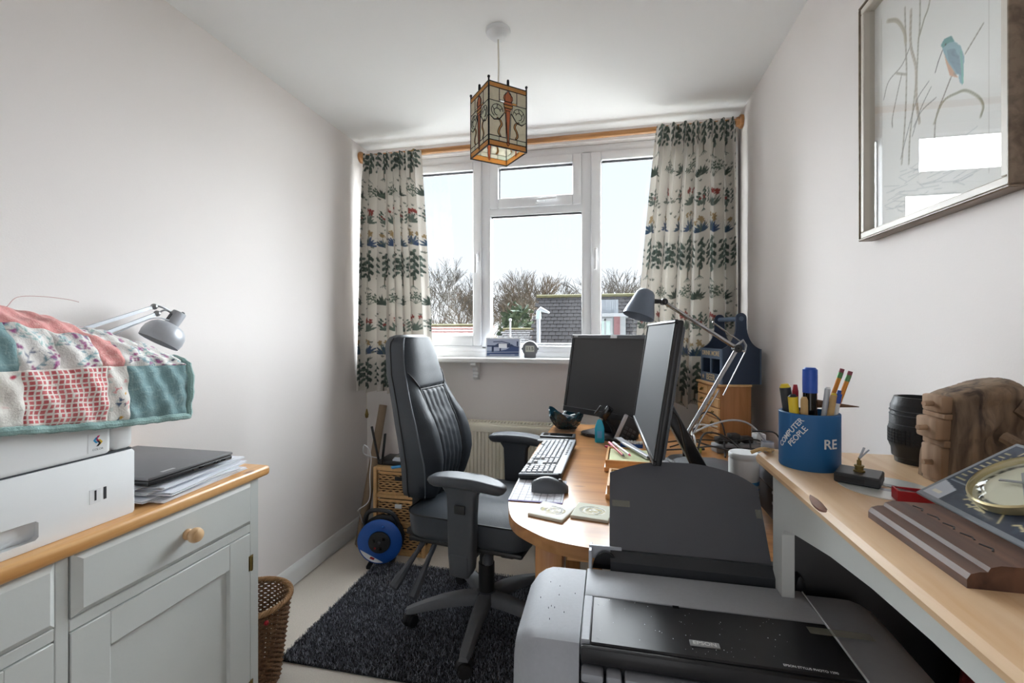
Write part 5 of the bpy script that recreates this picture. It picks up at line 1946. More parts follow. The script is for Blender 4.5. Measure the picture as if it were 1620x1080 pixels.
def bowl_pt(r_, a, th=0.0):
    sq = 1 / max(abs(math.cos(a)), abs(math.sin(a))) ** 0.55
    k = 0.5 + 0.5 * math.cos(4 * (a - PI / 4))
    x = (0.035 + 0.048 * r_) * sq if r_ > 0 else 0.0
    z = 0.004 + 0.058 * r_ ** 1.6 + 0.038 * k * r_ ** 3
    return Vector(((x - th) * math.cos(a), (x - th) * math.sin(a), z + th * 0.8))


g = MB()
for th, s in ((0, 1), (0.004, -1)):
    gv = [[g.bm.verts.new(bowl_pt(0.02 + 0.98 * j / 10, 2 * PI * i / 48, th)) for i in range(48)] for j in range(11)]
    for j in range(10):
        for i in range(48):
            g.bm.faces.new((gv[j][i], gv[j][(i + 1) % 48], gv[j + 1][(i + 1) % 48], gv[j + 1][i]))
    g.bm.faces.new(gv[0])
    last = gv[10]
    if th == 0:
        outer = last
for i in range(48):
    g.bm.faces.new((outer[i], outer[(i + 1) % 48], last[(i + 1) % 48], last[i]))
g.build('bowl_body', 'teal_glass', bw, sharp=50)
vn = MB()
for i in range(24):
    a = 2 * PI * i / 24
    vn.tube([bowl_pt(0.1 + 0.88 * j / 8, a + 0.10 * math.sin(j * 2.1 + i * 2), -0.0008) for j in range(9)], 0.0012, 4)
for j in range(3):
    vn.tube([bowl_pt(0.3 + 0.25 * j + 0.05 * math.sin(i * 1.6 + j), 2 * PI * i / 48, -0.0008) for i in range(48)], 0.0012, 4, closed=True)
vn.build('veins', 'teal_vein', bw)['kind'] = 'stuff'
for i, (x, y, a, L, mt) in enumerate(((-0.02, -0.01, 20, 0.10, 'steel'), (0.01, 0.015, 50, 0.09, 'white_plastic'), (0.02, -0.02, -15, 0.10, 'steel'), (-0.01, 0.02, 80, 0.08, 'silver_plastic'))):
    t_ = thing('pen', ('bright metal pen lying lowest in the teal bowl', 'white pen lying across the teal bowl', 'steel pen pointing at the monitor from the teal bowl', 'short silver pen at the back of the teal bowl')[i], 'pen', (-0.215 + x, 2.262 + y, DZT + 0.050 + 0.009 * i), group='pens in the teal bowl')
    d_ = Vector((math.cos(R(a)), math.sin(R(a)), 0.12 * (1 if i % 2 else -1))) * L / 2
    MB().cyl(-d_, d_, 0.0045, 0.004, 10).build('barrel', mt, t_)
    MB().cyl(d_, d_ * 1.15, 0.004, 0.001, 10).build('nib', 'steel', t_)

# cyan bottle
cy = thing('glue_bottle', 'translucent cyan upright bottle standing on the desk', 'bottle', (-0.046, 2.02, DZT))
pm('cyan_clear', '#28b4da', 0.25, ns=20, na=0.1, trans=0.1)
rr = []
for z, hx, hy in ((0, 0.019, 0.010), (0.004, 0.0205, 0.0115), (0.06, 0.0205, 0.0115), (0.072, 0.018, 0.010), (0.095, 0.010, 0.006), (0.098, 0.006, 0.004)):
    rr.append([Vector((x, y, z)) for x, y in rrect(hx, hy, min(hx, hy) * 0.6, 4)])
MB().rings(rr).build('bottle_body', 'cyan_clear', cy, sharp=50)
MB().b2((-0.010, -0.012, 0.02), (0.010, -0.0113, 0.05)).build('bottle_label', 'sky_blue', cy)


# monitors
def monitor(root, W_, H_, zb, tilt, th, frame_mat, screen_mat, bez, bezb):
    """local: x right, -y towards the viewer; zb = height of the lower edge above the base"""
    MT = T(0, 0, zb) @ Matrix.Rotation(-tilt, 4, 'X')
    b_ = MB()
    b_.b2((-W_ / 2, 0, 0), (W_ / 2, th, H_), 0.005, 2, MT)
    case = b_.build('casing', frame_mat, root)
    MB().b2((-W_ / 2 + bez, -0.0015, bezb), (W_ / 2 - bez, 0.002, H_ - bez), 0, 1, MT).build('screen', screen_mat, root)
    f = MB()
    for lo, hi in (((-W_ / 2, 0), (W_ / 2, bezb)), ((-W_ / 2, H_ - bez), (W_ / 2, H_)), ((-W_ / 2, bezb), (-W_ / 2 + bez, H_ - bez)), ((W_ / 2 - bez, bezb), (W_ / 2, H_ - bez))):
        f.b2((lo[0], -0.005, lo[1]), (hi[0], 0.003, hi[1]), 0.002, 1, MT)
    f.build('bezel', frame_mat, root)
    return MT, case


pm('screen_dark', '#2c2c2e', 0.35, ns=10, na=0.04)
pm('screen_sheen', '#34363a', 0.6, ns=400, na=0.08, spec=0.15)
pm('monitor_black', '#1b1c1f', 0.35, ns=60, na=0.1)
pm('monitor_grey', '#5b5e64', 0.4, ns=300, na=0.08)
m1 = thing('monitor', 'wide computer monitor facing the chair, back turned to the window', 'monitor', (-0.024, 2.122, DZT), R(-37.3))
MT, _ = monitor(m1, 0.52, 0.385, 0.088, R(11), 0.03, 'monitor_black', 'screen_dark', 0.016, 0.026)
MB().b2((-0.258, -0.0065, 0.367), (0.258, -0.004, 0.384), 0.001, 1, MT).build('top_strip', pm('strip_grey', '#5a5d61', 0.35, metal=0.4), m1)
MB().b2((-0.018, -0.0075, 0.369), (0.018, -0.0062, 0.382), 0, 1, MT).build('sticker', 'paper', m1)
MB().b2((-0.245, -0.0075, 0.372), (-0.22, -0.0062, 0.380), 0, 1, MT).build('logo_plate', 'steel', m1)
MB().b2((-0.262, 0.004, 0.05), (-0.2585, 0.022, 0.33), 0.001, 1, MT).build('side_strip', 'silver_plastic', m1)
MB().b2((-0.263, 0.006, 0.105), (-0.2605, 0.02, 0.13), 0, 1, MT).build('side_label', 'red_plastic', m1)
MB().b2((-0.05, 0.035, 0.01), (0.05, 0.065, 0.28), 0.01, 2).build('neck', 'monitor_black', m1)
MB().prism(rrect(0.12, 0.085, 0.04, 5), 0, 0.014, T(0, 0.03, 0), 0.004).build('foot', 'monitor_black', m1)
MB().b2((-0.12, 0.03, 0.08), (0.12, 0.06, 0.30), 0.012, 2, MT).build('rear_housing', 'monitor_black', m1)

m2 = thing('monitor', 'thin monitor seen edge-on in front of the desk lamp', 'monitor', (0.170, 1.285, DZT), R(-88.5))
MT, _ = monitor(m2, 0.55, 0.315, 0.195, R(8.5), 0.014, 'monitor_black', 'screen_sheen', 0.008, 0.010)
for o in list(m2.children):
    o.matrix_basis = T(0, -0.085, 0) @ o.matrix_basis
MB().b2((-0.262, 0.014, 0.012), (0.262, 0.021, 0.303), 0.006, 2, T(0, -0.085, 0) @ MT).build('rear_cover', 'monitor_grey', m2)
MB().b2((-0.14, 0.018, 0.03), (0.14, 0.042, 0.20), 0.01, 2, T(0, -0.085, 0) @ MT).build('rear_housing', 'monitor_grey', m2)
nk = MB()
fm, L = frame_from((0, -0.035, 0.30), (0, 0.115, 0.02))
nk.box((0, 0, L / 2), (0.075, 0.034, L), fm @ RZ(0), 0.006)
nk.build('neck', 'monitor_black', m2)
MB().prism(rrect(0.09, 0.07, 0.05, 5), 0, 0.012, T(0, 0.05, 0), 0.004).build('foot', 'monitor_black', m2)
MB().tube(spline([(0.10, -0.055, 0.30), (0.10, -0.01, 0.27), (0.08, 0.02, 0.16), (0.05, 0.08, 0.05), (-0.05, 0.11, 0.016)]), 0.0035, 6).build('lead', 'black_plastic', m2)

# articulated lamp with a dark shade
lm = thing('desk_lamp', 'long-armed desk lamp with a dark blue-grey shade on the desk', 'lamp', (0.273, 1.784, DZT))
pm('lamp_slate', '#6f7a8a', 0.38, metal=0.3, ns=60, na=0.05)
J0, J1, J2 = Vector((0, 0, 0.094)), Vector((0.1855, 0.040, 0.419)), Vector((-0.080, -0.017, 0.592))
MB().lathe([(0, 0), (0.066, 0), (0.068, 0.006), (0.062, 0.012), (0.02, 0.016), (0.0, 0.016)], 32).build('base', 'dark_grey', lm)
MB().box((0, 0, 0.05), (0.022, 0.020, 0.085), None, 0.004).build('base_post', 'black_plastic', lm)
cvw = Vector((0.2113, -0.9774, 0))  # towards the room's front
for p, r_ in ((J0, 0.016), (J1, 0.015), (J2, 0.012)):
    MB().cyl(p - cvw * 0.013, p + cvw * 0.013, r_, n=18).ball(p + cvw * 0.0135, 0.005, 8).build('joint', 'black_plastic', lm)
MB().cyl(J0, J1, 0.0075, n=12).build('lower_arm', 'chrome', lm)
MB().cyl(J1, J2, 0.0075, n=12).build('upper_arm', 'chrome', lm)
u1 = (J1 - J0).normalized()
n1 = u1.cross(cvw).normalized()
MB().cyl(J0 + n1 * 0.018 + u1 * 0.02, J0 + n1 * 0.02 + u1 * 0.21, 0.0028, n=8).build('spring_rod', 'chrome', lm)
MB().tube([J0 + n1 * 0.0 + u1 * 0.25, J1 + Vector((0.03, 0, -0.012))], 0.0018, 6).build('tension_wire', 'chrome', lm) if False else MB().tube([J1 + Vector((0.030, 0.005, -0.010)), J0 + u1 * 0.20 + Vector((0.035, 0.0, -0.02))], 0.0018, 6).build('tension_wire', 'chrome', lm)
u2 = (J2 - J1).normalized()
n2 = u2.cross(cvw).normalized()
n2 = n2 if n2.z > 0 else -n2
MB().cyl(J1 + n2 * 0.028 + u2 * 0.0, J1 + n2 * 0.034 + u2 * 0.13, 0.0028, n=8).build('spring_rod', 'chrome', lm)
MB().tube([J1 + Vector((0.0, 0, 0.012)), J1 + Vector((0.022, 0.004, 0.030)), J1 + Vector((0.032, 0.005, 0.012)), J1 + Vector((0.028, 0.004, -0.012)), J1], 0.0045, 6).build('elbow_plate', 'steel', lm)
MB().cyl(J2, J2 + Vector((-0.045, -0.010, 0.004)), 0.008, n=10).box((0, 0, 0), (0.03, 0.016, 0.014), T(*(J2 + Vector((-0.03, -0.006, 0.0)))), 0.002).build('head_bracket', 'black_plastic', lm)
HT = J2 + Vector((-0.062, -0.013, 0.042))
HD = Vector((-0.033, -0.02, -0.105)).normalized()
HMm = T(*HT) @ HD.to_track_quat('Z', 'Y').to_matrix().to_4x4()
prof = [(0.001, -0.004), (0.014, -0.003), (0.026, 0.002), (0.034, 0.012), (0.038, 0.028), (0.045, 0.055), (0.053, 0.080), (0.058, 0.104)]
MB().lathe(prof + [(max(0.001, r - 0.002), z + 0.001) for r, z in prof[::-1]], 36, HMm, caps=False).build('lamp_shade', 'lamp_slate', lm)
MB().ball(HT + HD * 0.06, 0.026, 14).build('bulb', 'white_plastic', lm)

# small pine chest of drawers in the corner
CA = R(12.2)
sd2 = thing('mini_drawers', 'small pine chest with two columns of little drawers on the desk', 'chest', (0.470, 2.135, DZT), CA)
# local: +x right side, +y away; drawers on the -x face
CW, CD_, CH = 0.135, 0.235, 0.250
MB().b2((0.0, 0.0, 0.004), (CW, CD_, CH - 0.010), 0.002, 1).build('carcass', 'chest_side', sd2) if 'chest_side' in M else None
wood('chest_side', '#b98050', '#a46f3e', axis=2, knots=False, rough=0.45)
wood('chest_front', '#e6be88', '#d9ab72', axis=1, knots=False, rough=0.45)
MB().b2((0.0, 0.0, 0.0), (CW, CD_, CH - 0.010), 0.002, 1).build('carcass', 'chest_side', sd2)
MB().b2((-0.012, -0.006, CH - 0.010), (CW + 0.002, CD_ + 0.004, CH), 0.003, 2).build('top', 'chest_front', sd2)
for r_ in range(5):
    for c_ in range(2):
        z0 = 0.006 + r_ * 0.0465
        y0 = 0.006 + c_ * 0.113
        d = MB().b2((-0.007, y0, z0), (0.004, y0 + 0.108, z0 + 0.041), 0.002, 1).build('drawer', 'chest_front', sd2)
        MB().tube([(-0.006, y0 + 0.046, z0 + 0.026), (-0.014, y0 + 0.048, z0 + 0.019), (-0.018, y0 + 0.054, z0 + 0.017), (-0.014, y0 + 0.060, z0 + 0.019), (-0.006, y0 + 0.062, z0 + 0.026)], 0.0026, 6).build('pull', 'brass', d)

# navy bottle carrier on the little chest
navy = pm('navy_paint', '#2a3a52', 0.5, ns=40, na=0.08)
pm('navy_light', '#5a6d86', 0.5, ns=40, na=0.06)
pm('cream_ink', '#d8c39a', 0.6)
bc = thing('bottle_carrier', 'navy wooden bottle carrier lettered DRINK MORE BEER on the small chest', 'carrier', (0.478, 2.140, DZT + CH), CA)
BW, BL, BH = 0.168, 0.215, 0.155
pts = [(0, 0), (BW, 0), (BW, BH)]
pts += [(p.x, p.y) for p in bez((BW, BH, 0), (BW - 0.03, BH + 0.01, 0), (BW - 0.055, BH + 0.04, 0), (BW / 2 + 0.024, BH + 0.09, 0), 8)][1:]
pts += [(BW / 2 + 0.024, BH + 0.135)] + [(BW / 2 + 0.024 * math.cos(R(a)), BH + 0.135 + 0.024 * math.sin(R(a))) for a in range(20, 180, 20)] + [(BW / 2 - 0.024, BH + 0.135)]
pts += [(p.x, p.y) for p in bez((BW / 2 - 0.024, BH + 0.09, 0), (0.055, BH + 0.04, 0), (0.03, BH + 0.01, 0), (0, BH, 0), 8)]
XZ = Matrix(((1, 0, 0, 0), (0, 0, -1, 0), (0, 1, 0, 0), (0, 0, 0, 1)))
for y in (0.009, BL):
    MB().prism(pts, 0, 0.009, T(0, y, 0) @ XZ, 0.001, 1).build('end_panel', 'navy_paint', bc)
MB().cyl((BW / 2, 0.0, BH + 0.133), (BW / 2, BL, BH + 0.133), 0.011, n=16).build('handle', 'navy_light', bc)
MB().b2((0.002, 0.009, 0.0), (BW - 0.002, BL - 0.009, 0.008)).build('bottom', 'navy_paint', bc)
for x0 in (-0.004, BW - 0.003):
    side = MB()
    y0, y1 = 0.0, BL
    side.b2((x0, y0, 0.0), (x0 + 0.007, y1, 0.042)).b2((x0, y0, BH - 0.046), (x0 + 0.007, y1, BH))
    side.b2((x0, y0, 0.04), (x0 + 0.007, y0 + 0.014, BH - 0.04)).b2((x0, y1 - 0.014, 0.04), (x0 + 0.007, y1, BH - 0.04)).b2((x0, BL / 2 - 0.006, 0.04), (x0 + 0.007, BL / 2 + 0.006, BH - 0.04))
    side.build('side_frame', 'navy_light', bc)
MB().b2((0.01, BL / 2 - 0.003, 0.008), (BW - 0.01, BL / 2 + 0.003, BH - 0.02)).build('divider', 'navy_paint', bc)
LF = Matrix(((0, 0, -1, 0), (-1, 0, 0, 0), (0, 1, 0, 0), (0, 0, 0, 1)))  # text facing -x, reading towards -y
text('lettering', 'DRINK MORE', 0.030, 'cream_ink', bc, T(-0.0045, BL / 2, BH - 0.023) @ LF, 0.0004)
text('lettering', 'BEER', 0.042, 'cream_ink', bc, T(-0.0045, BL / 2, 0.021) @ LF, 0.0004)
star = [((0.013 if k % 2 == 0 else 0.0055) * math.sin(k * PI / 5), (0.013 if k % 2 == 0 else 0.0055) * math.cos(k * PI / 5)) for k in range(10)]
for yy in (0.028, BL - 0.028):
    MB().prism(star, 0, 0.0006, T(-0.0043, yy, 0.021) @ LF).build('star', 'cream_ink', bc)

# pine pen trays on the desk, with papers and pens
for i, (x, y, lab) in enumerate(((-0.017, 1.60, 'small pine box of papers and pens below the edge-on monitor'), (-0.010, 1.335, 'small pine box half hidden by the black paper support'))):
    tr = thing('pine_box', lab, 'box', (x, y, DZT), R(-2))
    b_ = MB()
    bw_, bd_, bh_ = 0.16, 0.19 if i == 0 else 0.17, 0.040
    b_.b2((0, 0, 0), (bw_, bd_, 0.006))
    b_.b2((0, 0, 0.006), (0.008, bd_, bh_), 0.001, 1).b2((bw_ - 0.008, 0, 0.006), (bw_, bd_, bh_), 0.001, 1).b2((0.008, 0, 0.006), (bw_ - 0.008, 0.008, bh_), 0.001, 1).b2((0.008, bd_ - 0.008, 0.006), (bw_ - 0.008, bd_, bh_), 0.001, 1)
    b_.build('box_body', 'pine_x', tr)
    MB().b2((-0.004, -0.004, 0), (bw_ + 0.004, bd_ + 0.004, 0.016), 0.003).build('box_plinth', 'pine_x', tr)
    MB().b2((0.012, 0.012, 0.007), (bw_ - 0.012, bd_ - 0.012, 0.036)).build('notes', pm('note_green', '#c9cfa6', 0.9) if i == 0 else 'note_green', tr)
nts = [('red_plastic', -0.005, 1.775, 0.055, -38, 0.13, 'red and white pen lying across the pine box'), ('white_plastic', 0.01, 1.755, 0.060, -33, 0.12, 'white pen lying beside the red one on the pine box'), ('silver_plastic', 0.045, 1.74, 0.064, -28, 0.15, 'grey pen sloping down over the pine box')]
pm('pink_ink', '#d2476f', 0.4)
for mt, x, y, z, a, L, lab in nts:
    pn = thing('pen', lab, 'pen', (x, y, DZT + z), R(a - 30), 'pens on the pine box')
    MB().cyl((0, 0, 0.004), (L, 0, -0.010), 0.0048, 0.0045, 10).build('barrel', mt, pn)
    MB().cyl((L, 0, -0.010), (L + 0.012, 0, -0.0115), 0.0042, 0.001, 10).build('nib', 'pink_ink' if mt == 'white_plastic' else 'dark_grey', pn)
    MB().cyl((0.005, 0, 0.0036), (0.035, 0, 0.0005), 0.0052, 0.0052, 10).build('cap', 'pink_ink' if mt == 'red_plastic' else mt, pn)
gp = thing('ruler', 'flat grey plastic ruler leaning over the pine box', 'ruler', (0.035, 1.83, DZT + 0.075), R(-62))
MB().box((0.10, 0, -0.012), (0.22, 0.026, 0.003), Matrix.Rotation(R(6), 4, 'Y')).build('ruler_body', 'silver_plastic', gp)

# blue and white pill organiser
pb = thing('pill_box', 'blue and white seven-day pill box on the desk', 'pill box', (0.087, 1.965, DZT), R(-8))
MB().b2((-0.045, -0.018, 0), (0.045, 0.018, 0.016), 0.003).build('tray', 'blue_plastic', pb)
for k in range(7):
    MB().b2((-0.044 + k * 0.0127, -0.017, 0.016), (-0.0325 + k * 0.0127, 0.017, 0.024), 0.002, 1).build('lid', 'white_plastic', pb)

# phone holder / magnifier gadget with a leaning calculator
gd = thing('phone_holder', 'black jointed phone holder standing behind the cyan bottle', 'holder', (0.02, 2.08, DZT))
MB().prism(rrect(0.05, 0.035, 0.015, 4), 0, 0.010, None, 0.003).build('foot', 'black_plastic', gd)
MB().tube(spline([(0.0, 0, 0.01), (-0.015, -0.01, 0.06), (-0.05, -0.02, 0.105)]), 0.008, 8).build('stalk', 'black_plastic', gd)
MB().box((0, 0, 0.02), (0.034, 0.020, 0.066), T(-0.050, -0.025, 0.105) @ Matrix.Rotation(R(35), 4, 'Y'), 0.004).build('clamp', 'black_gloss', gd)
MB().box((0, 0, 0.02), (0.010, 0.018, 0.048), T(-0.085, -0.03, 0.118) @ Matrix.Rotation(R(35), 4, 'Y'), 0.003).build('jaw', 'black_plastic', gd)
MB().cyl((-0.06, -0.04, 0.10), (-0.075, -0.045, 0.06), 0.009, n=12).build('knuckle', 'steel', gd)
cl = thing('calculator', 'dark calculator leaning with its grey edge up on the desk', 'calculator', (0.055, 2.03, DZT), R(-20))
MB().box((0.03, 0, 0.0), (0.075, 0.012, 0.13), T(0, 0.0, 0.058) @ Matrix.Rotation(R(24), 4, 'Y'), 0.004).build('case', 'black_plastic', cl)
MB().box((-0.012, 0, 0.0), (0.020, 0.016, 0.132), T(0, 0.0, 0.058) @ Matrix.Rotation(R(24), 4, 'Y'), 0.006).build('edge', 'silver_plastic', cl)
for r_ in range(4):
    for c_ in range(3):
        MB().box((0.012 + c_ * 0.018, -0.007, -0.045 + r_ * 0.02), (0.012, 0.003, 0.012), T(0, 0.0, 0.058) @ Matrix.Rotation(R(24), 4, 'Y'), 0.001).build('button', 'dark_grey', cl)
# loose pens, clips and papers between the bowl and the monitor foot
loose = [(-0.12, 2.20, 15, 0.13, 'dark_grey', 'dark pen lying beside the teal bowl'), (-0.10, 2.17, -20, 0.12, 'red_plastic', 'red pen among the clutter behind the cyan bottle'), (-0.09, 2.22, -5, 0.14, 'silver_plastic', 'silver pen lying under the wide monitor'), (-0.11, 2.12, -28, 0.15, 'black_plastic', 'long black pen pointing at the cyan bottle'), (-0.02, 1.935, -40, 0.10, 'pink_ink', 'pink pen lying in front of the phone holder')]
for x, y, a, L, mt, lab in loose:
    pn = thing('pen', lab, 'pen', (x, y, DZT + 0.0052), R(a), 'loose pens on the desk')
    MB().cyl((0, 0, 0), (L, 0, 0), 0.005, 0.0046, 10).build('barrel', mt, pn)
    MB().cyl((L, 0, 0), (L + 0.012, 0, 0), 0.0042, 0.001, 10).build('nib', 'steel', pn)
    MB().box((0.02, 0, 0.0055), (0.035, 0.003, 0.002), None).build('clip', 'steel', pn)

# dark docking box, grey desktop printer and tub of wipes at the right of the desk
db = thing('docking_box', 'rounded dark grey box covered by cables on the desk', 'box', (0.285, 1.495, DZT), R(4))
pm('dock_grey', '#4b4d52', 0.45, ns=60, na=0.08)
MB().prism(rrect(0.088, 0.075, 0.04, 6), 0, 0.075, None, 0.012, 3).build('case', 'dock_grey', db)
MB().b2((-0.06, -0.077, 0.015), (0.06, -0.073, 0.055), 0.003).build('front_panel', 'black_gloss', db)
gp_ = thing('label_printer', 'grey desktop machine with silver ledges behind the tub of wipes', 'printer', (0.40, 1.16, DZT))
MB().b2((0.0, 0.0, 0.075), (0.25, 0.26, 0.145), 0.012, 3).build('body', 'dock_grey', gp_)
MB().b2((0.006, 0.01, 0.0), (0.244, 0.25, 0.075)).build('lower_body', 'black_plastic', gp_)
for z in (0.072, 0.046):
    MB().b2((-0.003, -0.004, z), (0.252, 0.10, z + 0.008), 0.002, 1).build('ledge', 'silver_plastic', gp_)
tb = thing('wipes_tub', 'white cylindrical tub of wipes with a blue band on the desk', 'tub', (0.352, 1.335, DZT))
MB().lathe([(0, 0), (0.036, 0), (0.0375, 0.003), (0.0375, 0.135), (0.036, 0.139), (0.0365, 0.141), (0.0375, 0.1425), (0.0375, 0.152), (0.035, 0.156), (0.0, 0.156)], 36).build('tub_body', 'white_plastic', tb)
MB().lathe([(0.0378, 0.074), (0.0378, 0.084)], 36, None, caps=False).build('blue_band', 'sky_blue', tb)
m = MB()
for k in range(6):
    z = 0.062 - k * 0.008
    m.lathe([(0.0378, z), (0.0378, z + 0.002)], 36, None, caps=False) if k == 0 else m.box((0, 0, 0), (0.001, 0.001, 0.001), T(0, 0, 0.05))
m.build('label_rule', 'sky_blue', tb)
for k, (s_, z) in enumerate((('WIPES', 0.064), ('for screens', 0.048))):
    if k == 0:
        continue

# power strip, plugs and tangle of cables
ps = thing('power_strip', 'grey multi-way power strip with plugs by the small chest', 'power strip', (0.51, 1.98, DZT), R(15))
MB().b2((-0.11, -0.027, 0), (0.11, 0.027, 0.035), 0.006, 2).build('strip', pm('strip_body', '#8d8f92', 0.5), ps)
for k in range(4):
    x = -0.08 + k * 0.052
    pg_ = MB().b2((x - 0.021, -0.02, 0.0352), (x + 0.021, 0.02, 0.062 + 0.012 * (k % 2)), 0.007, 2).build('plug', 'white_plastic' if k == 3 else 'black_plastic', ps)
    MB().tube(spline([(x, -0.02, 0.05), (x - 0.01, -0.045, 0.045), (x - 0.015, -0.06, 0.01), (x - 0.03, -0.09, 0.004)]), 0.0032, 6).build('plug_lead', 'dark_grey', pg_)
cabs = [
    ('black_plastic', 0.0040, [(0.30, 1.72, 0.006), (0.31, 1.74, 0.07), (0.345, 1.80, 0.105), (0.42, 1.86, 0.085), (0.50, 1.86, 0.03), (0.60, 1.80, 0.006)], 'thick black cable arching over the dark box'),
    ('silver_plastic', 0.0038, [(0.28, 1.93, 0.01), (0.33, 1.96, 0.07), (0.42, 2.00, 0.105), (0.50, 2.02, 0.118), (0.56, 2.0, 0.10), (0.62, 1.95, 0.02)], 'grey cable arching in front of the small chest'),
    ('white_plastic', 0.0036, [(0.285, 1.70, 0.0045), (0.30, 1.75, 0.06), (0.305, 1.80, 0.09), (0.31, 1.90, 0.095), (0.36, 1.99, 0.10), (0.43, 2.01, 0.09)], 'white cable rising beside the lamp base'),
    ('dark_grey', 0.0032, [(0.34, 2.06, 0.02), (0.36, 2.07, 0.10), (0.40, 2.07, 0.14), (0.45, 2.05, 0.11), (0.47, 2.04, 0.04)], 'dark cable looping against the little drawers'),
    ('black_plastic', 0.0034, [(0.22, 2.05, 0.005), (0.32, 2.0, 0.03), (0.42, 1.92, 0.025), (0.55, 1.88, 0.035), (0.64, 1.84, 0.005)], 'black cable running along the back of the desk'),
    ('black_plastic', 0.0030, [(0.24, 1.98, 0.004), (0.34, 1.95, 0.045), (0.45, 1.92, 0.052), (0.56, 1.96, 0.055), (0.63, 2.05, 0.01)], 'thin black cable crossing the power strip'),
    ('dark_grey', 0.0034, [(0.20, 1.92, 0.004), (0.30, 1.90, 0.02), (0.38, 1.83, 0.05), (0.47, 1.80, 0.03), (0.56, 1.74, 0.004)], 'dark grey cable behind the lamp post'),
    ('silver_plastic', 0.0028, [(0.15, 2.12, 0.004), (0.22, 2.16, 0.02), (0.28, 2.20, 0.045), (0.30, 2.22, 0.07)], 'thin pale cable curling up by the window side'),
    ('black_plastic', 0.0036, [(0.43, 1.96, 0.06), (0.44, 1.90, 0.07), (0.47, 1.82, 0.05), (0.49, 1.76, 0.005)], 'black cable dropping from a plug'),
    ('black_plastic', 0.0030, [(0.56, 2.0, 0.08), (0.62, 1.94, 0.09), (0.635, 1.9, 0.05), (0.64, 1.86, 0.004)], 'black cable looped near the right wall'),
]
for mt, r_, pts, lab in cabs:
    o = MB().tube([(p.x, p.y, p.z + DZT) for p in spline(pts, 7)], r_, 6).build('cable', mt)
    tag(o, lab, 'cable', 'tangled cables on the desk')
yl = thing('adapter', 'small yellow-green plastic adapter behind the lamp post', 'adapter', (0.325, 1.93, DZT), R(20))
MB().b2((-0.025, -0.02, 0), (0.025, 0.02, 0.022), 0.005).build('adapter_body', pm('lime', '#b9b25a', 0.5), yl)
MB().cyl((0.025, 0, 0.011), (0.045, 0, 0.011), 0.005, n=8).build('adapter_plug', 'dark_grey', yl)
pp = thing('paper_sheets', 'loose printed sheets lying under the cables on the desk', 'paper', (0.20, 1.60, DZT), R(-8))
cv = Canvas(0.2, 0.25, 0.005, '#b9bac0')
for k in range(22):
    cv.line([(0.02, 0.02 + k * 0.01), (0.02 + 0.15 * random.random(), 0.02 + k * 0.01)], 0.003, '#55565c')
MB().b2((-0.1, -0.03, 0), (0.1, 0.22, 0.002)).build('page_block', 'paper', pp)
sheet('page', cv, 'print_paper', pp, T(-0.1, -0.03, 0.0022))

# ------------------------------------------------------------------ things on the windowsill
SZT = 1.088
pc = thing('photo_card', 'postcard with a blue photograph of a pier on the windowsill', 'postcard', (-0.735, 2.64, SZT), R(2))
TILT = Matrix.Rotation(R(82), 4, 'X')
MB().box((0.106, 0.0595, -0.001), (0.212, 0.119, 0.0015), TILT).build('card', 'paper', pc)
MB().box((0.106, 0.04, -0.018), (0.05, 0.08, 0.0015), Matrix.Rotation(R(100), 4, 'X') ).build('strut', 'paper', pc)
cv = Canvas(0.196, 0.104, 0.0022, '#aab2c8')
cv.rect(0, 0, 0.196, 0.032, '#6f7f9c')
cv.poly([(0, 0.066), (0.05, 0.066), (0.07, 0.078), (0.15, 0.072), (0.17, 0.06), (0.196, 0.058), (0.196, 0.05), (0, 0.056)], '#3f4a66')
cv.poly([(0.02, 0.02), (0.12, 0.04), (0.15, 0.058), (0.196, 0.05), (0.196, 0.012), (0.1, 0.01), (0, 0.01), (0, 0.016)], '#46557a')
cv.rect(0.030, 0.022, 0.042, 0.06, '#33405c')
cv.rect(0.078, 0.03, 0.086, 0.058, '#33405c')
cv.line([(0.0, 0.022), (0.196, 0.026)], 0.002, '#c3cbdb')
cv.line([(0.04, 0.086), (0.09, 0.088), (0.14, 0.076)], 0.005, '#39435f')
cv.rect(0.182, 0.06, 0.19, 0.09, '#39435f')
cv.line([(0.02, 0.008), (0.17, 0.008)], 0.003, '#cfd6e2')
sheet('photo_print', cv, 'print_gloss', pc, TILT @ T(0.008, 0.008, 0.0002))
ck = thing('desk_clock', 'small round grey digital clock on the windowsill', 'clock', (-0.461, 2.635, SZT), R(4))
CF = Matrix(((1, 0, 0, 0), (0, 0, -1, 0), (0, 1, 0, 0), (0, 0, 0, 1)))
pm('clock_grey', '#6f7175', 0.4, metal=0.4)
pm('lcd', '#b9bcb0', 0.3)
MB().lathe([(0, -0.012), (0.046, -0.012), (0.047, 0.0), (0.044, 0.012), (0.036, 0.014), (0, 0.014)], 36, T(0, 0, 0.054) @ CF).build('case', 'clock_grey', ck)
MB().b2((-0.034, -0.012, 0.0), (0.034, 0.014, 0.03), 0.004).build('clock_foot', 'clock_grey', ck)
MB().b2((-0.026, -0.0152, 0.036), (0.026, -0.0135, 0.072), 0.001, 1).build('display', 'lcd', ck)
text('digits', '11:5', 0.026, 'ink_black', ck, T(0, -0.0154, 0.054) @ CF, 0.0001)
for s in (-1, 1):
    MB().b2((s * 0.046 - 0.004, -0.008, 0.047), (s * 0.046 + 0.004, 0.008, 0.061), 0.002).build('lug', 'dark_grey', ck)

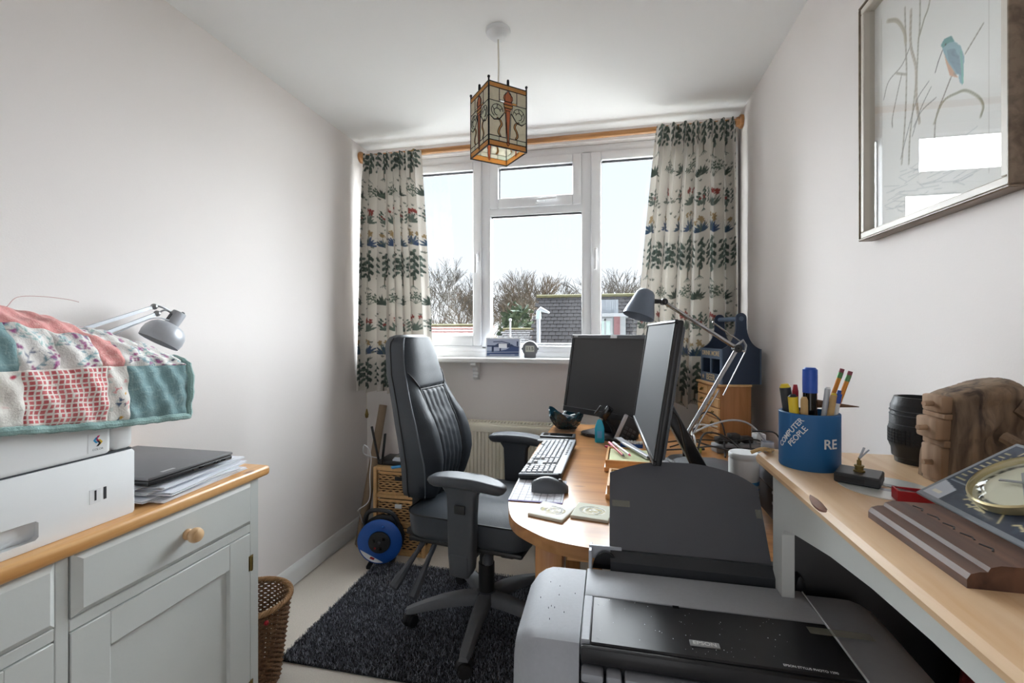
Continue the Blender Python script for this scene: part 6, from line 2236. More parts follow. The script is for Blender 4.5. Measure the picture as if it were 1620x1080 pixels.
# ------------------------------------------------------------------ wide inkjet printer in the foreground
PBZ = 0.605
st_ = thing('printer_table', 'low grey table standing under the wide inkjet printer', 'table', (0.15, 0.745, 0))
MB().b2((-0.29, -0.17, PBZ - 0.03), (0.27, 0.155, PBZ), 0.004).build('table_top', 'grey_paint', st_)
for x in (-0.28, 0.22):
    for y in (-0.16, 0.105):
        MB().b2((x, y, 0), (x + 0.04, y + 0.04, PBZ - 0.03), 0.003).build('leg', 'grey_paint', st_)
ep = thing('inkjet_printer', 'wide silver and black inkjet printer in the foreground', 'printer', (0, 0, PBZ))
ZT = 0.776 - PBZ
pm('ep_silver', '#a6a9ae', 0.6, metal=0.1, ns=160, na=0.07, bump=0.03, bs=300)
pm('ep_dark', '#2b2e32', 0.4, ns=40, na=0.08)
pm('ep_grey', '#999ca2', 0.55, metal=0.15, ns=100, na=0.06)
pm('ep_window', '#28282a', 0.28, ns=30, na=0.3, spec=0.3)
X0, X1, SL, SR = -0.150, 0.448, -0.046, 0.335
Y0, Y1 = 0.690, 0.908


def cap(xa, xb, round_left, mat, dz=0.0):
    """end cap lofted along x with rounded top-front and a bulging end"""
    rr = []
    n_ = 9
    for k in range(n_):
        t = k / (n_ - 1)
        x = xa + (xb - xa) * t
        e = t if round_left else 1 - t      # 0 at outer end
        s = math.sin(min(1, e * 2.2 + 0.02) * PI / 2) ** 0.55
        yb, yf, zt = Y1 - 0.035 * (1 - s), Y0 - 0.004 + 0.055 * (1 - s) * 0.5, ZT + dz - 0.030 * (1 - s)
        pr_ = [(yb, 0.0), (yb, zt - 0.010), (yb - 0.010, zt), (yf + 0.03, zt - 0.004), (yf + 0.012, zt - 0.009), (yf + 0.002, zt - 0.022), (yf - 0.006, zt - 0.075), (yf - 0.012, 0.045), (yf - 0.008, 0.0)]
        rr.append([Vector((x, y, z)) for y, z in pr_])
    return MB().rings(rr)


cap(X0, SL, True, 'ep_silver').build('end_cap', 'ep_silver', ep, sharp=32)
cap(SR + 0.001, X1, False, 'ep_grey', -0.002).build('end_cap', 'ep_grey', ep, sharp=32)
MB().b2((X0 + 0.006, Y0 - 0.03, 0.0), (X1 - 0.01, Y1 - 0.004, 0.045), 0.012, 3).build('base', 'ep_grey', ep)
MB().b2((SL + 0.002, Y0 + 0.006, 0.02), (SR, Y1 - 0.006, ZT - 0.012), 0.003).build('body', 'ep_dark', ep)
# lid: silver rear band, glossy window in front
MB().b2((SL + 0.0015, 0.814, ZT - 0.014), (SR, Y1, ZT), 0.003, 2).build('lid_band', 'ep_silver', ep)
MB().b2((SL + 0.0015, Y0 + 0.004, ZT - 0.014), (-0.0295, 0.8145, ZT), 0.002, 1).build('lid_edge', 'ep_silver', ep)
MB().b2((-0.0300, Y0 + 0.002, ZT - 0.014), (SR, 0.8140, ZT - 0.0012), 0.002, 1).build('lid_window', 'ep_window', ep)
MB().b2((SL + 0.0015, Y0 - 0.008, ZT - 0.030), (SR, Y0 + 0.006, ZT - 0.004), 0.006, 2).build('lid_front', 'ep_window', ep)
MB().b2((SR - 0.0004, Y0, ZT - 0.013), (SR + 0.0010, Y1 - 0.002, ZT + 0.0005)).build('lid_trim', 'white_plastic', ep)
MB().b2((0.103, 0.8075, ZT - 0.0013), (0.113, 0.8142, ZT - 0.0006)).build('lid_arrow', 'black_gloss', ep)
bd_ = MB().b2((0.116, 0.7155, ZT - 0.0014), (0.158, 0.7285, ZT + 0.0004), 0.0006, 1).build('badge', 'steel', ep)
text('badge_text', 'EPSON', 0.0105, 'white_gloss', bd_, T(0.137, 0.722, ZT + 0.0005), 0.0002, sx=1.05)
text('model_text', 'EPSON STYLUS PHOTO 1290', 0.0062, 'white_plastic', ep, T(0.27, 0.7005, ZT - 0.0008) @ RZ(R(-2)), 0.0001, sx=0.86)
# strips of old tape
pm('tape', '#a7a696', 0.35, ns=60, na=0.15, alpha=0.35)
MB().box((0.345, 0.790, ZT + 0.0006), (0.088, 0.017, 0.0004), None).build('tape', 'tape', ep)
# front: dark output door, buttons
MB().b2((SL + 0.003, Y0 - 0.020, 0.020), (SR - 0.004, Y0 + 0.004, ZT - 0.046), 0.006, 2).build('output_door', 'ep_dark', ep)
for xa, xb in ((SL + 0.004, -0.010), (-0.006, 0.016), (0.020, 0.135), (0.139, 0.33)):
    MB().b2((xa, Y0 - 0.022, ZT - 0.046), (xb, Y0 + 0.002, ZT - 0.032), 0.004, 2).build('front_rail', 'ep_grey', ep)
# specks of dust on the glossy lid
rg = random.Random(12)
ds = MB()
for k in range(60):
    x, y = rg.uniform(-0.028, 0.26), rg.uniform(0.70, 0.81)
    r_ = rg.choice((0.0002, 0.0003, 0.0003, 0.0006))
    ds.box((x, y, ZT - 0.0010), (r_ * 2, r_ * 2, 0.0003), None)
ds.build('dust', 'paper', ep)['kind'] = 'stuff'
ds = MB()
for k in range(11):
    x, y = rg.uniform(X0 + 0.03, SL - 0.01), rg.uniform(0.73, 0.90)
    ds.box((x, y, ZT - 0.0012), (0.0009, 0.0007, 0.0027), T(0, 0, 0))
ds.build('specks', 'dark_grey', ep)['kind'] = 'stuff'
# rear sheet feeder and paper support
fd = MB()
rr = []
for y, z0, z1 in ((0.912, 0.02, 0.185), (0.930, 0.02, 0.200), (0.958, 0.06, 0.195), (0.968, 0.09, 0.17)):
    rr.append([Vector((0.0, y, z0)), Vector((0.325, y, z0)), Vector((0.325, y, z1)), Vector((0.0, y, z1))])
fd.rings(rr).build('sheet_feeder', 'ep_dark', ep, sharp=30)
MB().b2((-0.042, 0.912, 0.05), (-0.036, 0.95, 0.203), 0.001, 1).b2((-0.042, 0.93, 0.18), (0.022, 0.934, 0.206), 0.001, 1).build('edge_guide_rail', 'silver_plastic', ep)
gd_ = [(p.x, p.y) for p in bez((-0.035, 0, 0), (-0.030, 0.045, 0), (0.010, 0.045, 0), (0.022, 0.0, 0), 10)]
MB().prism(gd_, -0.004, 0.004, T(0.0, 0.922, 0.166) @ XZ, 0.001, 1).build('edge_guide', 'black_gloss', ep)
rg_ = [(p.x, p.y) for p in bez((-0.009, 0, 0), (-0.010, 0.045, 0), (0.010, 0.045, 0), (0.009, 0.0, 0), 8)]
MB().prism(rg_, -0.012, 0.012, T(0.336, 0.925, 0.160) @ Matrix(((1, 0, 0, 0), (0, 0, -1, 0), (0, 1, 0, 0), (0, 0, 0, 1))), 0.002, 2).build('feeder_knob', 'black_plastic', ep)
pm('support_black', '#54555a', 0.5, ns=25, na=0.05)
tl = math.atan2(0.10, 0.135)
SUPM = T(0, 0.936, 0.806 - PBZ - 0.006) @ Matrix.Rotation(PI / 2 - tl, 4, 'X')
sp = [(-0.002, 0.0), (0.296, -0.006)]
sp += [(0.290, 0.05), (0.2955, 0.150)][:0]
arc = [(p.x, p.y) for p in spline([(0.297, 0.150, 0), (0.262, 0.172, 0), (0.215, 0.186, 0), (0.164, 0.192, 0), (0.09, 0.189, 0), (0.04, 0.177, 0), (-0.001, 0.161, 0)], 4)]
MB().prism(sp + arc, -0.003, 0.0, SUPM, 0.0008, 1).build('paper_support', 'support_black', ep)
MB().box((0.022, 0.095, 0.0004), (0.036, 0.013, 0.0005), SUPM).build('tape', 'tape', ep)
MB().box((0.289, 0.095, 0.0004), (0.010, 0.017, 0.0005), SUPM).build('tape', 'tape', ep)
MB().b2((0.0, -0.012, -0.006), (0.30, 0.0, 0.004), 0.002, 1, SUPM).build('support_hinge', 'black_plastic', ep)

# ------------------------------------------------------------------ grey console with pine top on the right
CZ = 1.010
cn = thing('console', 'tall grey console with an arched apron and a pine top by the wall', 'console', (0, 0, 0))
wood('console_pine', '#e9c9a2', '#d8ab7a', axis=1, scale=6, rough=0.42, coat=0.1, knots=False)
CX0, CY0, CY1 = 0.276, -0.25, 0.985
# moulded top: profile in (x, z), extruded along y with a rounded far corner
prof = [(CX0 + 0.010, CZ - 0.026), (CX0 + 0.002, CZ - 0.022), (CX0, CZ - 0.014), (CX0 + 0.004, CZ - 0.006), (CX0 + 0.012, CZ - 0.002), (CX0 + 0.024, CZ)]
rr = [[Vector((x, y, z)) for x, z in prof + [(XR - 0.004, CZ), (XR - 0.004, CZ - 0.026)]] for y in (CY0, CY1 - 0.05, CY1 - 0.02)]
rr += [[Vector((x + 0.012, CY1 - 0.004, z)) for x, z in prof] + [Vector((XR - 0.004, CY1, CZ)), Vector((XR - 0.004, CY1, CZ - 0.026))]]
MB().rings(rr).build('top', 'console_pine', cn, sharp=30)
ap = [(0.925, CZ - 0.026), (0.925, 0.0), (0.880, 0.0), (0.880, 0.885), (0.868, 0.897), (0.834, 0.907), (0.80, 0.914), (0.70, 0.933), (0.60, 0.945), (0.50, 0.951), (0.40, 0.951), (0.30, 0.945), (0.20, 0.933), (0.06, 0.905), (0.03, 0.89), (0.03, 0.0), (-0.02, 0.0), (-0.02, CZ - 0.026)]
YZ = Matrix(((0, 0, 1, 0), (1, 0, 0, 0), (0, 1, 0, 0), (0, 0, 0, 1)))
MB().prism(ap[::-1], 0.294, 0.314, YZ).build('front_apron', 'grey_paint', cn)
MB().b2((XR - 0.045, 0.880, 0.0), (XR - 0.02, 0.925, CZ - 0.026), 0.002, 1).build('rear_leg', 'grey_paint', cn)
MB().tube(spline([(CX0 + 0.0065, 0.735, CZ - 0.006), (CX0 + 0.0045, 0.715, CZ - 0.008), (CX0 + 0.0045, 0.690, CZ - 0.009), (CX0 + 0.0065, 0.668, CZ - 0.008)]), [0.001 + 0.005 * math.sin(k / 18 * PI) for k in range(19)], 8).build('scuff', pm('scuff_brown', '#7d4f34', 0.5, ns=120, na=0.4), cn)
# black storage box under the console
bb = thing('black_case', 'large black case standing in the shade under the console', 'case', (0.56, 0.97, 0))
MB().b2((-0.243, -0.038, 0.0), (0.10, 0.015, 0.975), 0.004, 2).build('case_body', 'black_plastic', bb)
MB().b2((-0.05, -0.046, 0.50), (0.03, -0.036, 0.52), 0.003).build('case_handle', 'black_gloss', bb)
rb = thing('red_bag', 'dark red bag half hidden behind the printer under the console', 'bag', (0.59, 0.80, 0))
pm('red_cloth', '#7a1f26', 0.8, ns=40, na=0.2, bump=0.3)
rr = []
for z, s in ((0, 0.95), (0.25, 1.0), (0.6, 0.98), (0.74, 0.85), (0.775, 0.5)):
    rr.append([Vector((x * s, y * s, z + 0.01 * math.sin(9 * x + 40 * y))) for x, y in rrect(0.060, 0.075, 0.03, 4)])
MB().rings(rr).build('bag_body', 'red_cloth', rb, sharp=60)
MB().tube(spline([(-0.02, -0.03, 0.76), (-0.03, 0.0, 0.81), (-0.02, 0.03, 0.76)]), 0.006, 6).build('bag_loop', 'red_cloth', rb)

# pen pot
pot = thing('pen_pot', 'blue cylindrical pen pot lettered COMPUTER PEOPLE on the console', 'pot', (0.335, 0.876, CZ), R(0))
pm('pot_blue', '#1c5f96', 0.5, ns=20, na=0.1, bump=0.05)
pm('pot_inside', '#123f66', 0.6)
PR, PHt = 0.0455, 0.093
MB().lathe([(0.0, 0.0), (PR - 0.001, 0.0), (PR, 0.002), (PR, PHt - 0.001), (PR - 0.001, PHt), (PR - 0.005, PHt), (PR - 0.005, 0.006), (0.0, 0.006)], 48).build('pot_body', 'pot_blue', pot)


def curved_text(s_, size, ang, z, slant, mt, par, rad=PR, sx=1.0, embold=0.0):
    """letters wrapped round the pot: ang = heading of the text centre (degrees), slant = rotation in the unrolled surface"""
    o = text('lettering', s_, size, mt, par, Matrix.Identity(4), 0.00025, sx=1.0)
    me = o.data
    cs, sn = math.cos(R(slant)), math.sin(R(slant))
    for v in me.vertices:
        u, w_ = v.co.x * sx, v.co.y
        uu, ww = u * cs - w_ * sn, u * sn + w_ * cs
        a = R(ang) + uu / rad
        rr_ = rad + 0.0003 + v.co.z
        v.co = (rr_ * math.cos(a), rr_ * math.sin(a), z + ww)
    o.matrix_basis = Matrix.Identity(4)


curved_text('COMPUTER', 0.0125, -148, 0.060, 52, 'white_gloss', pot)
curved_text('PEOPLE', 0.0125, -132, 0.056, 52, 'white_gloss', pot)
curved_text('RE', 0.022, -70, 0.046, 0, 'white_gloss', pot)


def pen(name, label, cat, x, y, lean, L, parts):
    """stands in the pot; parts = list of (from, to, radius0, radius1, material, name)"""
    t_ = thing(name, label, cat, (pot.location.x + x, pot.location.y + y, CZ + 0.008), group='pens in the blue pot')
    d_ = Vector((lean[0], lean[1], 1)).normalized()
    for a, b_, r0, r1, mt, nm in parts:
        MB().cyl(d_ * a, d_ * b_, r0, r1, 14).build(nm, mt, t_)
    return t_


pm('yellow_plastic', '#e3c52f', 0.4)
pm('pencil_orange', '#d98d2b', 0.4)
pm('eraser', '#8a4a55', 0.8)
pm('ferrule', '#5d8a5a', 0.4, metal=0.6)
pm('marker_blue', '#1f4fb0', 0.35)
pm('clear_plastic', '#cfd3da', 0.2, trans=0.3)
pm('bamboo', '#c2a06c', 0.6)
pen('marker', 'thick black marker with a tall blue cap in the pen pot', 'marker', 0.0, -0.004, (0.0, 0.0), 0.16, [(0.0, 0.118, 0.0105, 0.0105, 'black_gloss', 'barrel'), (0.118, 0.158, 0.0112, 0.0112, 'marker_blue', 'cap'), (0.158, 0.161, 0.0105, 0.008, 'marker_blue', 'cap_end')])
pen('pencil', 'orange pencil with eraser, left of the pair in the pen pot', 'pencil', 0.005, 0.010, (0.34, 0.05), 0.175, [(0.0, 0.150, 0.0036, 0.0036, 'pencil_orange', 'shaft'), (0.150, 0.160, 0.0038, 0.0038, 'ferrule', 'ferrule'), (0.160, 0.167, 0.0036, 0.0035, 'eraser', 'eraser')])
pen('pencil', 'orange pencil with eraser, right of the pair in the pen pot', 'pencil', 0.010, -0.004, (0.34, 0.02), 0.17, [(0.0, 0.146, 0.0036, 0.0036, 'pencil_orange', 'shaft'), (0.146, 0.157, 0.0038, 0.0038, 'ferrule', 'ferrule'), (0.157, 0.164, 0.0036, 0.0035, 'eraser', 'eraser')])
pen('craft_knife', 'yellow and black craft knife at the left rim of the pen pot', 'knife', -0.022, -0.016, (-0.08, 0.0), 0.12, [(0.0, 0.112, 0.0075, 0.0075, 'yellow_plastic', 'handle'), (0.02, 0.108, 0.0078, 0.0078, 'black_plastic', 'grip') if False else (0.112, 0.116, 0.007, 0.004, 'black_plastic', 'tip')])
pen('screwdriver', 'black-handled screwdriver with a yellow end behind the craft knife', 'screwdriver', -0.016, 0.012, (-0.13, 0.03), 0.13, [(0.0, 0.125, 0.0090, 0.0090, 'ep_dark', 'handle'), (0.125, 0.131, 0.0088, 0.006, 'yellow_plastic', 'end_cap')])
pen('brush', 'short bamboo brush handle in front of the marker in the pot', 'brush', -0.016, -0.026, (-0.01, 0.0), 0.11, [(0.0, 0.108, 0.0055, 0.0055, 'bamboo', 'handle'), (0.108, 0.113, 0.0055, 0.0035, 'bamboo', 'tip')])
pen('pen', 'clear plastic ballpoint leaning right in the pot', 'pen', 0.004, -0.020, (0.13, 0.0), 0.13, [(0.0, 0.128, 0.0042, 0.0042, 'clear_plastic', 'barrel'), (0.128, 0.131, 0.004, 0.003, 'white_plastic', 'end_plug')])
pen('pen', 'yellow and grey pen leaning right at the pot rim', 'pen', 0.010, -0.026, (0.14, -0.01), 0.12, [(0.0, 0.119, 0.0046, 0.0046, 'bamboo', 'barrel'), (0.119, 0.122, 0.0044, 0.003, 'yellow_plastic', 'end_plug')])
pen('pen', 'blue ballpoint with a clip at the right of the pot', 'pen', 0.020, -0.016, (0.16, 0.0), 0.12, [(0.0, 0.104, 0.0042, 0.0042, 'white_plastic', 'barrel'), (0.104, 0.120, 0.0046, 0.0046, 'marker_blue', 'clicker'), (0.120, 0.126, 0.003, 0.0028, 'marker_blue', 'button')])
pen('pen', 'light blue capped pen behind the marker in the pot', 'pen', 0.010, 0.024, (0.02, 0.0), 0.13, [(0.0, 0.120, 0.005, 0.005, 'clear_plastic', 'barrel'), (0.120, 0.134, 0.0055, 0.0055, 'sky_blue', 'cap')])
pen('pen', 'red pen just visible behind the marker in the pot', 'pen', -0.012, 0.026, (0.0, 0.0), 0.13, [(0.0, 0.118, 0.005, 0.005, 'red_plastic', 'barrel'), (0.118, 0.128, 0.0045, 0.003, 'red_plastic', 'cap')])
tn = thing('wooden_peg', 'pointed dark wooden stick poking out of the pot', 'stick', (pot.location.x + 0.012, pot.location.y + 0.008, CZ + 0.096))
MB().cyl((0.0, 0, 0.010), (0.062, -0.012, 0.008), 0.0075, 0.0006, 8).cyl((0, 0, 0.010), (-0.03, 0.006, -0.02), 0.0075, 0.006, 8).build('stick', pm('dark_stick', '#6b4a34', 0.6, ns=60, na=0.3), tn)

# clock movement and disc
cd = thing('disc', 'shiny compact disc lying on the console under the clock movement', 'disc', (0.398, 0.772, CZ))
cdm = pm('disc_silver', '#e6e8e4', 0.28, metal=0.4, ns=3, na=0.08)
MB().lathe([(0.0075, 0), (0.060, 0), (0.060, 0.0012), (0.0075, 0.0012), (0.0075, 0)], 64, caps=False).build('disc_body', 'disc_silver', cd)
MB().lathe([(0.008, 0.00125), (0.020, 0.00125), (0.020, 0.00135), (0.008, 0.00135)], 40, caps=False).build('disc_hub', 'clear_plastic', cd)
mv = thing('clock_movement', 'black quartz clock movement with a brass spindle on the disc', 'clock part', (0.373, 0.795, CZ + 0.0014), R(-32))
MB().b2((-0.028, -0.028, 0), (0.028, 0.028, 0.015), 0.002, 1).build('movement_case', 'ep_dark', mv)
MB().b2((-0.026, -0.0285, 0.003), (0.010, -0.0279, 0.011)).build('battery_door', 'black_plastic', mv)
MB().lathe([(0.0075, 0.015), (0.0075, 0.017), (0.0055, 0.0175), (0.0055, 0.0225), (0.0065, 0.0228), (0.0065, 0.0245), (0.003, 0.025), (0.003, 0.032), (0.0015, 0.0325), (0.0015, 0.036)], 16).build('spindle', 'brass', mv)
MB().cyl((0, 0, 0.034), (0.006, 0.002, 0.052), 0.0016, 0.0016, 6).cyl((0, 0, 0.034), (0.012, 0.0, 0.050), 0.0012, 0.0012, 6).build('hands', 'clear_plastic', mv)
rb2 = thing('pencil_sharpener', 'small red plastic sharpener box on the console', 'sharpener', (0.400, 0.716, CZ), R(-12))
bb_ = MB()
bb_.b2((-0.020, -0.012, 0), (0.020, 0.012, 0.003)).b2((-0.020, -0.012, 0.003), (0.020, -0.0095, 0.016)).b2((-0.020, 0.0095, 0.003), (0.020, 0.012, 0.016)).b2((-0.020, -0.0095, 0.003), (-0.0175, 0.0095, 0.016)).b2((0.0175, -0.0095, 0.003), (0.020, 0.0095, 0.016))
bb_.build('box_body', 'red_plastic', rb2)
MB().box((0.0, 0.0, 0.0125), (0.034, 0.016, 0.0012), Matrix.Rotation(R(6), 4, 'Y')).build('blade', 'steel', rb2)

# camera lens
ln_ = thing('camera_lens', 'black zoom camera lens standing on end on the console', 'lens', (0.532, 0.935, CZ), 0)
pm('lens_black', '#232426', 0.45, ns=60, na=0.12, bump=0.1)
pm('lens_grey', '#56585b', 0.4)
MB().lathe([(0, 0), (0.034, 0), (0.035, 0.008), (0.0385, 0.011), (0.0395, 0.024), (0.042, 0.030), (0.043, 0.034), (0.043, 0.062), (0.0415, 0.066), (0.0415, 0.082), (0.0405, 0.084), (0.0405, 0.100), (0.0395, 0.102), (0.036, 0.112), (0.035, 0.1155), (0.030, 0.1155), (0.030, 0.108), (0, 0.107)], 48).build('barrel', 'lens_black', ln_)
for z in (0.0665, 0.083, 0.0905):
    MB().lathe([(0.0410, z), (0.0421, z + 0.0004), (0.0421, z + 0.0014), (0.0410, z + 0.0018)], 48, caps=False).build('ring', 'lens_grey', ln_)
g = MB()
for k in range(44):
    a = 2 * PI * k / 44
    for j in range(5):
        g.box((0.0433, 0, 0.0365 + j * 0.0052), (0.0012, 0.0044, 0.0040), RZ(a))
g.build('grip_ribs', 'lens_black', ln_)['kind'] = 'stuff'
MB().lathe([(0, 0.1075), (0.029, 0.1075), (0.029, 0.110), (0.0, 0.1115)], 32).build('front_element', 'black_gloss', ln_)
MB().b2((-0.006, -0.034, 0.114), (0.028, -0.026, 0.119), 0.001).build('mount_tab', 'dark_grey', ln_)

# driftwood box with three tiny drawers
dw = thing('driftwood_box', 'driftwood block with three little peg-handled drawers on the console', 'box', (0.532, 0.826, CZ))
wood('driftwood', '#8a735c', '#40322a', axis=2, scale=11, rough=0.8, knots=True, coat=0.0, knotcol='#2c2018')
wood('driftwood_pale', '#b3957a', '#8d6f54', axis=2, scale=7, rough=0.8, knots=False, coat=0.0)
rg = random.Random(8)


KN = [(0.60, 4.55, 0.010, 0.10, 0.30), (0.42, 5.35, 0.020, 0.09, 0.26), (0.52, 4.95, -0.010, 0.06, 0.22), (0.30, 4.9, 0.005, 0.1, 0.3), (0.72, 5.6, 0.012, 0.12, 0.3), (0.80, 4.9, -0.005, 0.05, 0.5), (0.48, 5.75, -0.012, 0.06, 0.25)]


def drift_ring(z):
    """gnarled outline at height z, local xy, sawn flat on the drawer side; (height, heading, size, spread) of each knot in KN"""
    t = z / 0.163
    out = []
    n_ = 72
    for k in range(n_):
        a = 2 * PI * k / n_
        r_ = 0.055 + 0.008 * math.sin(a * 2 + 1.0) + 0.005 * math.sin(a * 3 + 5 * t) - 0.004 * t
        r_ += 0.0014 * math.sin(a * 19 + 4 * math.sin(7 * t)) + 0.0010 * math.sin(a * 31 + 9 * t)
        for kt, ka, ks, st_, sa_ in KN:
            r_ += ks * math.exp(-((t - kt) / st_) ** 2 - ((a - ka) / sa_) ** 2)
        x, y = r_ * math.cos(a) * 1.05, r_ * math.sin(a) * 0.95
        if t > 0.9:
            s = 1 - 0.30 * ((t - 0.9) / 0.1) ** 2
            x, y = x * s, y * s
        x = max(x, -0.044)
        out.append(Vector((x + 0.008 * t, y, z * (1 - 0.17 * (0.05 - x) / 0.1 * t))))
    return out


MB().rings([drift_ring(z) for z in np.linspace(0, 0.163, 60)]).build('block', 'driftwood', dw, sharp=50)
MB().tube(spline([(0.035, -0.040, 0.125), (0.055, -0.052, 0.112), (0.070, -0.060, 0.098), (0.078, -0.064, 0.085)]), [0.012 + 0.006 * math.sin(k / 18 * PI) for k in range(19)][:19], 8).build('snag', 'driftwood', dw)
MB().tube(spline([(0.010, -0.052, 0.082), (0.018, -0.066, 0.074), (0.030, -0.072, 0.060), (0.034, -0.068, 0.052)]), 0.0085, 8).build('knot', 'driftwood', dw)
for z0, z1, out in ((0.006, 0.058, 0.003), (0.068, 0.100, 0.010), (0.108, 0.134, 0.002)):
    d = MB().b2((-0.049 - out, -0.030, z0), (-0.034, 0.016, z1), 0.004, 2).build('drawer', 'driftwood_pale', dw)
    zc = (z0 + z1) / 2
    MB().cyl((-0.048 - out, -0.010, zc), (-0.062 - out, -0.013, zc), 0.0045, 0.004, 10).build('peg', 'driftwood_pale', d)
for z0, z1 in ((0.0, 0.006), (0.058, 0.068), (0.100, 0.108)):
    MB().b2((-0.048, -0.032, z0), (-0.034, 0.018, z1), 0.001, 1).build('rail', 'driftwood_pale', dw)
wc = MB().b2((-0.03, -0.002, 0), (0.03, 0.002, 0.085), 0.001, 1).build('white_card', 'paper')
wc.location = (0.655, 0.735, CZ)
wc.rotation_euler = (0, R(8), R(75))
tag(wc, 'blank white card propped at the wall behind the driftwood', 'card')

# dark moulded wooden plinth
wood('walnut', '#6d4a38', '#432a20', axis=1, scale=8, rough=0.5, knots=False, coat=0.05)
pt = thing('wooden_plinth', 'dark moulded wooden plinth in front of the glass dial', 'plinth', (0.313, 0.486, CZ))
prof = [(0, 0), (0, 0.008), (0.003, 0.013), (0.010, 0.0155), (0.016, 0.016), (0.018, 0.020), (0.026, 0.0225), (0.115, 0.0225), (0.115, 0)]
rr = [[Vector((x, y, z)) for x, z in prof] for y in (0.0, 0.160)]
MB().rings(rr).build('plinth_body', 'walnut', pt, sharp=30)
gv_ = MB()
for k in range(5):
    gv_.tube([(0.040 + 0.002 * (k % 2), 0.03 + k * 0.025, 0.0226), (0.044, 0.036 + k * 0.025, 0.0228), (0.040, 0.046 + k * 0.025, 0.0226)], 0.0010, 5)
gv_.build('scratches', 'ink_black', pt)['kind'] = 'stuff'

# glass plate with a domed dial, leaning back
gdl = thing('glass_dial', 'printed glass plate with a domed brass-rimmed dial leaning on the console', 'dial', (0.385, 0.500, CZ + 0.024))
tilt_ = math.atan2(0.066, 0.105)
GM = Matrix(((0, -math.cos(tilt_) * -1, -math.sin(tilt_), 0), (1 * -1, 0, 0, 0), (0, math.sin(tilt_), math.cos(tilt_), 0), (0, 0, 0, 1)))
# local plate axes: x -> -y (towards the camera end), y -> up the slope, z -> out of the face
GM = T(0, 0.185, 0) @ Matrix(((0, math.cos(tilt_), -math.sin(tilt_), 0), (-1, 0, 0, 0), (0, math.sin(tilt_), math.cos(tilt_), 0), (0, 0, 0, 1)))
pm('dial_slate', '#3d4656', 0.12, ns=14, na=0.3, coat=0.7)
pm('plate_edge', '#b9c2cc', 0.15, ns=10, na=0.05, trans=0.5)
MB().b2((0, 0, -0.004), (0.185, 0.128, 0.0), 0.001, 1, GM).build('plate', 'plate_edge', gdl)
cv = Canvas(0.173, 0.116, 0.0012, '#3b4453')
rg = random.Random(6)
for k in range(220):
    cv.ell(rg.uniform(0, .173), rg.uniform(0, .116), rg.uniform(.002, .008), rg.uniform(.002, .006), 0, rg.choice(('#46505f', '#333b49', '#4d5766')), 0.4)
cv.poly([(0, 0), (0.028, 0), (0.028, 0.022), (0, 0.030)], '#c3c9d3')
cv.rect(0.006, 0.006, 0.020, 0.011, '#e9e7dc')
GOLD = '#d9cfa6'
for k in range(9):
    y = 0.040 + k * 0.0075
    cv.line([(0.004, y), (0.004 + (0.014 if k % 3 == 0 else 0.007), y)], 0.0014, GOLD)
for k in range(14):
    x = 0.020 + k * 0.0105
    cv.line([(x, 0.112), (x, 0.112 - (0.010 if k % 3 == 0 else 0.006))], 0.0014, GOLD)
for (x, y) in ((0.05, 0.016), (0.06, 0.010), (0.12, 0.012), (0.135, 0.018)):
    for q in range(4):
        cv.line([(x + q * 0.006, y + rg.uniform(-.002, .002)), (x + q * 0.006 + 0.004, y + rg.uniform(0, .004))], 0.0022, GOLD)
cv.line([(0.045, 0.022), (0.085, 0.010)], 0.0018, GOLD)
cv.line([(0.108, 0.006), (0.095, 0.026), (0.104, 0.022)], 0.0016, GOLD)
cv.line([(0.004, 0.034), (0.04, 0.034)], 0.0012, '#aab3bf')
cv.line([(0.03, 0.108), (0.16, 0.100)], 0.0012, '#aab3bf')
sheet('plate_print', cv, 'print_gloss', gdl, GM @ T(0.006, 0.006, 0.0003))
DC = GM @ T(0.086, 0.068, 0.0)
pm('gilt', '#d6c79a', 0.3, metal=0.8)
MB().lathe([(0.046, 0.0), (0.0485, 0.001), (0.050, 0.006), (0.0495, 0.0105), (0.0475, 0.012), (0.0465, 0.004)], 56, DC, caps=False).build('dial_rim', 'gilt', gdl)
cv = Canvas(0.088, 0.088, 0.001, '#d9d8c2')
cv.ell(0.044, 0.044, 0.040, 0.040, 0, '#55584f')
cv.ell(0.044, 0.044, 0.036, 0.036, 0, '#dcdac3')
for k in range(24):
    a = 2 * PI * k / 24
    cv.line([(0.044 + 0.034 * math.cos(a), 0.044 + 0.034 * math.sin(a)), (0.044 + 0.039 * math.cos(a), 0.044 + 0.039 * math.sin(a))], 0.0012, '#d9d6bf')
cv.line([(0.044, 0.044), (0.062, 0.054)], 0.002, '#86836f')
X, Y = np.meshgrid(np.linspace(-1, 1, cv.nx), np.linspace(-1, 1, cv.ny))
MB().lathe([(0, 0.0035), (0.044, 0.0035), (0.044, 0.0005), (0, 0.0005)], 48, DC).build('dial_back', 'gilt', gdl)
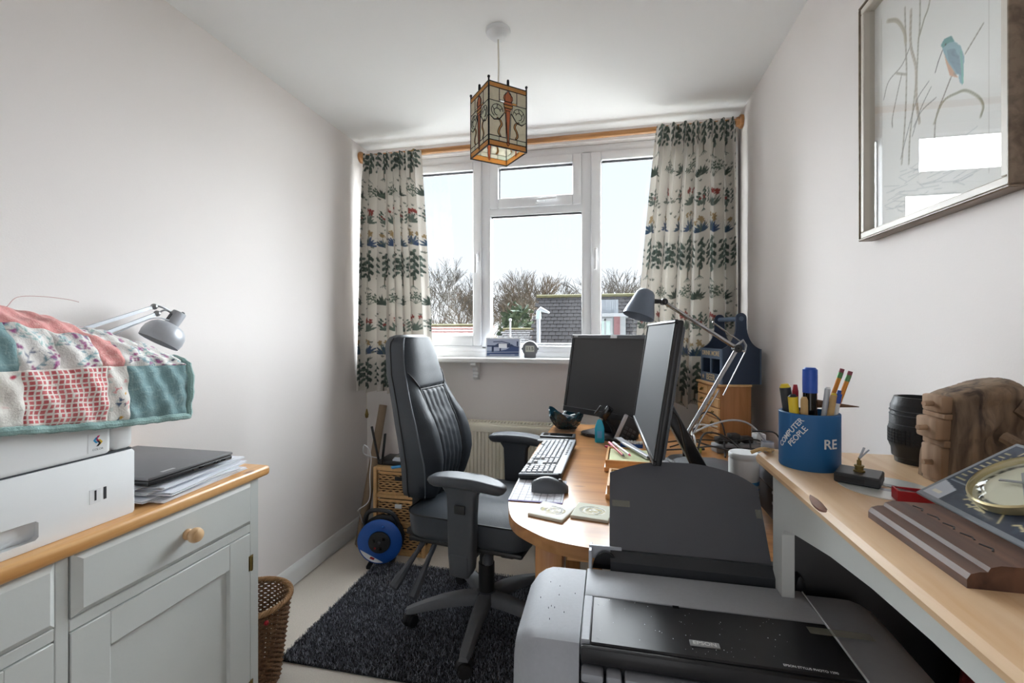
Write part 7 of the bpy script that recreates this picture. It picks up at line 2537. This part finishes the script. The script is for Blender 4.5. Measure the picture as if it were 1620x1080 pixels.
# round dial face: disc mesh carrying the print
nr, na_ = 30, 72
PP = np.zeros((nr, na_ + 1, 3))
CCo = np.zeros((nr, na_ + 1, 3))
for j in range(nr):
    for i in range(na_ + 1):
        a, r_ = 2 * PI * i / na_, 0.0466 * j / (nr - 1)
        x, y = r_ * math.cos(a), r_ * math.sin(a)
        PP[j, i] = (x, y, 0.0042)
        CCo[j, i] = cv.a[min(cv.ny - 1, max(0, int((y * 0.94 + 0.044) / cv.r))), min(cv.nx - 1, max(0, int((x * 0.94 + 0.044) / cv.r)))]
o = npgrid('dial_face', PP, CCo, 'print_paper', gdl)
o.matrix_basis = DC
hd = MB().box((0.004, 0.0, 0.0065), (0.052, 0.0045, 0.001), DC @ RZ(R(-38))).box((-0.004, 0.0, 0.0078), (0.040, 0.003, 0.001), DC @ RZ(R(20)))
hd.build('dial_needle', 'steel', gdl)
dome_glass = pg.copy()
dome_glass.node_tree.nodes['Fresnel'].inputs[0].default_value = 1.25
M['dome_glass'] = dome_glass
MB().lathe([(0.0478, 0.0105), (0.044, 0.0150), (0.033, 0.0195), (0.018, 0.0222), (0.0, 0.023)], 48, DC, caps=False).build('dome', 'dome_glass', gdl)

# small glass jar and twist of string at the far end of the console
gj = thing('glass_jar', 'tiny clear glass jar at the far end of the console', 'jar', (0.297, 0.965, CZ))
MB().lathe([(0, 0), (0.010, 0), (0.0115, 0.002), (0.0115, 0.018), (0.0105, 0.018), (0.0105, 0.003), (0, 0.003)], 20).build('jar_body', 'clear_plastic', gj)
sg = thing('string_bundle', 'twisted bit of brown string on the console corner', 'string', (0.285, 0.92, CZ))
MB().tube(spline([(-0.020, 0.035, -0.002), (-0.006, 0.030, 0.006), (0.004, 0.025, 0.008), (0.012, 0.030, 0.006), (0.02, 0.04, 0.004)]), 0.0035, 6).tube(spline([(-0.004, 0.022, 0.006), (0.004, 0.034, 0.007), (0.010, 0.022, 0.005), (0.0, 0.030, 0.008)]), 0.003, 6).build('twist', 'bamboo', sg)
